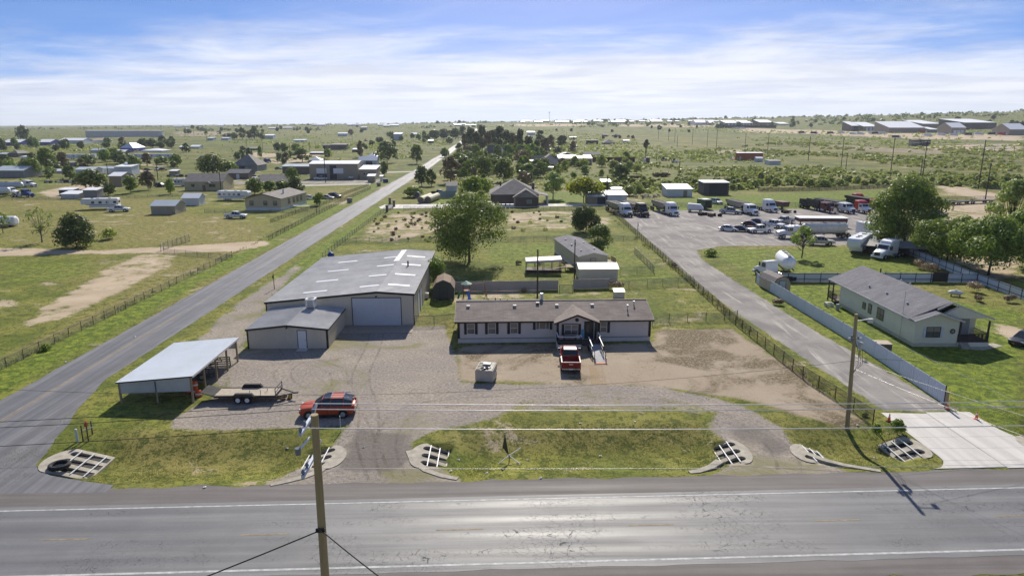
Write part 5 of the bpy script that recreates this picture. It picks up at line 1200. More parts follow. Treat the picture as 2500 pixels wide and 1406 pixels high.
p = G(2332, 723); t = thing('propane_tank', 'white propane tank on the lawn behind the cream home', 'tank', p, R(-25)); MB().ell((0,0,.55),(1.05,.36,.36),10,8).build('vessel', M_wht, t); MB().box(-.6,-.5,-.2,.2,0,.3).box(.5,.6,-.2,.2,0,.3).build('feet', M_dsteel, t); MB().cyl((0,0,.85),(0,0,1.0),.15,n=8).build('dome', M_offw, t)
p = G(1908, 716); t = thing('garden_shed', 'small tan gambrel shed with pale door at the white fence corner', 'shed', p, R(6)); gambrel(t,2.7,4.6,1.6,2.3,2.65,pm('shed_tan',(.52,.44,.32),.75),M_shtan,M_deck,pm('shed_door',(.55,.60,.66),.6))
p = G(808, 628); t = thing('tarp_heap', 'small blue and white tarp bundle behind the shop', 'tarp', p); MB().ell((0,0,.45),(.7,.5,.55),8,5).build('blue_tarp', pm('tarp_blue',(.03,.07,.28),.5), t); MB().ell((-.2,.1,.85),(.35,.3,.45),8,5).build('white_sheet', M_offw, t)
# ------------------------------------------------------------------ roadside mailboxes at the bottom edge
t = thing('mailbox', 'small dark mailbox top with grey lid at the bottom edge', 'mailbox', Vector((5.72, 31.0, 0))); MB().box(-.16,.16,-.3,.3,1.0,1.28).build('box', M_blk, t); MB().box(-.17,.17,-.31,.31,1.28,1.31).build('lid', pm('mail_lid',(.36,.40,.44),.4,.3), t); MB().box(-.06,.06,-.06,.06,-.2,1.0).build('post', M_wood, t)
t = thing('roadside_stake', 'dark tilted stake left of the mailbox at the bottom edge', 'post', Vector((4.9, 31.0, 0))); MB().cyl((.2,0,-.2),(-.12,.05,1.25),.06,n=8).build('pipe', M_dsteel, t); MB().cyl((-.12,.05,1.25),(-.13,.05,1.32),.075,n=8).build('cap', M_dsteel, t)
# ------------------------------------------------------------------ vehicles: forward is -y, wheels on z = 0
def paint(name, c, rough=.36): return pm('paint_' + name, c, rough, .0, var=.06, sc=1.0, spec=.38)
P_red = paint('red', (.24, .012, .014)); P_org = paint('orange_red', (.42, .06, .02), .42); P_wht = paint('white', (.74, .75, .76)); P_blk = paint('black', (.012, .012, .014)); P_dk = paint('dark_blue', (.02, .024, .034)); P_sil = paint('silver', (.42, .44, .46)); P_mar = paint('maroon', (.10, .016, .02)); P_blue = paint('blue', (.02, .05, .22)); P_red2 = paint('bright_red', (.42, .03, .025)); P_bei = paint('beige', (.52, .49, .43)); P_grn = paint('green', (.05, .10, .055)); P_teal = paint('teal', (.02, .20, .20))
M_lite = pm('headlight', (.65, .68, .70), .15, spec=.8); M_tail = pm('tail_light', (.35, .012, .01), .25); M_chr = pm('chrome', (.62, .63, .65), .18, .9, var=.05)
def smooth(o, lv=2):
    md = o.modifiers.new('round', 'SUBSURF'); md.levels = lv; md.render_levels = lv
    for p_ in o.data.polygons: p_.use_smooth = True
    return o
def rr(y, hw, z0, z1, c=.12, ct=None):
    ct = c if ct is None else ct
    return [(-hw+c, y, z0), (hw-c, y, z0), (hw, y, z0+c), (hw, y, z1-ct), (hw-ct, y, z1), (-hw+ct, y, z1), (-hw, y, z1-ct), (-hw, y, z0+c)]
def cabin(t, secs, paintm, glassm, roof_i, pillars=True):
    """secs: (y, half width low, half width high, z low, z high)"""
    rings = [[(-a, y, z0), (a, y, z0), (b, y, z1), (-b, y, z1)] for y, a, b, z0, z1 in secs]
    MB().loft(rings).build('window_glass', glassm, t)
    i, j = roof_i; m = MB(); rs = []
    for y, a, b, z0, z1 in secs[i:j+1]: rs.append([(-b-.02, y, z1-.10), (b+.02, y, z1-.10), (b-.05, y, z1+.035), (-b+.05, y, z1+.035)])
    r_ = m.loft(rs).build('roof', paintm, t)
    if pillars:
        m = MB()
        for k, (y, a, b, z0, z1) in enumerate(secs):
            for sg in (-1, 1): m.bar((sg*(a-.005), y, z0), (sg*(b-.005), y, z1), .04, .05)
        m.build('pillars', paintm, t)
    return r_
def lights(t, hw, yf, yr, zf, zr, fw=.32, fh=.16, rw=.16, rh=.35):
    for sg in (-1, 1):
        MB().box(sg*(hw-.22)-fw/2, sg*(hw-.22)+fw/2, yf-.03, yf+.1, zf-fh/2, zf+fh/2).build('headlight', M_lite, t)
        MB().box(sg*(hw-.12)-rw/2, sg*(hw-.12)+rw/2, yr-.1, yr+.03, zr-rh/2, zr+rh/2).build('tail_light', M_tail, t)
def four(t, hw, y0, y1, r=.36, wd=.24, rim=None):
    for x in (-hw, hw):
        for y in (y0, y1): wheel(t, x, y, r, wd, rim)
def arches(t, hw, ys, r, mt=None):
    for x in (-1, 1):
        for y in ys: MB().cyl((x*(hw-.12), y, r), (x*(hw+.006), y, r), r*1.2, n=14).build('wheel_arch', mt or M_tyre, t)
def suv(label, loc, rz, pt, roofp=None, group=None, name='parked_suv'):
    t = thing(name, label, 'suv', loc, rz, group); hw = .96
    b = [rr(-2.38, .72, .42, .80, .1), rr(-2.30, .88, .32, .92, .12), rr(-1.9, .95, .26, 1.02, .10), rr(-1.05, .96, .25, 1.10, .08), rr(0, .97, .25, 1.12, .08), rr(1.6, .97, .26, 1.12, .08), rr(2.25, .94, .30, 1.10, .12), rr(2.40, .86, .42, 1.02, .14)]
    smooth(MB().loft(b, sm=False).build('body', pt, t))
    r_ = cabin(t, [(-1.15, .84, .80, 1.08, 1.10), (-.35, .86, .68, 1.08, 1.66), (.4, .87, .70, 1.08, 1.72), (1.5, .86, .69, 1.08, 1.70), (2.22, .82, .66, 1.06, 1.50)], roofp or pt, GL, (1, 3))
    MB().hexa([(-.62,-.28,1.735),(.62,-.28,1.735),(.62,.35,1.77),(-.62,.35,1.77)],[(-.62,-.28,1.745),(.62,-.28,1.745),(.62,.35,1.78),(-.62,.35,1.78)]).build('sunroof', GL, r_)
    for x in (-.6,.6): MB().bar((x,-.1,1.82),(x,2.0,1.78),.04,.05).build('roof_rail', M_chr, r_)
    for y in (.45,1.5): MB().bar((-.6,y,1.84),(.6,y,1.84),.06,.03).build('roof_bar', M_chr, r_)
    arches(t, .965, (-1.5, 1.42), .36); four(t, .88, -1.5, 1.42, .36); lights(t, .92, -2.30, 2.36, .80, 1.0, .34, .16, .16, .34)
    MB().box(-.45,.45,-2.42,-2.30,.52,.78).build('grille', M_blk, t); MB().box(-.85,.85,2.3,2.46,.42,.6).build('bumper', M_blk, t); MB().box(-.25,.25,2.40,2.43,.72,.85).build('number_plate', M_wht, t)
    seams(t, .975, (-.95,.12,1.18), .42, 1.06); MB().box(-.97,.97,-1.05,.98,.22,.36).build('sill', M_blk, t)
    for sg in (-1,1): MB().box(sg*.98-.1,sg*.98+.1,-.85,-.68,1.08,1.24).build('mirror', pt, t)
    return t
def pickup(label, loc, rz, pt, group=None, crew=True, bed=M_blk, name='pickup_truck', detail=True):
    t = thing(name, label, 'pickup', loc, rz, group); hw = .99
    cb = .95 if crew else .35
    b = [rr(-2.95, .86, .50, 1.0, .1), rr(-2.85, .95, .42, 1.10, .12), rr(-2.3, .99, .38, 1.16, .12), rr(-1.35, 1.0, .36, 1.22, .10), rr(cb, 1.0, .36, 1.24, .06)]
    smooth(MB().loft(b).build('body', pt, t))
    m = MB(); m.box(-1.0, -.90, cb, 2.88, .40, 1.26).box(.90, 1.0, cb, 2.88, .40, 1.26).box(-.9, .9, cb, cb+.08, .5, 1.24); m.build('bed_sides', pt, t)
    MB().box(-1.0, 1.0, 2.86, 2.94, .52, 1.26).build('tailgate', pt, t); MB().box(-.9, .9, cb+.08, 2.86, .62, .70).build('bed_floor', bed, t)
    cabin(t, [(-1.42, .88, .82, 1.20, 1.22), (-.72, .90, .70, 1.20, 1.82), (0, .91, .72, 1.20, 1.90), (cb-.18, .90, .71, 1.20, 1.88), (cb+.02, .88, .74, 1.20, 1.40)], pt, GL, (1, 3))
    arches(t, .995, (-1.85, 1.85), .40); four(t, .89, -1.85, 1.85, .40, .27); lights(t, .97, -2.88, 2.90, .92, 1.02, .34, .2, .16, .42)
    MB().box(-.5,.5,-2.98,-2.85,.62,1.02).build('grille', M_chr, t); MB().box(-.95,.95,-3.05,-2.9,.42,.6).build('bumper', M_chr, t); MB().box(-.92,.92,2.92,3.06,.46,.62).build('rear_bumper', M_chr, t); MB().box(-.2,.2,3.055,3.07,.48,.6).build('number_plate', M_wht, t)
    seams(t, 1.0, (-1.2,-.1,cb-.05), .45, 1.18); MB().box(-.2,.2,2.935,2.955,.98,1.06).build('badge', M_chr, t)
    for sg in (-1,1): MB().box(sg*1.1-.12,sg*1.1+.12,-1.15,-1.0,1.22,1.46).build('mirror', M_blk, t)
    return t
def seams(t, hw, ys, z0, z1):
    for sg in (-1,1):
        m = MB()
        for y in ys: m.box(sg*hw-.012,sg*hw+.008,y-.012,y+.012,z0,z1)
        m.build('door_seam', M_blk, t)
        for y in ys[1:]: MB().box(sg*hw-.01,sg*hw+.025,y-.28,y-.12,z1-.2,z1-.15).build('door_handle', M_chr, t)
def sedan(label, loc, rz, pt, group=None, name='parked_car'):
    t = thing(name, label, 'car', loc, rz, group)
    smooth(MB().loft([rr(-2.35,.70,.40,.66,.1), rr(-2.2,.86,.28,.74,.12), rr(-1.0,.91,.22,.90,.10), rr(.6,.92,.22,.93,.08), rr(1.7,.90,.24,.92,.12), rr(2.35,.78,.38,.84,.14)]).build('body', pt, t))
    cabin(t, [(-1.05,.82,.78,.88,.90),(-.2,.83,.62,.88,1.38),(.7,.83,.63,.90,1.42),(1.25,.82,.60,.90,1.32),(1.85,.78,.70,.88,.92)], pt, GL, (1,3))
    arches(t,.915,(-1.42,1.4),.33); four(t,.82,-1.42,1.4,.33,.22); lights(t,.86,-2.26,2.30,.62,.74,.34,.14,.26,.16); MB().box(-.5,.5,-2.38,-2.25,.36,.58).build('grille', M_blk, t); MB().box(-.78,.78,2.28,2.40,.34,.5).build('bumper', pt, t)
    return t
def boxwheel(t, xs, ys, r=.5, wd=.28):
    for y in ys:
        for x in xs: wheel(t, x, y, r, wd)
def semi(label, loc, rz, pt, trim=None, sleeper=True, tall=True, conv=False, trailer=None, tp=None, roofp=None, group=None):
    """tractor unit; the trailer it pulls is its own thing"""
    t = thing('semi_truck', label, 'truck', loc, rz, group); trim = trim or pt
    hb = 3.55 if tall else 2.9
    if conv: hood = [rr(-.05,.72,.75,1.55,.12), rr(.2,.84,.70,1.75,.1), rr(1.9,.92,.70,1.95,.1)]
    else: hood = [rr(0,.88,.62,1.25,.2), rr(.25,1.02,.55,1.50,.2), rr(.9,1.10,.55,1.72,.2), rr(1.75,1.14,.6,1.98,.15)]
    smooth(MB().loft(hood).build('hood', pt, t))
    MB().loft([rr(1.7,1.16,.75,2.0,.08), rr(2.1,1.18,.75,2.72,.10), rr(3.3,1.20,.75,2.85,.10)]).build('cab', pt, t)
    if sleeper: MB().loft([rr(2.35,1.08,2.6,2.82,.1), rr(2.75,1.14,2.5,hb-.25,.15), rr(3.3,1.2,.8,hb,.2), rr(5.1,1.2,.8,hb,.2)]).build('sleeper', roofp or pt, t)
    MB().hexa([(-1.0,1.62,1.96),(1.0,1.62,1.96),(1.0,1.9,1.96),(-1.0,1.9,1.96)],[(-.95,1.99,2.62),(.95,1.99,2.62),(.95,2.2,2.62),(-.95,2.2,2.62)]).build('windscreen', GL, t)
    for sg in (-1,1):
        MB().hexa([(sg*1.185,2.12,1.75),(sg*1.21,2.12,1.75),(sg*1.21,3.05,1.75),(sg*1.185,3.05,1.75)],[(sg*1.185,2.25,2.5),(sg*1.21,2.25,2.5),(sg*1.21,3.05,2.5),(sg*1.185,3.05,2.5)]).build('side_window', GL, t)
        MB().box(sg*.78-.2,sg*.78+.2,(.03 if not conv else .12),.2,1.0,1.28).build('headlight', M_lite, t)
        MB().box(sg*1.42-.12,sg*1.42+.12,1.8,1.9,1.85,2.55).bar((sg*1.15,1.85,2.3),(sg*1.4,1.85,2.3),.04,.04).build('mirror', M_blk, t)
        MB().cyl((sg*1.02,3.4,.62),(sg*1.02,4.7,.62),.32,n=10).build('fuel_tank', M_chr, t)
        if conv: MB().cyl((sg*1.1,3.42,1.2),(sg*1.1,3.42,3.9),.09,n=8).build('exhaust_stack', M_chr, t)
    MB().box(-.52,.52,-.10 if not conv else -.12,.12,.78,1.42 if not conv else 1.58).build('grille', M_chr if conv else M_dsteel, t); MB().box(-1.15,1.15,-.18,.1,.42,.78).build('bumper', M_chr if conv else trim, t)
    MB().box(-.45,.45,3.2,7.6,.75,.98).build('chassis', M_dsteel, t); MB().box(-.5,.5,5.9,6.9,.98,1.12).build('fifth_wheel', M_dsteel, t)
    boxwheel(t,(-1.02,1.02),(1.05,)); boxwheel(t,(-.98,.98),(5.7,7.0),.5,.5); MB().box(-1.2,1.2,7.62,7.68,.3,.9).build('mud_flap', M_blk, t)
    return t
def hopper(label, loc, rz, pt, L=10.5, group=None, y0=5.8, deep=True):
    """belly dump trailer with steep ends"""
    t = thing('hopper_trailer', label, 'trailer', loc, rz, group)
    def ring(y, zb, zt, wb): return [(-wb,y,zb),(wb,y,zb),(1.25,y,zt),(-1.25,y,zt)]
    m = MB().loft([ring(y0,2.35,2.75,1.2), ring(y0+.4,2.2,2.85,1.2), ring(y0+L*.42,.75,2.9,.55), ring(y0+L*.62,.75,2.9,.55), ring(y0+L-.4,2.2,2.85,1.2), ring(y0+L,2.35,2.75,1.2)]); m.build('hopper', pt, t)
    m = MB().box(-1.3,-1.22,y0,y0+L,2.78,2.98).box(1.22,1.3,y0,y0+L,2.78,2.98).box(-1.22,1.22,y0,y0+.08,2.78,2.98).box(-1.22,1.22,y0+L-.08,y0+L,2.78,2.98); m.build('top_rim', M_dsteel, t)
    MB().box(-1.18,1.18,y0+.3,y0+L-.3,2.905,2.93).build('dark_load', pm('load_dark',(.05,.048,.045),.95), t)
    for sg in (-1,1):
        MB().bar((sg*1.0,y0,1.3),(sg*1.0,y0+L+.6,1.3),.12,.2).build('frame_rail', M_dsteel, t)
    for y in (y0+.9,y0+L-.8): MB().box(-1.0,1.0,y-.1,y+.1,1.3,2.3).build('end_post', M_dsteel, t)
    boxwheel(t,(-.98,.98),(y0+L-1.0,y0+L+.3),.5,.5); return t
def enddump(label, loc, rz, pt, L=9.5, y0=5.8):
    t = thing('dump_trailer', label, 'trailer', loc, rz); m = MB().box(-1.25,1.25,y0,y0+L,1.25,1.4).box(-1.25,-1.18,y0,y0+L,1.4,2.9).box(1.18,1.25,y0,y0+L,1.4,2.9).box(-1.18,1.18,y0,y0+.07,1.4,3.0).box(-1.18,1.18,y0+L-.07,y0+L,1.4,2.7); m.build('tub', pt, t); m = MB()
    for k in range(9): m.box(-1.31,-1.25,y0+.3+k*L/9,y0+.42+k*L/9,1.3,2.85).box(1.25,1.31,y0+.3+k*L/9,y0+.42+k*L/9,1.3,2.85)
    m.build('side_ribs', pt, t); MB().box(-.5,.5,y0,y0+L+.3,.9,1.24).build('chassis', M_dsteel, t); boxwheel(t,(-.98,.98),(y0+L-1.6,y0+L-.3),.5,.5); return t
def tanker(label, loc, rz, pt, L=10.0, y0=5.8, cones=True):
    t = thing('bulk_tanker', label, 'trailer', loc, rz); n = 14; rings = []
    for y, r, z in ((y0,.35,2.3),(y0+.25,.95,2.25),(y0+1.0,1.22,2.2),(y0+L*.5,1.28,2.1),(y0+L-1.0,1.22,2.2),(y0+L-.25,.95,2.25),(y0+L,.35,2.3)): rings.append([(r*math.cos(2*math.pi*k/n),y,z+r*math.sin(2*math.pi*k/n)) for k in range(n)])
    MB().loft(rings,0,True,True).build('tank', pt, t)
    if cones:
        for f in (.28,.5,.72): MB().cyl((0,y0+L*f,1.6),(0,y0+L*f,.65),1.05,.22,12).build('hopper_cone', pt, t)
    for f in (.2,.5,.8): MB().cyl((0,y0+L*f,3.2),(0,y0+L*f,3.48),.3,n=10).build('hatch', M_dsteel, t)
    MB().box(-.3,.3,y0+.5,y0+L-.5,3.36,3.40).build('walkway', M_dsteel, t)
    for sg in (-1,1): MB().bar((sg*.8,y0+.5,1.05),(sg*.8,y0+L+.3,1.05),.12,.2).build('frame_rail', M_dsteel, t)
    m = MB(); 
    for x in (-.25,.25): m.bar((x,y0+L+.12,.8),(x,y0+L+.12,3.3),.05,.05)
    for z in np.arange(1,3.3,.3): m.bar((-.25,y0+L+.12,z),(.25,y0+L+.12,z),.04,.04)
    m.build('ladder', M_whtm, t); boxwheel(t,(-.98,.98),(y0+L-1.3,y0+L),.5,.5); return t
def camper(label, loc, rz, L=8.5, fifth=True, stripe=None, pt=None, slide=False, wins=4):
    t = thing('camper_trailer', label, 'camper', loc, rz); pt = pt or P_wht; hw = 1.22
    P = [(-L/2,.55),(L/2,.55),(L/2,3.05),(L/2-.3,3.2),(-L/2-1.8 if fifth else -L/2+.3,3.2),(-L/2-2.2 if fifth else -L/2,2.7),(-L/2-2.1 if fifth else -L/2-.15,1.6),(-L/2,1.5)]
    MB().prism(P,'x',-hw,hw).build('body', pt, t)
    for sg in (-1,1):
        for k in range(wins):
            y = -L/2+1.1+k*(L-2)/max(1,wins-1); MB().box(sg*hw-.015,sg*hw+.015,y-.42,y+.42,1.75,2.4).build('window', GL, t)
        if stripe: MB().hexa([(sg*hw-.012,-L/2-1.0,1.45),(sg*hw+.012,-L/2-1.0,1.45),(sg*hw+.012,L/2-.4,1.15),(sg*hw-.012,L/2-.4,1.15)],[(sg*hw-.012,-L/2-1.0,1.62),(sg*hw+.012,-L/2-1.0,1.62),(sg*hw+.012,L/2-.4,1.25),(sg*hw-.012,L/2-.4,1.25)]).build('stripe', stripe, t)
        MB().box(sg*hw-.02,sg*hw+.02,L*.12,L*.12+.65,.7,2.5).build('door', M_offw, t)
    MB().box(-.9,.9,L/2-.01,L/2+.02,1.8,2.5).build('rear_window', GL, t)
    for y in (-L*.2,L*.2): MB().box(-.35,.35,y-.4,y+.4,3.2,3.42).build('roof_unit', M_offw, t)
    MB().box(-.3,.3,-L*.45,-L*.38,3.2,3.3).build('roof_vent', M_blk, t)
    boxwheel(t,(-1.08,1.08),(L*.12,L*.12+.85),.36,.24)
    if slide: MB().box(-hw-.75,-hw-.01,-L*.25,L*.3,.75,2.75).build('slide_out', pt, t); 
    if slide:
        for k in range(3): MB().box(-hw-.765,-hw-.75,-L*.2+k*1.5,-L*.2+k*1.5+.9,1.6,2.35).build('slide_window', GL, t)
    if not fifth: MB().bar((0,-L/2-.1,.6),(0,-L/2-1.3,.55),.1,.1).build('hitch', M_dsteel, t)
    return t

# ---- near vehicles
suv('orange red suv with roof rails parked on the gravel yard', Vector((-15.1, 56.6, 0)), R(-86), P_org)
pickup('red pickup truck parked nose in before the porch', Vector((7.62, 69.1, 0)), R(177), P_red, bed=P_sil)
# flatbed equipment trailer
p = Vector((-23.4, 60.3, 0)); t = thing('flatbed_trailer', 'black flatbed trailer with wooden deck beside the pole shed', 'trailer', p, R(90)); L = 5.6
M_plank = pm('grey_plank', (.42, .36, .28), .9, var=.18, sc=3)
for k in range(7): MB().box(-1.0+k*.286,-1.0+k*.286+.272,-L/2,L/2,.62,.67).build('plank', M_plank, t)
MB().box(-1.06,-1.0,-L/2,L/2,.52,.72).build('side_rail', M_dsteel, t); MB().box(1.0,1.06,-L/2,L/2,.52,.72).build('side_rail', M_dsteel, t); MB().box(-1.0,1.0,-L/2-.06,-L/2,.52,.72).build('end_rail', M_dsteel, t)
for sg in (-1,1):
    MB().prism([(-1.0,.68),(1.0,.68),(.75,1.02),(-.75,1.02)],'x',min(sg*1.06,sg*1.34),max(sg*1.06,sg*1.34)).build('mudguard', M_blk, t)
    for y in (-.42,.42): wheel(t,sg*1.2,y+.1,.36,.22,M_wht)
MB().hexa([(-.95,L/2,.66),(.95,L/2,.66),(.95,L/2+.06,.60),(-.95,L/2+.06,.60)],[(-.95,L/2+1.2,1.05),(.95,L/2+1.2,1.05),(.95,L/2+1.25,1.0),(-.95,L/2+1.25,1.0)]).build('ramp_tail', M_tyre, t)
m = MB(); m.bar((-1.0,-L/2,.6),(-.05,-L/2-1.5,.55),.09,.1).bar((1.0,-L/2,.6),(.05,-L/2-1.5,.55),.09,.1).bar((0,-L/2-1.4,.55),(0,-L/2-1.85,.58),.12,.12); m.build('tongue', M_dsteel, t)
m = MB().bar((-1.0,-L/2-.05,.7),(-1.0,-L/2-.05,1.35),.06,.06).bar((1.0,-L/2-.05,.7),(1.0,-L/2-.05,1.35),.06,.06).bar((-1.0,-L/2-.05,1.32),(1.0,-L/2-.05,1.32),.06,.06).bar((-1.0,-L/2-.05,1.0),(1.0,-L/2-.05,1.0),.05,.05); m.build('headboard', M_dsteel, t)
MB().cyl((0,-L/2-1.2,0),(0,-L/2-1.2,.55),.06,n=8).build('jack', M_dsteel, t); MB().cyl((-.12,-L/2-1.0,.02),(.12,-L/2-1.0,.32),.2,.12,8).build('yellow_jug', pm('jug_yellow',(.60,.36,.02),.5), t)
m = MB()
for x,y in ((-.7,-1.4),(-.7,-.4),(.3,-1.7)): m.bar((x,y,.67),(x,y,1.15),.06,.06)
m.bar((-.7,-1.4,1.1),(-.7,-.4,1.1),.03,.03); m.build('tie_posts', M_offw, t)
# ---- truck lot: tractors in a row facing the camera
M_hop = pm('hopper_grey', (.36, .34, .31), .6, .2, var=.15); M_hopd = pm('dump_dark', (.035, .033, .032), .7, var=.3); M_hopw = pm('hopper_white', (.62, .62, .60), .5, var=.1)
for lab, u, v, pt, kw, tr, tl in [
    ('white sleeper truck nearest the lot corner, first of the row', 1537, 531, P_wht, dict(trim=M_blk, tall=True), 'h', ('grey hopper trailer behind the first white truck', M_hop)),
    ('black sleeper truck, the only black one in the row', 1577, 531, P_blk, dict(), 'h', ('grey hopper trailer behind the black truck', M_hop)),
    ('white truck with silver grille standing third in the row', 1650, 529, P_wht, dict(), 'h', ('grey hopper trailer behind the third truck', M_hop)),
    ('white day cab truck pulling the steep grey hopper', 1845, 527, P_wht, dict(tall=False), 'h', ('steep grey hopper trailer in the middle of the row', M_hop)),
    ('tall white truck with high roof sleeper, alone without trailer', 1893, 520, P_wht, dict(), None, None),
    ('dark red long nose truck with a black dump trailer', 2037, 522, P_mar, dict(conv=True, tall=False), 'd', ('long black end dump trailer behind the dark red truck', M_hopd)),
    ('white and blue truck right of the dark red one', 2083, 523, P_wht, dict(trim=P_blue, tall=False, roofp=P_wht), 'h', ('white hopper trailer behind the white and blue truck', M_hopw)),
    ('red and white truck with orange roof beside the big tree', 2122, 523, P_wht, dict(trim=P_red2, roofp=P_red2), None, None),
    ('bright red truck half hidden by the big tree', 2158, 514, P_red2, dict(tall=False), 'h', ('dark hopper trailer behind the hidden red truck', M_hopd)),
    ('bright red truck parked behind the red and white one', 2112, 503, P_red2, dict(), None, None)]:
    p = G(u, v); rz = R(8 + (u % 5)); semi(lab, p, rz, pt, **kw)
    if tr == 'h': hopper(tl[0], p, rz, tl[1])
    if tr == 'd': enddump(tl[0], p, rz, tl[1])
for lab, u, v, fn, pt, rz in [
    ('white sedan at the left end of the parked group', 1779, 564, sedan, P_wht, 62), ('dark sedan beside the white sedan', 1809, 565, sedan, P_dk, 58), ('maroon sedan behind the dark sedan', 1833, 553, sedan, P_mar, 60), ('dark blue sedan behind the maroon one', 1850, 547, sedan, P_dk, 60),
    ('white crew cab pickup in front of the parked group', 1855, 568, pickup, P_wht, -80), ('white pickup behind the crew cab pickup', 1888, 555, pickup, P_wht, 35), ('silver pickup beside the tyre heap', 1914, 546, pickup, P_sil, -60), ('beige pickup behind the sparse feathery tree', 2000, 598, pickup, P_bei, 82),
    ('silver pickup with open hood beside the wreck heap', 1783, 522, pickup, P_sil, 60), ('white suv behind the green box', 1749, 498, suv, P_wht, 20), ('dark sedan entering at the right edge by the cream home', 2500, 838, sedan, P_dk, -60),
    ('white suv seen past the big tree', 2290, 528, suv, P_wht, 60), ('silver sedan seen past the big tree', 2262, 532, sedan, P_sil, 60)]:
    fn(lab, G(u, v), R(rz), pt)
p = G(1896, 582); semi('white long nose truck hauling the weathered bulk tanker', p, R(-86), P_wht, conv=True, tall=False); tanker('weathered silver bulk tanker in the middle of the lot', p, R(-86), pm('tank_old', (.60,.59,.56), .5, .05, var=.2), 10.5)
p = G(1850, 668); semi('white cab tractor in front of the small pneumatic tanker', p + Vector((0, 0, 0)), R(200), P_wht, sleeper=False, tall=False, conv=False)
tanker('clean white pneumatic tanker beside the garden shed', G(1926, 676), math.atan2(-(G(1888,638)-G(1926,676)).x, (G(1888,638)-G(1926,676)).y), M_whtm, 7.5, 0)
p = G(2140, 634); semi('white sleeper tractor parked against the white fence', p, R(-58), P_wht, tall=True)
camper('long white fifth wheel camper with slide out by the big tree', G(2100, 612), R(-40), 8.5, True, None, P_wht, True)
camper('second white camper roof behind the fifth wheel', G(2165, 600), R(-70), 9.0, False, None, P_wht)
t = thing('box_trailer', 'pale blue white box body behind the campers', 'trailer', G(2125, 582), R(10)); MB().box(-1.3,1.3,0,3.5,.9,3.4).build('box', M_whtm, t); MB().box(-.6,.4,-.02,0,1.8,2.5).build('window', GL, t); boxwheel(t,(-1.0,1.0),(1.5,),.45)
t = thing('junk_van', 'white stripped van body in the wreck heap', 'van', G(1697, 517), R(70)); MB().loft([rr(-2.3,.8,.6,1.2,.2),rr(-1.5,.95,.5,2.2,.2),rr(1.8,.98,.5,2.4,.2),rr(2.2,.95,.6,2.3,.2)]).build('body', M_whtm, t); MB().box(.96,1.0,-1.2,.0,.6,2.1).build('door_dark_panel', M_blk, t); MB().box(-.8,.8,-1.62,-1.5,1.4,2.1).build('windscreen', GL, t); boxwheel(t,(-.85,.85),(-1.5,1.5),.38)  # black panel on the solid body paints the shaded doorway
t = thing('green_box', 'dark green box container in the wreck heap', 'container', G(1728, 512), R(12)); MB().box(-1.3,1.3,0,4.5,.4,2.9).build('box', pm('box_green',(.05,.10,.045),.6), t); MB().box(-.9,.9,-.02,0,.5,2.5).build('opening', M_blk, t); MB().box(-1.0,1.0,.5,3,2.9,3.05).build('roof_junk', M_whtm, t)  # black sheet on the solid box paints its shaded interior
t = thing('brown_bin', 'rusty brown steel bin beside the tall white truck', 'bin', G(1917, 512), R(12)); MB().hexa([(-1.2,0,.8),(1.2,0,.8),(1.2,4,.8),(-1.2,4,.8)],[(-1.35,-.1,2.3),(1.35,-.1,2.3),(1.35,4.2,2.3),(-1.35,4.2,2.3)]).build('bin', pm('bin_brown',(.13,.075,.06),.8), t); boxwheel(t,(-.95,.95),(3.0,),.45)
for i,(lab,u,v) in enumerate([('heap of truck axles and parts before the green box', 1712, 526), ('heap of engine parts beside the silver pickup', 1746, 528), ('pile of old tyres behind the bulk tanker', 1945, 556), ('bare chassis beside the brown bin', 1925, 520), ('axle pile right of the bulk tanker', 2090, 585)]):
    t = thing('scrap_heap', lab, 'scrap', G(u, v)); rg2 = random.Random(i)
    for k in range(9):
        x, y = rg2.uniform(-1.8,1.8), rg2.uniform(-1,1)
        if k % 3: MB().cyl((x,y,.2),(x+rg2.uniform(-.3,.3),y+.25,.45),.42,n=10).build('tyre', M_tyre, t)
        else: MB().cb((x,y,.5),(1.0,.7,.7)).build('part', [M_rust,M_dsteel,M_offw][k%3 if k<6 else 2], t)
t = thing('flat_roof_shelter', 'flat white roofed brown shelter behind the bulk tanker', 'shed', G(2010, 556), R(-4)); MB().box(-6,6,0,4,2.2,2.4).build('roof', M_wht, t); MB().box(-5.8,5.8,.1,3.9,1.4,2.2).build('wall', pm('shelter_red',(.13,.06,.055),.8), t)
for x in (-5.6,0,5.6): MB().box(x-.1,x+.1,.15,.35,0,1.4).build('post', M_dsteel, t)
t = thing('corrugated_roof_shed', 'long low rusty grey tin roofed shed under the big trees', 'shed', G(2215, 632), R(-25)); MB().hexa([(-8,0,2.0),(6,0,2.0),(6,5,2.6),(-8,5,2.6)],[(-8,0,2.06),(6,0,2.06),(6,5,2.66),(-8,5,2.66)]).build('roof', pm('tin_old',(.22,.22,.21),.6,.2,var=.3), t); MB().box(-7.8,5.8,4.6,4.8,0,2.5).build('wall', M_dsteel, t)
for x in (-7.7,-2,5.6): MB().box(x-.08,x+.08,.1,.26,0,2.0).build('post', M_dsteel, t)
# flat trailers parked on the dirt right of the tall tree
for i,(u,v) in enumerate([(2295,497),(2322,500),(2356,498),(2400,496)]):
    t = thing('flat_trailer', ['black gooseneck flat trailer nearest the tallest tree','second black flat trailer from the tallest tree','third black flat trailer from the tallest tree','black flat trailer farthest right on the dirt'][i], 'trailer', G(u,v), R(-75)); MB().box(-1.2,1.2,-3.5,3.5,.8,1.0).build('deck', M_dsteel, t); MB().bar((0,-3.5,.9),(0,-5.5,1.3),.2,.2).build('gooseneck', M_dsteel, t); boxwheel(t,(-1.1,1.1),(1.5,2.4),.38)
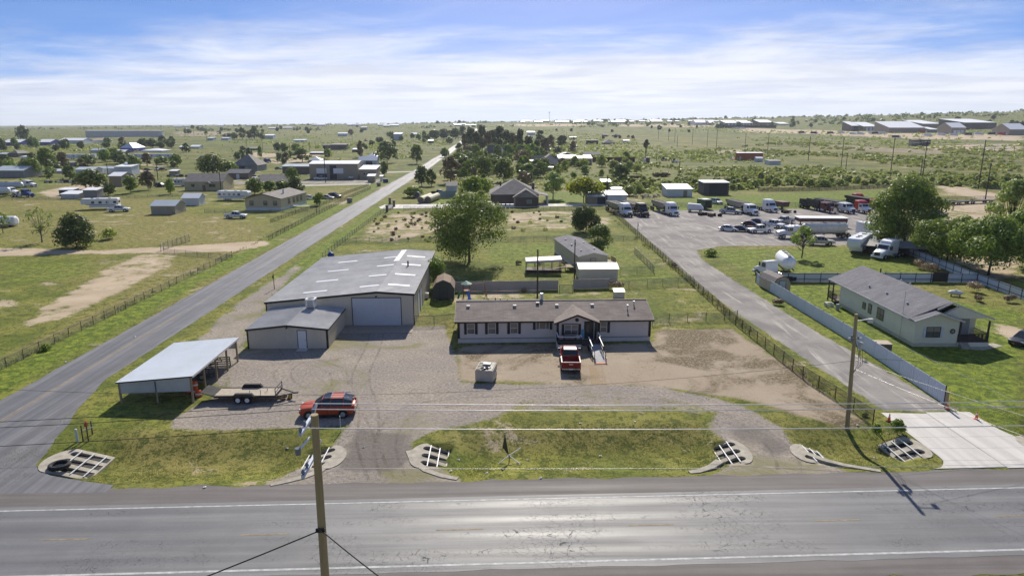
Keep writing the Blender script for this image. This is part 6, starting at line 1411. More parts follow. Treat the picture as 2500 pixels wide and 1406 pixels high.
# ---- left side vehicles
pickup('white pickup on the grass before the beige mobile home', G(577, 533), R(86), P_wht); camper('white and blue fifth wheel camper standing alone in the left field', G(258, 510), R(-78), 8.0, True, P_dk, P_wht)
camper('white fifth wheel camper beside the beige mobile home', G(566, 489), R(82), 8.8, True, P_blue, P_wht, False, 5); camper('white camper parked behind the ranch house', G(441, 455), R(-70), 5.5, False, P_dk)
pickup('old white pickup beside the lone camper', G(291, 517), R(100), P_wht); suv('black suv left of the ranch house', G(393, 457), R(80), P_blk)
for lab,u,v,fn,pt,rz in [('white pickup in front of the open shop bay', 784, 440, pickup, P_wht, 80), ('white pickup parked nose out by the tan shop wall', 862, 437, pickup, P_wht, 170), ('dark suv at the driveway of the beige mobile home', 818, 483, suv, P_dk, 70), ('silver sedan at the driveway of the beige mobile home', 800, 486, sedan, P_sil, 75), ('white sedan behind the small round lawn tree', 758, 487, sedan, P_wht, 80),
    ('dark pickup at the grey hip roof house', 587, 419, pickup, P_dk, 20), ('white pickup at the grey hip roof house', 603, 419, pickup, P_wht, 20), ('green sedan on the lawn by the long grey shed', 681, 414, sedan, P_teal, 80), ('silver pickup with dark bed behind the lean fence', 1073, 476, pickup, P_dk, 80), ('white suv at the flat brown roof', 622, 437, suv, P_wht, 10), ('dark pickup by the junk pile', 715, 435, pickup, P_dk, 10),
    ('black sedan on the dirt lane at the left', 360, 417, sedan, P_blk, 85), ('silver suv on the dirt lane at the left', 384, 416, suv, P_sil, 10), ('dark sedan beside the silver suv on the dirt lane', 398, 416, sedan, P_blk, 80), ('dark wreck on the far dirt lot', 680, 378, sedan, P_dk, 80), ('white pickup by the orange mobile office', 1788, 390, pickup, P_wht, 5), ('pale pickup beside the brown hip roof house', 1282, 402, pickup, P_wht, 80), ('blue dark pickup by the small round roof hut', 1310, 424, pickup, P_dk, 80),
    ('white car on the far road', 1117, 359, sedan, P_wht, 0), ('dark sedan before the far blue green shed', 1336, 374, sedan, P_sil, 85)]: fn(lab, G(u, v), R(rz), pt)
for lab,u,v,pt,rz in [('blue truck tractor on the dirt right of the grey hip roof house', 660, 397, P_blue, 160), ('blue sleeper truck behind the large bushy tree', 480, 394, P_blue, -80), ('second blue truck behind the large bushy tree', 497, 391, P_blue, -80), ('white truck tractor on the dirt lot at the left edge', 88, 458, P_wht, 80), ('white day cab with tank at the left edge', 45, 477, P_wht, 80), ('dark blue stripped truck chassis at the left edge', 80, 482, P_blue, 80), ('red and white truck far off on the left plain', 895, 345, P_red2, 30)]: semi(lab, G(u,v), R(rz), pt, sleeper='sleeper' in lab or 'tractor' in lab, tall='sleeper' in lab)
tanker('long silver tank trailer at the left edge', G(58, 466), R(90), M_steel, 12, 0, False); tanker('white tank trailer behind the day cab at the left edge', G(26, 480), R(90), M_whtm, 9, 0, False)
t = thing('storage_tank', 'white horizontal storage tank at the left edge of the field', 'tank', G(10, 553)); rings = [[(x, 1.25*math.cos(2*math.pi*k/14)*s_, 1.35+1.25*math.sin(2*math.pi*k/14)*s_) for k in range(14)] for x, s_ in ((-4.2,.3),(-4.0,.85),(-3.6,1),(3.0,1),(3.15,.95),(3.2,.5))]
MB().loft(rings,0,True,True).build('vessel', M_whtm, t)
for x in (-2.5,2): MB().box(x-.2,x+.2,-.9,.9,0,.4).build('saddle', M_dsteel, t)
# ------------------------------------------------------------------ fences
M_wire = meshmat('chain_wire', (.30, .30, .29), .30); M_wired = meshmat('rusty_wire', (.13, .10, .085), .42); M_post = pm('galvanised_post', (.22, .22, .21), .6, .3); M_rpost = pm('brown_pipe', (.075, .05, .04), .75, .1, var=.3)
def fence(label, pts, h, step, postm, railm=None, wirem=None, rails=(1.0,), r=.035, name='wire_fence', cat='fence', lean=.02, railr=.03):
    P = [p if isinstance(p, Vector) else G(*p) for p in pts]; t = thing(name, label, cat, (P[0].x, P[0].y, 0)); o = Vector((P[0].x, P[0].y, 0))
    pme = MB().cyl((0,0,-.25),(0,0,h+.05),r,n=6).mesh('post', postm); rg_ = random.Random(int(P[0].x*10))
    for a, b in zip(P[:-1], P[1:]):
        n = max(1, round((b-a).length/step))
        for i in range(n + (b is P[-1])):
            q = a.lerp(b, i/n) - o; po = link('post', pme, t, q); po.rotation_euler = (rg_.gauss(0,lean), rg_.gauss(0,lean), rg_.random()*6)
        a2, b2 = a-o, b-o
        if railm:
            for f in rails: MB().cyl(a2+Vector((0,0,h*f)), b2+Vector((0,0,h*f)), railr, n=5, caps=False).build('rail', railm, t)
        if wirem: MB().add([a2+Vector((0,0,.03)), b2+Vector((0,0,.03)), b2+Vector((0,0,h-.02)), a2+Vector((0,0,h-.02))], [(0,1,2,3)]).build('wire_mesh', wirem, t)
    return t
def panelfence(label, pts, h, pw, pt, frame, side=1, top=True):
    P = [p if isinstance(p, Vector) else G(*p) for p in pts]; t = thing('metal_fence', label, 'fence', (P[0].x, P[0].y, 0)); o = Vector((P[0].x, P[0].y, 0))
    for a, b in zip(P[:-1], P[1:]):
        d = (b-a); L = d.length; n = max(1, round(L/pw)); w_ = L/n; ang = math.atan2(d.y, d.x)
        m = MB().box(.01, w_-.01, -.012, .012, .03, h)
        k = int(w_/.28)
        for i in range(k): x = .1+(w_-.2)*i/max(1,k-1); m.box(x-.03,x+.03,-.03,.03,.03,h)
        pme = m.mesh('panel', pt); post = MB().box(-.04,.04,.035*side-.04,.035*side+.04,-.2,h+.06).mesh('post', frame); rl = MB()
        for z in ((.35*h,.93*h) if top else (.6*h,)): rl.box(0,w_,.05*side-.03,.05*side+.03,z-.035,z+.035)
        rme = rl.mesh('rails', frame)
        for i in range(n):
            q = a.lerp(b, i/n)-o; link('panel', pme, t, q, ang); link('post', post, t, q, ang); link('rails', rme, t, q, ang)
        link('post', post, t, b-o, ang)
    return t
fence('brown pipe and wire fence along the left side of the drive', [(2131,1034),(1960,924),(1795,792),(1640,652),(1496,522)], 1.28, 2.5, M_rpost, M_rpost, M_wired, (1.0,.62), .045)
fence('long rusty wire fence along the left verge of the side road', [Vector((-52.2,40,0)), Vector((-51.9,80,0)), Vector((-51.4,131,0))], 1.15, 2.6, M_rpost, pm('fence_top_tan',(.30,.24,.16),.8), M_wire, (1.0,), .035)
fence('wire fence beyond the dirt track along the side road', [(655,588),(850,487),(905,462)], 1.2, 3.0, M_rpost, M_rpost, M_wired, (1.0,), .04)
fence('row of short posts fencing the dirt yard from the back lawn', [(1592,795),(1633,787),(1768,782),(1800,778)], 1.15, 2.6, M_rpost, None, M_wire, (), .04)
fence('chain link fence right of the short metal fence', [(1490,706),(1580,700),(1692,695)], 1.25, 3.0, M_post, M_post, M_wire)
fence('thin post fence across the back field', [(815,600),(870,592),(1060,590),(1240,590),(1490,586),(1555,590)], 1.15, 3.0, M_post, None, M_wire, (), .03)
fence('post and wire fence along the right verge of the side road', [(788,632),(860,575),(940,515)], 1.15, 2.6, M_rpost, None, M_wire, (), .04)
fence('dark iron picket fence along the concrete drive of the brick house', [(985,514),(1110,517),(1240,517),(1495,511)], 1.3, 2.2, M_dsteel, M_dsteel, meshmat('pickets', (.03,.03,.03), .22), (1.0,.1), .03, 'iron_fence')
fence('angled chain link run in the rear yard', [(1548,618),(1596,664)], 1.3, 1.3, M_post, M_post, M_wire)
fence('chain link dog run behind the white roofed garage', [(1513,672),(1596,668)], 1.3, 2.6, M_post, M_post, M_wire)
fence('wire fence along the back of the truck lot', [(1480,507),(1600,505),(1900,508),(2000,500),(2160,495)], 1.3, 3.5, M_post, M_post, M_wire)
fence('dark fence along the scrub behind the lot lawn', [(1850,468),(2000,466),(2200,458),(2280,462)], 1.4, 4.0, M_rpost, M_rpost, meshmat('dark_net',(.05,.04,.035),.6), (1.0,.5), .05)
fence('wire fence around the sandy patch at the far right', [(2250,455),(2330,450),(2500,475)], 1.4, 4.0, M_rpost, None, M_wire, (), .05)
fence('wire fence above the flat trailers on the dirt', [(2270,492),(2400,488),(2500,492)], 1.3, 3.5, M_rpost, M_rpost, M_wire)
fence('wire fence before the beige mobile home', [(500,520),(600,522),(780,518)], 1.1, 3.5, M_rpost, None, M_wire, (), .04)
fence('wire fence in front of the small sheds at the left', [(0,490),(150,488),(330,484),(480,478)], 1.1, 4.0, M_rpost, None, M_wire, (), .04)
fence('rusty fence round the lawn of the beige mobile home', [(660,545),(760,510),(838,485)], 1.1, 2.6, M_rpost, M_rpost, M_wired)
fence('fence between the dry lawn and the tan shop', [(830,480),(900,455)], 1.1, 2.8, M_rpost, M_rpost, M_wired)
fence('chain link gate run beside the shop and the mobile home', [(1013,795),(1060,795),(1112,790)], 1.3, 1.9, M_rpost, M_rpost, M_wire)
fence('tall chain link fence beside the dirt track entrance', [(393,615),(400,610),(463,590)], 1.6, 1.8, M_post, M_post, M_wire, (1.0,.08), .05)
fence('low wire fence beyond the dirt track', [(400,618),(567,634)], 1.0, 3.0, M_rpost, None, M_wire, (), .03)
fence('pasture fence on the far right pad', [(2330,372),(2500,368)], 4.0, 9, M_rpost, M_rpost, None, (1.0,.5), .15, railr=.1)
fence('far white rail fence by the side road', [(1040,366),(1085,364)], 1.4, 6, M_wht, M_wht, None, (1.0,.5), .07, railr=.06)
M_wf = pm('white_sheet', (.60,.66,.72), .5, var=.07, sc=.6, streak=True)
panelfence('long white sheet metal fence along the right side of the drive', [(2303,986),(2080,836),(1846,692)], 1.75, 2.45, M_wf, M_dsteel, -1)
panelfence('white sheet metal fence across the back of the cream home', [Vector((41.8,107.2,0)), Vector((63,107.2,0)), Vector((77.5,106.2,0))], 1.5, 2.6, M_wf, M_blk, -1)
panelfence('white sheet metal fence running past the forked tree', [Vector((81.5,136,0)), Vector((77.6,106.2,0)), Vector((76.2,90,0))], 1.5, 2.6, M_wf, M_blk, -1)
t = thing('fence_gate', 'solid black gate panel in the white fence', 'gate', Vector((70.5,106.55,0))); MB().box(0,2.4,-.12,-.06,.1,1.75).build('panel', M_blk, t); MB().box(-.06,.06,-.1,.0,0,1.8).build('post', M_blk, t)
M_gf = pm('grey_sheet', (.36,.34,.33), .6, var=.08, sc=.6, streak=True)
panelfence('long grey metal privacy fence behind the mobile home', [(1110,712),(1362,708)], 1.55, 2.4, M_gf, M_post, 1, False); panelfence('short grey metal privacy fence before the garage', [(1400,706),(1487,704)], 1.55, 2.4, M_gf, M_post, 1, False)
fence('gate opening posts between the two metal fences', [(1366,712),(1398,712)], 1.1, 2, M_rpost, M_rpost, M_wire)
panelfence('grey blue corrugated lean fence by the brick house', [(1070,484),(1112,484)], 2.4, 2.4, pm('teal_sheet',(.24,.31,.33),.5), M_dsteel); panelfence('long grey board fence before the red gable house', [(1105,393),(1190,391)], 2.2, 4, M_gf, M_dsteel); panelfence('grey panel fence behind the brown hip roof house', [(1255,392),(1330,390)], 3.0, 5, M_gf, M_dsteel)
panelfence('dark red board fence right of the white roofed building', [(1446,396),(1500,397),(1550,396)], 3.2, 5, pm('red_board',(.10,.03,.022),.8), M_dsteel); panelfence('dark red fence below the far industrial sheds', [(1770,313),(1895,313)], 5.0, 12, pm('red_board2',(.09,.035,.03),.8), M_dsteel)
# brick gate pillars
M_brk = pm('gate_stone', (.15,.12,.105), .9, var=.3, sc=3)
for lab,u,v in (('left brick gate pillar of the brick house drive',945,518),('right brick gate pillar of the brick house drive',962,505),('brick gate pillar nearest the side road',952,498)):
    t = thing('gate_pillar', lab, 'pillar', G(u,v)); MB().box(-.35,.35,-.35,.35,0,1.9).build('shaft', M_brk, t); MB().box(-.42,.42,-.42,.42,1.9,2.05).build('cap', m_conc2, t)
t = thing('iron_gate', 'dark iron gate at the brick house drive', 'gate', G(953,512), R(70)); m = MB()
for i in range(14): m.bar((-1.6+i*.25,0,.1),(-1.6+i*.25,0,1.5+.2*math.sin(i/13*3.14)),.05,.05)
m.bar((-1.7,0,.2),(1.8,0,.2),.06,.06).bar((-1.7,0,1.4),(1.8,0,1.4),.06,.06); m.build('bars', M_dsteel, t)
dv = [G(u,v) for u,v in [(925,506),(940,500),(1130,498),(1230,500),(1500,496),(1500,502),(1230,507),(1130,507),(930,510)]]; tag(slab([(p.x,p.y) for p in dv],-.1,.03,'concrete_lane',m_conc,None), kind='structure')
for nm,pts,mt in (('gravel_lane',[(690,452),(905,447),(905,451),(690,457)],m_conc2),('gravel_lane',[(480,447),(620,430),(640,434),(500,452)],m_conc2),('house_path',[(630,418),(665,424),(655,428),(620,421)],m_conc2),('concrete_lane',[(920,420),(1010,418),(1010,421),(920,424)],m_conc2),('garden_slab',[(2345,845),(2425,838),(2450,845),(2400,855),(2350,852)],m_conc2)):
    P = [G(u,v) for u,v in pts]; tag(slab([(p.x,p.y) for p in P],-.1,.035,nm,mt,None), kind='structure')
# ------------------------------------------------------------------ utility poles
M_pole = pm('treated_pole', (.33,.26,.135), .9, var=.22, sc=3, streak=True); M_pold = pm('old_pole', (.06,.048,.04), .95, var=.25, sc=3); M_arm = pm('grey_arm', (.45,.50,.60), .5, var=.1); M_ins = pm('insulator', (.16,.18,.22), .2, spec=.7)
M_al = pm('bare_conductor', (.85,.83,.82), .4, 1.0); M_cab = pm('black_cable', (.012,.012,.013), .7)
fp = Vector((-8.12, 28.0, 0)); t = thing('utility_pole', 'tall yellow brown utility pole standing in front of the highway', 'pole', fp)
MB().cyl((-.03,0,-.3),(.04,0,12.62),.215,.165,14).build('shaft', M_pole, t)
for z,ya,yb,nm in ((12.25,-1.25,1.05,'upper_crossarm'),(10.35,-1.35,1.25,'lower_crossarm')):
    a_ = MB().box(-.33,-.20,ya,yb,z-.07,z+.07).build(nm, M_arm, t)
    for y in (ya+.12, ya+.75, yb-.12):
        MB().cyl((-.27,y,z+.07),(-.27,y,z+.16),.05,.09,8).cyl((-.27,y,z+.16),(-.27,y,z+.30),.09,.04,8).build('insulator', M_ins, a_)
    MB().cyl((-.27,yb-.05,z+.05),(-.15,yb+.12,z+.42),.085,.05,8).build('end_bracket', M_whtm, a_)
MB().bar((-.2,-.1,11.6),(-.5,-.95,11.35),.07,.07).build('brace', M_whtm, t); MB().cyl((-.5,-.95,11.2),(-.5,-.95,11.5),.13,n=8).build('insulator', M_ins, t); MB().box(-.22,.2,-.24,-.17,6.95,7.15).build('cable_clamp', M_dsteel, t)
def wire(label, pts, r, m, name='power_line'):
    return tag(MB().tube(pts, r, 5).build(name, m), label, 'wire')
def span(a, b, sag, n=14): return [Vector(a).lerp(Vector(b), i/n) - Vector((0,0,4*sag*(i/n)*(1-i/n))) for i in range(n+1)]
for lab, ya, z, yr in (('upper bare wire running right from the front pole', 29.0, 12.72, 29.9), ('second bare wire just below the upper one', 28.75, 12.55, 29.7), ('bare wire from the near end of the crossarm to the right', 26.9, 12.5, 27.7)):
    a = Vector((-8.4, ya, z)); wire(lab, span(a, (60, yr+.6, z+.1), .55, 30), .021, M_al); wire(lab.replace('right', 'left').replace('below the upper one', 'below the upper one, left span'), span(a, (-75, ya-.9, z-.4), .9, 20), .014, M_cab)
wire('low bare wire along the ditch to the right', span((-8.2, 28.1, 10.0), (60, 29.0, 10.2), .5, 20), .008, M_al)
wire('thick black cable drooping left from the front pole', span((-8.2, 27.75, 7.05), (-24, 21.5, 4.2), .25, 16), .032, M_cab, 'black_cable'); wire('thick black cable drooping right from the front pole', span((-8.05, 27.75, 7.05), (3, 20.0, 5.0), .5, 16), .032, M_cab, 'black_cable')
rp = G(2070, 1040); t = thing('utility_pole', 'leaning brown utility pole beside the concrete driveway', 'pole', rp)
MB().cyl((-.05,0,-.3),(-.45,0,9.9),.19,.13,12).build('shaft', M_pole, t)
MB().cyl((.05,-.2,7.0),(.15,-.2,7.55),.16,n=10).build('transformer', pm('transformer_grey',(.45,.47,.48),.4,.3), t)
for x,z in ((-.65,8.0),(-.1,7.9),(-.62,7.7)): MB().cyl((x,-.1,z-.12),(x,-.1,z+.12),.09,n=8).build('insulator', M_ins, t)
MB().bar((-.9,-.05,7.85),(.2,-.05,7.85),.08,.1).build('bracket', M_steel, t); MB().bar((-.35,0,9.3),(.75,.1,9.45),.06,.06).build('lamp_arm', M_steel, t); MB().cb((.85,.1,9.3),(.35,.2,.35)).build('lamp_head', M_offw, t)
m = MB()
for x in (-.25,-.05,.1): m.tube([(x-.1,-.2,7.6),(x+.25,-.25,6.6),(x+.35,-.2,5.6),(-.2,-.17,4.9)],.018,4)
m.build('drop_cables', M_cab, t)
top = rp + Vector((-.4,-.1,7.8))
wire('dark service wire crossing the front yard to the left', span(top - Vector((0,0,1.9)), (-60, 52.5, 6.0), 2.6, 40), .013, M_cab, 'service_wire'); wire('dark service wire crossing the right lawn', span(top - Vector((0,0,1.6)), (75, 55, 6.2), 1.0, 20), .012, M_cab, 'service_wire')
wire('pale guy wire from the right pole top to the lawn', [rp+Vector((-.4,0,9.2)), rp+Vector((19,-6.5,0))], .012, M_al, 'guy_wire'); wire('pale service wire from the right pole over the concrete driveway', span(rp+Vector((-.1,0,6.0)), (41, 30, 7), .5, 16), .012, M_al, 'service_wire'); wire('second pale service wire from the right pole', span(rp+Vector((-.1,0,5.2)), (38, 28, 6.5), .5, 16), .010, M_al, 'service_wire')
p = G(2097, 872); t = thing('warning_sign', 'small white warning sign on a post by the white fence', 'sign', p); MB().box(-.04,.04,-.04,.04,0,1.3).build('post', M_wood, t); MB().box(-.22,.22,-.07,-.045,.85,1.4).build('panel', M_wht, t); MB().box(-.16,.16,-.078,-.071,.98,1.12).build('red_band', M_tail, t)
p = G(2303, 996); t = thing('fence_post', 'thick wooden end post of the white fence', 'post', p + Vector((.12,-.1,0))); MB().box(-.1,.1,-.1,.1,-.2,1.6).build('shaft', M_wood, t); MB().box(-.11,.11,-.11,.11,1.6,1.63).build('cap', M_wood, t)
def pole(label, u, vb, vt, r=.14, arm=False, mt=None, group=None):
    p = G(u, vb); h = (vb-vt)*mpp(p)*.99; t = thing('utility_pole', label, 'pole', p, 0, group); MB().cyl((0,0,-.3),(0,0,h),r,r*.7,8).build('shaft', mt or M_pold, t)
    if arm: MB().bar((-1.2,0,h-.6),(1.2,0,h-.6),.14,.16).build('crossarm', M_pold, t)
    else: MB().box(-.1,.1,-.25,-.1,h-.9,h-.4).build('bracket', M_dsteel, t)
    return p + Vector((0,0,h-.5))
pole('short pole behind the mobile home, left of the white roofed garage', 1312, 727, 606, .14); a = pole('thin pole in front of the trailer home', 1402, 682, 584, .11); pole('short dark stake pole beside the shop', 670, 706, 667, .06); pole('dark pole at the corner of the truck lot', 1481, 500, 432, .2); pole('pale pole in front of the large elm', 1137, 640, 570, .10, False, M_wood); pole('dark pole in front of the tan shop', 795, 446, 388, .2)
pole('pole behind the brick house chimney', 1296, 470, 425, .16); pole('short fence pole in the lot corner', 1557, 562, 543, .08); pole('pole by the beige mobile home lawn', 773, 520, 500, .1); pole('dark pole before the ranch house', 540, 470, 425, .18)
FL = [(2388,462,367),(2252,434,360),(2174,424,351),(2053,410,347),(1973,393,341),(1873,381,334),(1818,373,331),(1748,371,322),(1726,359,321),(1690,354,318),(1647,348,316),(1632,344,315),(1607,341,314)]
tops = [pole('utility pole in the long line crossing the scrubland', u, b, tp, .22, False, None, 'poles of the line across the scrubland') for u,b,tp in FL]
for i,(a,b) in enumerate(zip(tops[:-1],tops[1:])): tag(MB().tube(span(a,b,1.2,8),.05,4).build('power_line',M_post),'bright wire span of the line across the scrubland','wire','wires of the line across the scrubland')
tag(MB().tube(span(tops[0], tops[0]+Vector((80,-45,.5)),1.5,8),.05,4).build('power_line',M_post),'bright wire span of the line across the scrubland','wire','wires of the line across the scrubland')
SL = [(2405,490,417),(2246,436,396),(2065,412,380),(1658,428,388),(1844,430,406),(1575,392,352),(1603,392,362),(1653,360,334)]
for u,b,tp in SL: pole('shorter pole standing off the main line in the scrub', u, b, tp, .2, False, None, 'shorter poles in the scrub')
for u,b,tp in [(264,428,404),(386,440,405),(474,334,314),(505,347,327),(636,365,345),(708,376,352),(756,368,347),(770,364,346),(603,362,342),(642,371,345),(560,320,305),(860,345,322),(862,322,306),(1006,330,314),(1165,340,317),(1275,396,370),(222,384,362),(252,388,362),(244,390,366),(110,410,380),(1383,335,322),(1408,344,330)]: pole('slender pole standing on the distant plain', u, b, tp, .2, False, None, 'poles scattered over the distant plain')
for lab,u,vb,vt in (('tall thin radio mast on the horizon, left of the pair',1036,300,257),('shorter thin radio mast on the horizon, right of the pair',1078,300,272),('faint radio mast at the centre right horizon',1341,300,278)):
    p = G(u,vb-2); h = (vb-vt)*mpp(p); t = thing('radio_mast', lab, 'mast', p); MB().cyl((0,0,0),(0,0,h),.55,.35,6).build('lattice', M_post, t); MB().box(-1.5,1.5,-1.5,1.5,h-2.5,h).build('antenna_head', M_post, t)
# ------------------------------------------------------------------ middle distance and far buildings
def c_(n, c, r=.7): return pm('far_' + n, c, r, var=.1, sc=.3)
W_tan = c_('tan', (.33,.285,.215)); W_yel = c_('yellow', (.50,.43,.27)); W_bei = c_('beige', (.56,.47,.30)); W_gry = c_('grey', (.26,.25,.24)); W_wht = c_('white', (.66,.67,.68)); W_brk = c_('brick', (.12,.082,.066)); W_brn = c_('brown', (.16,.125,.10)); W_blu = c_('blue', (.05,.06,.28)); W_pbl = c_('pale_blue', (.50,.55,.59)); W_drk = c_('dark', (.04,.04,.045)); W_org = c_('orange', (.42,.115,.035)); W_teal = c_('teal', (.06,.14,.15)); W_red = c_('red', (.20,.06,.05))
R_wht = pm('far_white_roof', (.76,.77,.78), .5, var=.05); R_gry = M_shgr; R_brn = M_shtan; R_tin = c_('tin', (.42,.47,.50), .45); R_blu = c_('blue_tin', (.50,.57,.62), .5); R_dk = c_('dark_roof', (.07,.068,.07))
def bld(label, u0, u1, vb, he, hr, depth, wall, roof, kind='gx', rz=0, cat='building', name='building', doors=(), wins=(), open_=None, ov=.3):
    """front left foot at (u0, vb); he / hr: eave and ridge height in photograph pixels"""
    a = G(u0, vb); b = G(u1, vb); k = mpp(a); W = (b.x - a.x); he *= k; hr *= k
    t = thing(name, label, cat, Vector((a.x, a.y, min(a.z, b.z))), R(rz)); D = depth
    m = MB(); f = MB()
    if kind == 'gx':
        m.prism([(0,-.5),(D,-.5),(D,he),(D/2,hr),(0,he)],'x',0,W); s_ = (hr-he)/(D/2)*ov
        sheet(f,(-ov,-ov,he-s_),(W+ov,-ov,he-s_),(W+ov,D/2,hr),(-ov,D/2,hr),.12); sheet(f,(-ov,D/2,hr),(W+ov,D/2,hr),(W+ov,D+ov,he-s_),(-ov,D+ov,he-s_),.12)
    elif kind == 'gy':
        m.prism([(0,-.5),(W,-.5),(W,he),(W/2,hr),(0,he)],'y',0,D); s_ = (hr-he)/(W/2)*ov
        sheet(f,(-ov,-ov,he-s_),(W/2,-ov,hr),(W/2,D+ov,hr),(-ov,D+ov,he-s_),.12); sheet(f,(W/2,-ov,hr),(W+ov,-ov,he-s_),(W+ov,D+ov,he-s_),(W/2,D+ov,hr),.12)
    elif kind == 'hip':
        m.box(0,W,0,D,-.5,he); q = min(W,D)/2; A,B,C,E = (-ov,-ov,he),(W+ov,-ov,he),(W+ov,D+ov,he),(-ov,D+ov,he)
        if W >= D: r0,r1 = (q,D/2,hr),(W-q,D/2,hr); f.add([A,B,C,E,r0,r1],[(0,1,5,4),(1,2,5),(2,3,4,5),(3,0,4),(0,3,2,1)])
        else: r0,r1 = (W/2,q,hr),(W/2,D-q,hr); f.add([A,B,C,E,r0,r1],[(0,1,4),(1,2,5,4),(2,3,5),(3,0,4,5),(0,3,2,1)])
    else:                                                    # mono pitch
        m.hexa([(0,0,-.5),(W,0,-.5),(W,D,-.5),(0,D,-.5)],[(0,0,he),(W,0,he),(W,D,hr),(0,D,hr)]); f.hexa([(-ov,-ov,he),(W+ov,-ov,he),(W+ov,D+ov,hr),(-ov,D+ov,hr)],[(-ov,-ov,he+.15),(W+ov,-ov,he+.15),(W+ov,D+ov,hr+.15),(-ov,D+ov,hr+.15)])
    m.build('wall', wall, t); f.build('roof', roof, t)
    for fx, w_, h_, mt in doors: MB().box(W*fx-w_/2,W*fx+w_/2,-.08,.02,0,min(h_,he*.92)).build('door', mt, t)
    for fx, zf, w_, h_ in wins:
        o_ = MB().box(W*fx-w_/2,W*fx+w_/2,-.06,.02,he*zf-h_/2,he*zf+h_/2).build('window', M_offw, t); MB().box(W*fx-w_/2+.08,W*fx+w_/2-.08,-.075,.0,he*zf-h_/2+.08,he*zf+h_/2-.08).build('pane', GL, o_)
    if open_: MB().box(W*open_[0],W*open_[1],-.05,.05,0,he*.9).build('opening', W_drk, t)  # dark panel on the closed wall paints the shaded inside of a bay
    return t
h4 = [(f,.6,1.3,1.1) for f in (.15,.62,.85)]
t = bld('tan ranch house with brown roof and small porch gable', 452, 545, 466, 19, 34, 11, W_yel, R_brn, wins=[(.22,.58,1.6,1.2),(.72,.58,2.6,1.3)], doors=[(.5,1.2,2.2,W_brn)], name='ranch_house', cat='house'); MB().prism([(-1.6,2.3),(1.6,2.3),(0,3.2)],'y',-1.3,1.5).build('porch_gable', R_brn, t, (9.5,0,.3))
a = G(600,514); t = thing('mobile_home', 'beige mobile home with white skirting and grey roof at the left', 'house', a, R(-6)); W, D = 11.0, 20.0
MB().prism([(0,.9),(W,.9),(W,3.5),(W/2,4.9),(0,3.5)],'y',0,D).build('wall', W_bei, t); MB().box(.02,W-.02,.02,D,0,.9).build('skirting', W_wht, t); m = MB(); sheet(m,(-.3,-.3,3.45),(W/2,-.3,4.95),(W/2,D,4.95),(-.3,D,3.45),.12); sheet(m,(W/2,-.3,4.95),(W+.3,-.3,3.45),(W+.3,D,3.45),(W/2,D,4.95),.12); rf = m.build('roof', M_shtan, t); MB().bar((-.3,-.32,3.45),(W/2,-.32,4.95),.05,.2).bar((W/2,-.32,4.95),(W+.3,-.32,3.45),.05,.2).build('bargeboard', M_deck, rf); MB().cyl((8.5,8,3.9),(8.5,8,5.6),.25,n=8).build('flue', M_steel, rf)
for x in (2,6.2,9.2): window(t,x,-.02,2.2,1.1,1.3,bars='h',frame=W_drk,pane=GLb)
for y in (6,9.5,12.5,15.5): window(t,W+.02,y,2.2,1.4,1.5,'+x','h',frame=M_blk,pane=GLb)
MB().box(W+.1,W+6,7.6,8.6,.5,.65).build('walkway', W_wht, t)
t = bld('tan metal shop with two half open white doors and white roof', 757, 874, 438, 34, 39, 15, W_tan, R_wht, 'gx', doors=[(.5,.3,.3,W_tan)], open_=(.42,.56), name='metal_building')
for x in (3.2,11.0): MB().box(x,x+4.6,-.12,-.04,2.6,5.0).build('overhead_door', R_wht, t)
MB().box(3.2,7.8,-.06,.0,0,2.6).build('bay_dark_panel', W_drk, t)  # dark sheet painted as the shade inside the bay, wall closed behind
bld('low tan annex with flat white roof beside the tan shop', 878, 918, 438, 22, 28, 12, W_tan, R_wht, 'mono', wins=[(.3,.55,1.2,1.2),(.6,.55,1.2,1.2)])
bld('small tan hut with white roof near the blue bin', 898, 915, 446, 14, 18, 3, W_tan, R_wht, 'mono', cat='shed', name='hut')
bld('small white booth beside the blue bin', 928, 934, 443, 11, 13, 2, W_wht, R_wht, 'mono', cat='shed', name='booth')
t = thing('rubbish_bin', 'blue rubbish container on the dirt by the side road', 'bin', G(942,446)); MB().hexa([(-1,-.7,0),(1,-.7,0),(1,.7,0),(-1,.7,0)],[(-1.1,-.8,1.5),(1.1,-.8,1.5),(1.1,.8,1.5),(-1.1,.8,1.5)]).build('bin', P_blue, t); MB().box(-1.1,1.1,-.8,.8,1.5,1.6).build('lid', M_dsteel, t)
for lab,u,v in (('grey trash cart at the side road edge by the mobile home',854,495),('grey trash cart at the entrance of the tan shop',925,455)): t = thing('trash_cart', lab, 'bin', G(u,v)); MB().hexa([(-.7,-.6,0),(.7,-.6,0),(.7,.6,0),(-.7,.6,0)],[(-.8,-.7,1.4),(.8,-.7,1.4),(.8,.7,1.5),(-.8,.7,1.5)]).build('bin', W_gry, t); MB().box(-.82,.82,-.72,.72,1.42,1.52).build('lid', W_brn, t)
bld('grey hip roofed house with garage behind the ranch house', 568, 628, 419, 13, 36, 16, W_gry, R_brn, 'hip', open_=(.2,.5), cat='house', name='house', ov=.6); bld('low house with long grey roof beside the ranch house', 555, 607, 438, 13, 20, 9, W_brn, R_gry, 'gx', cat='house', name='house', doors=[(.5,1.4,2.4,W_wht)]); bld('flat brown roofed building behind the green trees', 628, 708, 456, 10, 24, 12, W_tan, R_brn, 'gx', cat='house', name='house'); bld('long grey shed with flat roof left of the tan shop', 690, 757, 425, 16, 20, 6, W_brn, R_tin, 'mono', cat='shed', name='shed'); bld('blue tin roofed hut behind the tan shop', 754, 782, 398, 6, 13, 9, W_tan, R_blu, 'hip', cat='shed', name='hut')
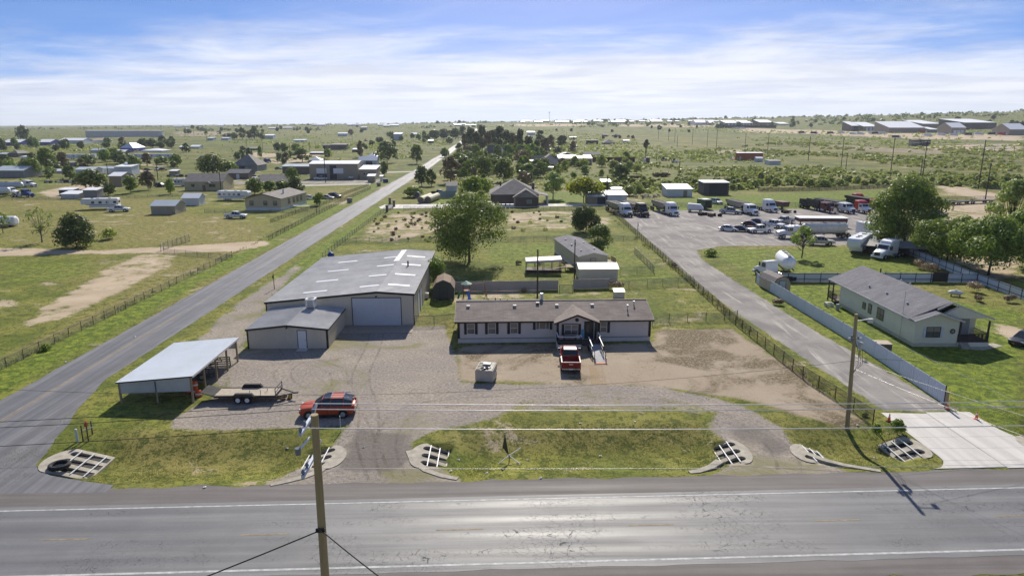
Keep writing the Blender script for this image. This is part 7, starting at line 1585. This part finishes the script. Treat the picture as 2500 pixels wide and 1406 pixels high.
bld('white barrel roofed shed behind the tan shop', 876, 920, 404, 11, 19, 7, W_pbl, R_wht, 'gx', open_=(.4,.75), cat='shed', name='shed'); bld('brown flat shed on the left plain', 807, 846, 366, 11, 13, 10, W_brn, R_dk, 'mono', cat='shed', name='shed'); bld('dark shed beside the brown flat shed', 788, 806, 362, 6, 9, 8, W_drk, R_dk, 'gx', cat='shed', name='shed'); bld('white roofed car lean to on the left plain', 860, 882, 372, 6, 8, 8, W_drk, R_wht, 'mono', cat='shed', name='shed'); bld('white house roof beside the huge dark tree', 895, 918, 388, 5, 12, 10, W_wht, R_wht, 'hip', cat='house', name='house')
# brick house right of the road
t = bld('dark brick house with grey hip roofs and porch', 1198, 1315, 502, 26, 58, 16, W_brk, M_shtan, 'hip', cat='house', name='brick_house', wins=[(.78,.5,1.6,1.1)], ov=.5)
W = 18.5; MB().add([(6.9,-3.5,2.85),(15.0,-3.5,2.85),(11,-3.3,5.3),(11,4,5.3),(6.9,2,2.85),(15.0,2,2.85)],[(0,1,2),(1,5,3,2),(4,0,2,3)]).build('front_hip_roof', M_shtan, t); MB().box(7.3,14.6,-3.1,.2,0,2.8).build('front_wing', W_brk, t); window(t,12.0,-3.12,1.5,1.4,1.0,bars='',frame=M_offw,pane=pm('pane_green',(.18,.24,.16),.3)); MB().box(7.2,7.7,-3.2,-2.8,0,2.7).build('quoin', W_tan, t)
MB().box(13.2,14.1,6,6.9,3.5,6.6).build('chimney', W_brk, t); MB().cyl((3.2,9,4),(3.2,9,6.8),.25,n=8).build('flue', M_dsteel, t); m = MB().hexa([(14,2,3.6),(18.5,2,2.6),(18.5,11,2.6),(14,11,3.6)],[(14,2,3.75),(18.5,2,2.75),(18.5,11,2.75),(14,11,3.75)]); m.build('porch_roof', M_shtan, t)
for y in (2.2,5,8,10.8): MB().box(18.1,18.3,y-.1,y+.1,0,2.6).build('porch_post', M_offw, t)
for i,(u,v) in enumerate([(1219,508),(1229,508),(1240,508),(1250,508)]): t = thing('white_tote', ['leftmost white tote before the brick house','second white tote before the brick house','third white tote before the brick house','rightmost white tote before the brick house'][i], 'tank', G(u,v)); MB().box(-.5,.5,-.5,.5,.15,1.2).build('bottle', M_wht, t); MB().box(-.55,.55,-.55,.55,0,.15).build('pallet', M_wood, t)
for lab,u,v in (('small round pipe roll left of the two long rolls',1018,484),('long pale cylindrical roll, left of the pair',1027,497),('long pale cylindrical roll, right of the pair',1045,496)):
    t = thing('large_roll', lab, 'roll', G(u,v), R(-10 if v>490 else 0)); L = 12 if v > 490 else 3; MB().cyl((0,0,1.1),(0,L,1.1),1.1,n=16).build('cover', pm('roll_tan',(.46,.42,.30),.7) if v>490 else R_tin, t); MB().cyl((0,-.02,1.1),(0,.0,1.1),.95,n=16).build('end_cap', W_brn, t)
bld('white garage with pale roof behind the lean fence', 1090, 1115, 468, 13, 20, 8, W_wht, R_brn, 'gx', cat='garage', name='garage'); bld('grey roof of the rear wing behind the wide green tree', 1208, 1245, 476, 12, 20, 7, W_wht, M_shtan, 'gx', cat='house', name='house_wing')
bld('brown house with large hip roof behind the scrub', 1314, 1375, 410, 8, 29, 24, W_brk, R_brn, 'hip', cat='house', name='house', ov=.8); bld('long grey wall with white coping before the brown hip roof house', 1310, 1366, 420, 10, 11, 4, W_gry, R_wht, 'mono', cat='building', name='long_shed'); t = bld('grey metal building with bright white roof in the middle', 1364, 1445, 405, 17, 23, 22, W_gry, R_wht, 'gx', doors=[(.53,4.2,4.6,R_tin)], name='metal_building'); bld('dark gabled shed behind the bright white roof', 1369, 1400, 384, 6, 10, 12, W_drk, R_tin, 'gy', cat='shed', name='shed', doors=[(.35,4,2.5,R_tin)]); bld('grey house with white roof right of the dark gabled shed', 1426, 1468, 384, 6, 11, 12, W_brn, R_gry, 'gx', cat='house', name='house'); bld('blue green trailer house under the pines', 1313, 1344, 372, 7, 9, 8, W_teal, R_tin, 'mono', cat='house', name='house'); bld('white garage by the dirt lane behind the brown house', 1280, 1312, 404, 9, 11, 8, W_wht, R_wht, 'mono', open_=(.1,.6), cat='garage', name='garage')
t = bld('church like red gable house with white peak', 1192, 1232, 384, 10, 26, 14, W_red, R_dk, 'gx', cat='house', name='gable_house'); MB().prism([(0,2.5),(9,2.5),(4.5,9.5)],'y',-1.5,6).build('white_gable', R_wht, t, (4,0,0)); bld('low pink tile roofed house in front of the red gable house', 1192, 1224, 404, 10, 18, 10, W_brk, c_('pink_roof',(.50,.42,.38)), 'gx', cat='house', name='house'); bld('small wooden round roofed hut by the white wall', 1284, 1302, 424, 9, 16, 5, W_brn, R_brn, 'gy', cat='shed', name='hut'); bld('white long hen house by the round roofed hut', 1263, 1284, 426, 7, 8, 4, W_wht, R_wht, 'mono', cat='shed', name='shed')
bld('white tin shed with open left end by the lot pole', 1480, 1530, 500, 22, 27, 8, W_wht, R_blu, 'mono', cat='shed', name='tin_shed'); bld('lean to stable of weathered boards left of the tin shed', 1436, 1480, 499, 18, 25, 8, M_wood, R_tin, 'mono', open_=(.5,.95), cat='shed', name='stable'); bld('small pale blue shed behind the tin shed', 1494, 1521, 474, 11, 13, 4, W_pbl, R_tin, 'mono', cat='shed', name='shed'); bld('weathered wooden hut behind the lot pole', 1469, 1490, 470, 24, 28, 4, M_wood, R_tin, 'mono', cat='shed', name='hut'); bld('pale tin stable with brown door on the lot lawn', 1628, 1690, 481, 17, 25, 8, W_wht, R_tin, 'mono', doors=[(.72,1.3,2.2,M_wood)], cat='shed', name='stable'); bld('dark open fronted hay shed on the lot lawn', 1717, 1779, 476, 27, 29, 7, c_('hay_shed',(.10,.09,.085)), R_wht, 'mono', open_=(.22,.94), cat='shed', name='hay_shed')
t = bld('orange mobile office with white roof in the scrubland', 1799, 1871, 392, 16, 17, 4, W_org, R_wht, 'mono', doors=[(.12,1.2,2.6,W_wht),(.8,1.2,2.6,W_wht)], name='mobile_office'); bld('dark shed with white front below the orange office', 1878, 1908, 403, 8, 10, 8, W_wht, R_dk, 'mono', cat='shed', name='shed'); bld('small white hut before the orange office', 1846, 1864, 396, 8, 11, 4, W_pbl, R_wht, 'gx', cat='shed', name='hut')
bld('dark container beside the scrub house', 1432, 1462, 353, 9, 9.5, 5, W_drk, W_drk, 'mono', cat='container', name='container'); bld('tan hip roofed house in the scrubland', 1474, 1502, 353, 4, 11, 16, W_tan, R_brn, 'hip', cat='house', name='house'); bld('small white trailer in the scrubland', 1522, 1538, 350, 6, 7, 4, W_wht, R_wht, 'mono', cat='trailer', name='trailer_home'); bld('dark red shed in the far scrub', 1471, 1484, 334, 4, 7, 8, W_red, R_dk, 'gx', cat='shed', name='shed'); bld('brown roofed house in the far scrub', 1496, 1512, 334, 3, 7, 10, W_tan, R_brn, 'hip', cat='house', name='house'); bld('low flat dark shed left of the dark container', 1392, 1408, 340, 4, 5, 8, W_drk, R_tin, 'mono', cat='shed', name='shed')
t = thing('portable_toilet', 'red and white portable hut beside the lone pine', 'hut', G(1581,397)); MB().box(-1.2,1.2,-1,1,0,3.2).build('wall', W_red, t); MB().box(-1.3,1.3,-1.1,1.1,3.2,3.5).build('roof', R_wht, t); MB().box(-2.6,-1.3,-.8,.8,0,2.6).build('side_box', R_wht, t)
for lab,u,v,rz in (('yellow green backhoe loader on the scrub pad',1620,393,80),('white and black backhoe loader on the scrub pad',1646,398,80)):
    t = thing('backhoe', lab, 'loader', G(u,v), R(rz)); MB().box(-.9,.9,-2.2,1.4,.8,1.7).build('chassis', P_grn if 'yellow' in lab else P_wht, t); MB().box(-.8,.8,-.5,1.0,1.7,3.0).build('cab', GL, t); MB().box(-1.1,1.1,-4.0,-3.0,.2,1.0).bar((0,-2,1.2),(0,-3.3,.7),.5,.3).build('bucket', M_dsteel, t); MB().bar((0,1.4,1.2),(0,2.8,3.2),.35,.35).bar((0,2.8,3.2),(0,3.8,1.2),.3,.3).build('boom', M_dsteel, t); boxwheel(t,(-.95,.95),(-1.6,),.5); boxwheel(t,(-1.0,1.0),(.9,),.8,.4)
# right industrial park
for lab,u0,u1,vb,he,hr,d,wl,rf,kd in [('open sided canopy at the left end of the industrial park',2078,2107,321,15,19,30,W_brn,R_wht,'mono'),('tan shed with three white doors left in the industrial park',2107,2166,320,12,17,40,W_tan,R_wht,'mono'),('long tan shed with white roof in the middle of the industrial park',2170,2268,325,14,22,40,W_tan,R_wht,'mono'),('low white roofed office between two tan sheds',2270,2308,324,8,10,25,W_gry,R_wht,'mono'),('tan shed with three doors right of the white roofed office',2322,2400,328,17,21,30,W_tan,R_wht,'gx'),('large tan warehouse behind the white roofed office',2252,2350,313,11,15,60,W_tan,R_wht,'mono'),('long dark warehouse at the right of the industrial park',2352,2492,317,18,20,60,W_brn,R_wht,'mono'),('tan shed cut by the right edge of the frame',2464,2520,331,15,21,30,W_tan,R_wht,'gx'),('far grey shed with doors above the dark red fence, left',1771,1808,308,9,12,40,W_gry,R_wht,'mono'),('far grey shed with doors above the dark red fence, middle',1808,1850,308,9,12,40,W_gry,R_wht,'mono'),('far dark shed above the dark red fence, right',1855,1900,307,9,12,40,W_brn,R_wht,'mono'),('far pale shed left of the red fence sheds',1698,1732,306,8,11,40,W_wht,R_wht,'gx'),('far white shed beside the pale shed',1733,1752,306,6,10,40,W_wht,R_wht,'gx'),('far low white shed right of the red fence sheds',1902,1928,306,4,6,30,W_wht,R_wht,'mono'),('far brown shed on the ridge',1590,1620,301,5,8,40,W_brn,R_wht,'gx'),('far long white shed on the ridge',1505,1530,299,3,5,30,W_gry,R_wht,'gx'),('far white gabled shed on the ridge',1410,1427,300,3,6,30,W_wht,R_wht,'gx'),('timber frame stack on the right pad',2226,2250,357,12,13,6,c_('stack_tan',(.30,.24,.18)),W_brn,'mono'),('dark rack stack beside the timber stack',2251,2282,357,12,13,6,W_drk,W_brn,'mono')]:
    t = bld(lab,u0,u1,vb,he*(.74 if 'stack' not in lab else 1),hr*(1.04 if 'stack' not in lab else 1),d,wl,rf,kd,cat='stack' if 'stack' in lab else 'building',name='stack' if 'stack' in lab else 'industrial_shed',open_=(.3,.9) if 'canopy' in lab else None)
    if 'door' in lab:
        Wd = (G(u1,vb).x-G(u0,vb).x)
        for f in (.25,.5,.75): MB().box(Wd*f-2,Wd*f+2,-.2,.1,0,5).build('door', R_wht, t)
for i,(u,v,c) in enumerate([(2055,327,P_wht),(2085,330,P_wht),(2103,330,P_wht),(2140,329,P_dk),(2155,328,P_wht),(2130,327,P_wht),(2255,325,P_red2),(2190,338,P_dk),(2268,334,P_wht),(2300,332,P_wht),(2330,333,P_wht),(2368,332,P_dk),(2392,331,P_wht),(2425,331,P_dk),(2450,331,P_red2),(2030,328,P_dk),(1960,327,P_dk),(1990,328,P_blk),(1800,316,P_wht),(1815,316,P_wht)]):
    t = thing('parked_truck', 'small %s truck parked on the far industrial pad' % {'paint_white': 'white', 'paint_dark_blue': 'dark', 'paint_black': 'black'}.get(c.name, 'red'), 'truck', G(u,v), R(80), 'trucks parked on the industrial pads'); MB().box(-1.3,1.3,-1.5,6,.8,3.6).build('box', c, t); MB().box(-1.2,1.2,-3.6,-1.6,.6,2.8).build('cab', P_wht, t)
# left plain
for lab,u0,u1,vb,he,hr,d,wl,rf,kd in [('very long grey warehouse on the far left plain',210,378,336,13,13.5,8,c_('pale_grey',(.60,.58,.56)),c_('pale_grey',(.60,.58,.56)),'mono'),('blue house with white roof at the far left edge',8,46,356,6,11,20,W_blu,R_wht,'gx'),('smaller blue house with white roof at the far left',47,67,352,5,8,15,W_blu,R_wht,'gx'),('blue shed with bright white roof at the left',92,128,355,6,11,20,W_blu,R_wht,'gx'),('long white shed with white roof at the left',146,199,352,7,11,20,W_wht,R_wht,'gx'),('white house with tan roof at the left',216,252,350,6,10,16,W_wht,c_('tan_roof',(.45,.33,.22)),'hip'),('house with light blue pyramid roof at the left',294,331,371,8,18,22,W_blu,R_blu,'hip'),('white pavilion roofs right of the light blue pyramid roof',345,402,371,3,7,18,W_wht,R_wht,'hip'),('white garage below the light blue pyramid roof',280,308,374,3,6,12,W_blu,R_wht,'gx'),('pale trailer left of the light blue pyramid roof',222,258,373,5,8,9,W_pbl,R_tin,'gx'),('blue grey house with big pale metal roof at the left edge',-12,58,434,13,20,14,W_gry,R_tin,'gx'),('white box trailer behind the tall tree at the left',52,100,397,11,12,6,W_wht,R_wht,'mono'),('light shed with blue top left of the white shed',186,230,427,10,14,8,W_wht,R_blu,'gx'),('low pale shed beside the light shed',233,282,423,9,12,8,W_wht,R_tin,'gx'),('bright white shed with flat roof at the left',281,322,426,15,18,8,W_wht,R_wht,'mono'),('blue topped shed behind the bright white shed',292,318,408,6,9,8,W_pbl,R_blu,'gx'),('tan arched metal shed with dark open end at the left',268,298,457,22,28,10,W_tan,R_wht,'gx'),('small grey hut with white roof left of the arched shed',205,238,486,17,20,4,W_gry,R_wht,'mono'),('low blue grey shed with white roof at the left',150,192,486,9,13,5,W_pbl,R_wht,'mono'),('dark low shed behind the low blue grey shed',145,178,478,11,13,4,W_drk,R_wht,'mono'),('tan garden workshop with grey roof in the left yard',370,428,524,18,27,7,c_('workshop',(.36,.33,.26)),R_tin,'gx'),('white barn shed with white roof in the left yard',446,486,502,16,24,5,W_wht,R_wht,'gx'),('dark roof house at the far left',20,48,384,7,12,14,W_brn,R_dk,'hip'),('pale green trailer at the left edge',-5,32,383,5,7,6,W_teal,R_tin,'mono'),('white shed among the trees on the left plain',640,670,339,7,9,14,W_wht,R_wht,'mono'),('low pale shed by the tree clump on the left plain',506,522,343,5,6,12,W_pbl,R_wht,'mono'),('second low pale shed by the tree clump',540,560,343,5,6,12,W_wht,R_wht,'mono'),('dark topped white shed on the left plain',715,742,348,5,6,10,W_wht,R_wht,'mono'),('small house with white roof on the left plain',438,455,364,4,7,10,W_gry,R_wht,'gx'),('white bungalow on the left plain',465,488,363,4,7,10,W_wht,R_wht,'gx'),('grey blue tall building left of the road grove',961,982,343,14,17,14,W_pbl,R_blu,'mono'),('white roofed house left of the road grove',1005,1018,332,4,7,10,W_wht,R_wht,'gx'),('dark walled house with white roof by the far road',1045,1058,350,5,8,10,W_brk,R_wht,'gx'),('white roofed barn on the far left plain',825,848,333,6,8,12,W_wht,R_wht,'gx'),('grey water tank house on the plain',880,895,318,6,7,10,W_gry,R_wht,'mono'),('long white shed on the far left horizon',655,678,316,2.5,4,15,W_wht,R_wht,'gx'),('second long white shed on the far left horizon',684,712,315,2.5,4,15,W_wht,R_wht,'gx'),('white shed behind the conifer grove',1287,1307,331,7,9,12,W_wht,R_wht,'mono'),('dark hay bale shed on the left plain',590,622,368,4,6,10,W_drk,R_dk,'mono'),('white flat trailer bed on the far dirt lot',756,788,378,4,5,8,W_drk,R_wht,'mono'),('red brown machinery heap on the far dirt lot',718,738,378,5,7,6,W_red,W_brn,'gx'),('cream box unit below the blue trucks',414,432,430,10,12,4,W_tan,R_wht,'mono'),('grey wall of the yard behind the light sheds',120,176,408,8,9,3,W_gry,W_gry,'mono'),('small pale shed row under the far left trees',128,166,424,5,8,5,W_pbl,R_wht,'gx')]:
    bld(lab,u0,u1,vb,he,hr,d,wl,rf,kd,cat='house' if 'house' in lab and 'ware' not in lab else ('building' if 'warehouse' in lab or 'building' in lab else 'shed'),name='building' if vb < 400 else 'shed',doors=[(.8,1.6,2.2,W_tan)] if 'workshop' in lab else ())
for i in range(15):
    u = 124 + i*19.5 + (i > 5)*14; t = thing('white_trailer', 'white trailer standing in the long row at the left', 'trailer', G(u, 389 - (i > 6)*1.5), R(80 + i*7 % 20), 'row of white trailers'); MB().box(-1.3,1.3,-3.6,3.6,.8,3.4).build('body', M_whtm, t); MB().box(-1.32,-1.28,-1,0,1.8,2.6).build('window', GL, t); boxwheel(t,(-1.1,1.1),(1.5,),.4)
for i in range(46):
    u = [1222,1268,1297,1345,1360,1380,1440,1460,1480,1545,1560,1640,1668,1690][i % 14] + i*3.7 if i < 28 else rg.uniform(420, 1180); v = rg.uniform(298.5, 301.5) if u > 1150 else rg.uniform(306, 312)
    p = G(u, v); L = rg.uniform(9, 26)
    if p.y > 4500: continue
    t = thing('building', 'tiny white roofed building near the horizon', 'building', p, 0, 'tiny white buildings near the horizon'); MB().box(0,L,0,12,-1,3.4).build('wall', W_wht if i % 3 else W_gry, t); MB().prism([(-.5,3.4),(12.5,3.4),(6,5.2)],'x',-.5,L+.5).build('roof', R_wht, t)
# junk piles by the tan shop, goat pen, brush heaps
for lab,u,v,wd,mt in [('heap of red and white machine parts by the tan shop',640,433,11,M_rust),('longer heap of red scrap behind the flat brown roof',690,431,14,M_rust),('heap of dark scrap by the cream box unit',440,433,12,M_dsteel),('row of junk beside the small dirt lot',150,447,14,M_dsteel),('heap of white sacks on the dirt lane',340,434,12,M_offw)]:
    t = thing('junk_heap', lab, 'scrap', G(u,v)); r2 = random.Random(u)
    for k in range(16): s_ = r2.uniform(.5,1.1); MB().cb((r2.uniform(-wd/2,wd/2),r2.uniform(-1.5,1.5),s_*.6),(s_*1.4,s_,s_*1.3)).build('part',[mt,M_offw,M_dsteel][k%3],t,(0,0,0))
for i in range(22):
    u, v = 1541+rg.uniform(0,72), rg.uniform(479,486); t = thing('goat', 'small goat standing in the pen beside the pale tin stable', 'goat', G(u,v), rg.uniform(0,6.28), 'goats in the pen'); m = MB()
    rings = [[(.17*w_*math.cos(a), y, .58+.19*h_*math.sin(a)) for a in np.linspace(0,6.283,9)[:-1]] for y,w_,h_ in ((-.45,.5,.6),(-.3,1,1),(.1,1.1,1.1),(.4,.9,.95),(.52,.4,.5))]
    m.loft(rings,0,True,True); m.cyl((0,-.4,.68),(0,-.62,.95),.09,.07,6); m.ell((0,-.70,.98),(.075,.16,.09),6,5); m.cyl((.05,-.6,1.04),(.09,-.5,1.2),.02,.01,4); m.cyl((-.05,-.6,1.04),(-.09,-.5,1.2),.02,.01,4); m.cyl((0,.5,.68),(0,.6,.8),.03,.015,4)
    for x in (-.1,.1):
        for y in (-.32,.34): m.cyl((x,y,.5),(x,y,0),.055,.03,5)
    m.build('body', [W_brn,M_offw,W_drk][i%3], t)
for lab,u,v,wp in [('dark heap of cut brush in the scrub behind the lot',1555,438,34),('larger dark heap of cut brush right of the first',1618,432,54)]:
    p = G(u,v); wd = wp*mpp(p); V,Q = clump_leaves([(rg.normal(0,wd*.25),rg.normal(0,1),1.0,wd*.16) for _ in range(7)],1500,.7,rg,.5,.2); tag(link('brush_heap',np_mesh('brush_heap',V,Q,L_brown),None,p),lab,'brush')
# ------------------------------------------------------------------ air
hz = bpy.data.materials.new('thin_air'); hz.use_nodes = True; hz.node_tree.nodes.clear(); hs_ = Sh(hz.node_tree)
pv = hs_.n('ShaderNodeVolumePrincipled'); pv.inputs['Color'].default_value = (.80, .88, 1.0, 1); pv.inputs['Density'].default_value = 8e-5; pv.inputs['Anisotropy'].default_value = .3
ho = hs_.n('ShaderNodeOutputMaterial'); hz.node_tree.links.new(pv.outputs[0], ho.inputs['Volume'])
tag(MB().box(-9900, 9900, -9100, 9900, -3.2, 190).build('haze', hz), 'thin pale haze over the whole plain', None, None, 'stuff')
# ------------------------------------------------------------------ trees and brush among the houses
TAKEN = [(o.location.x, o.location.y) for o in col.objects if o.parent is None and 'label' in o and o.get('kind') != 'stuff' and o.location.y > 100]
TAKEN = np.array(TAKEN); r9 = np.random.default_rng(77)
def free(p, d): return np.min((TAKEN[:, 0] - p.x) ** 2 + (TAKEN[:, 1] - p.y) ** 2) > d * d and not (-56 < p.x < -33)
BELTS = [((0, 180, 398, 440), 16, 'tree among the sheds at the far left', L_elm, 26), ((180, 440, 394, 414), 9, 'tree between the white trailers and the sheds', L_elm, 24), ((440, 760, 370, 400), 14, 'small tree on the dirt lots behind the ranch house', L_dark, 20), ((0, 420, 352, 370), 20, 'bushy tree in the belt by the light blue roof', L_dark, 18),
    ((1095, 1330, 372, 412), 30, 'tree in the dense grove around the red gable house', L_elm, 34), ((1090, 1330, 412, 450), 26, 'tree in the thicket behind the brick house', L_elm, 34), ((790, 1100, 330, 372), 20, 'dark tree on the plain left of the far road', L_elm, 14), ((1330, 1560, 398, 440), 24, 'green scrub tree beside the white roofed building', L_mesq, 26), ((420, 800, 312, 330), 14, 'small dark tree on the far left plain', L_far, 7), ((1340, 1760, 312, 345), 12, 'small dark tree in the far scrubland', L_far, 6), ((1760, 2500, 296, 312), 16, 'dark tree behind the industrial park', L_far, 11)]
for (u0, u1, v0, v1), n, lab, lm, hp in BELTS:
    k = 0; tries = 0
    while k < n and tries < n * 12:
        tries += 1; u, v = r9.uniform(u0, u1), r9.uniform(v0, v1); p = G(u, v)
        if not free(p, 5 if p.y < 400 else 9): continue
        h = min(11, hp * r9.uniform(.55, 1.15) * mpp(p)); plant('tree', lab, 'tree', p, h, h * r9.uniform(.8, 1.35), ['round', 'round', 'shrub', 'column'][int(r9.integers(0, 4))], .08, [lm, lm, L_brown if k % 5 == 0 else L_mid][k % 3], M_bark, 500 + k, lab.replace('tree', 'trees', 1), 1.1); k += 1
pts = []
for (u0, u1, v0, v1), n in (((1090, 1340, 400, 470), 240), ((0, 440, 365, 440), 260), ((1340, 1700, 400, 470), 260), ((440, 760, 365, 400), 90), ((800, 1060, 335, 385), 160)):
    for _ in range(n):
        p = G(r9.uniform(u0, u1), r9.uniform(v0, v1))
        if free(p, 4): pts.append((p.x, p.y))
scatter_stuff('low_brush', 'low dull brush between the houses and lots', pts, .5, 1.4, 14, L_mesq, 31)
# ------------------------------------------------------------------ wheel tracks and litter on the yard
def trackmat(name, c, a):
    m = bpy.data.materials.new(name); m.use_nodes = True; MATS[name] = m; s = Sh(m.node_tree); nt = m.node_tree; b = nt.nodes['Principled BSDF']
    b.inputs['Base Color'].default_value = c + (1,); b.inputs['Roughness'].default_value = .95; b.inputs['Specular IOR Level'].default_value = .05
    tr = s.n('ShaderNodeBsdfTransparent'); mx = s.n('ShaderNodeMixShader'); pos = s.n('ShaderNodeNewGeometry').outputs['Position']
    s.put(mx.inputs[0], s.math('MULTIPLY', s.step(s.math('ADD', s.math('MULTIPLY', s.noise(pos, .7, 4, .7), .6), s.math('MULTIPLY', s.noise(pos, 5, 3, .7), .4)), .40, .62), a))
    nt.links.new(tr.outputs[0], mx.inputs[1]); nt.links.new(b.outputs[0], mx.inputs[2]); nt.links.new(mx.outputs[0], nt.nodes['Material Output'].inputs[0]); return m
T_dk = trackmat('track_dark', (.14, .122, .11), .22); T_lt = trackmat('track_light', (.42, .37, .32), .28)
def catmull(P, n=8):
    out = []
    for i in range(len(P) - 1):
        p0, p1, p2, p3 = P[max(0, i-1)], P[i], P[i+1], P[min(len(P)-1, i+2)]
        for k in range(n): t_ = k / n; out.append(.5 * ((2*p1) + (p2-p0)*t_ + (2*p0-5*p1+4*p2-p3)*t_*t_ + (3*p1-p0-3*p2+p3)*t_**3))
    return out + [P[-1]]
zi = 0
for pts, mt, gauge in [([(960,1165),(940,1080),(985,1010),(1080,985),(1300,975),(1600,985),(1800,1030),(1900,1090),(1930,1150)], T_dk, 1.7), ([(930,1170),(900,1090),(900,1000),(880,920),(910,850),(920,810)], T_dk, 1.7), ([(910,1120),(860,1010),(800,960),(720,950),(690,910),(740,880),(820,905),(830,940)], T_dk, 1.6), ([(1040,990),(1180,960),(1300,930),(1390,905)], T_lt, 1.7), ([(950,1130),(990,1040),(1100,1000),(1240,990)], T_lt, 1.6), ([(830,990),(740,905),(700,850),(660,790),(690,720)], T_lt, 1.6), ([(1880,1080),(1800,1010),(1650,970),(1480,960)], T_lt, 1.7), ([(1462,938),(1458,912),(1453,890)], trackmat('ramp_dust', (.50,.36,.21), .6), 0)]:
    P = catmull([G(u, v) for u, v in pts])
    for off in ((-gauge/2, gauge/2) if gauge else (0,)):
        V = []; Q = []; zi += 1; hwid = .13 if gauge else .75
        for i, p in enumerate(P):
            d = (P[min(i+1, len(P)-1)] - P[max(i-1, 0)]).normalized(); nv = Vector((-d.y, d.x, 0)); c = p + nv * off
            for e in (-hwid, hwid): q = c + nv * e; V.append((q.x, q.y, tz(q.x, q.y) + .006 + zi * .0015))
            if i: Q.append((2*i-2, 2*i-1, 2*i+1, 2*i))
        tag(link('wheel_track' if gauge else 'sand_spill', np_mesh('wheel_track', V, Q, mt)), kind='structure')
lm_ = MB().add([(-.11,-.08,.01),(.12,-.05,.03),(.09,.1,.05),(-.08,.07,.02),(.0,.0,.09)], [(0,1,4),(1,2,4),(2,3,4),(3,0,4)]).mesh('litter', M_wht)
for u, v in [(1120,1115),(1410,1135),(1467,1090),(1188,1150),(1320,1168),(2138,1098),(888,1092),(1100,1150),(1550,1030),(1417,1034),(2095,1035),(160,884),(330,823),(700,1080),(500,1190),(1290,1100),(2190,1075),(395,735)]:
    p = G(u, v); tag(link('litter', lm_, None, (p.x, p.y, tz(p.x, p.y) + .04), u), 'scrap of white litter lying in the roadside grass', 'litter', 'litter along the roadside')
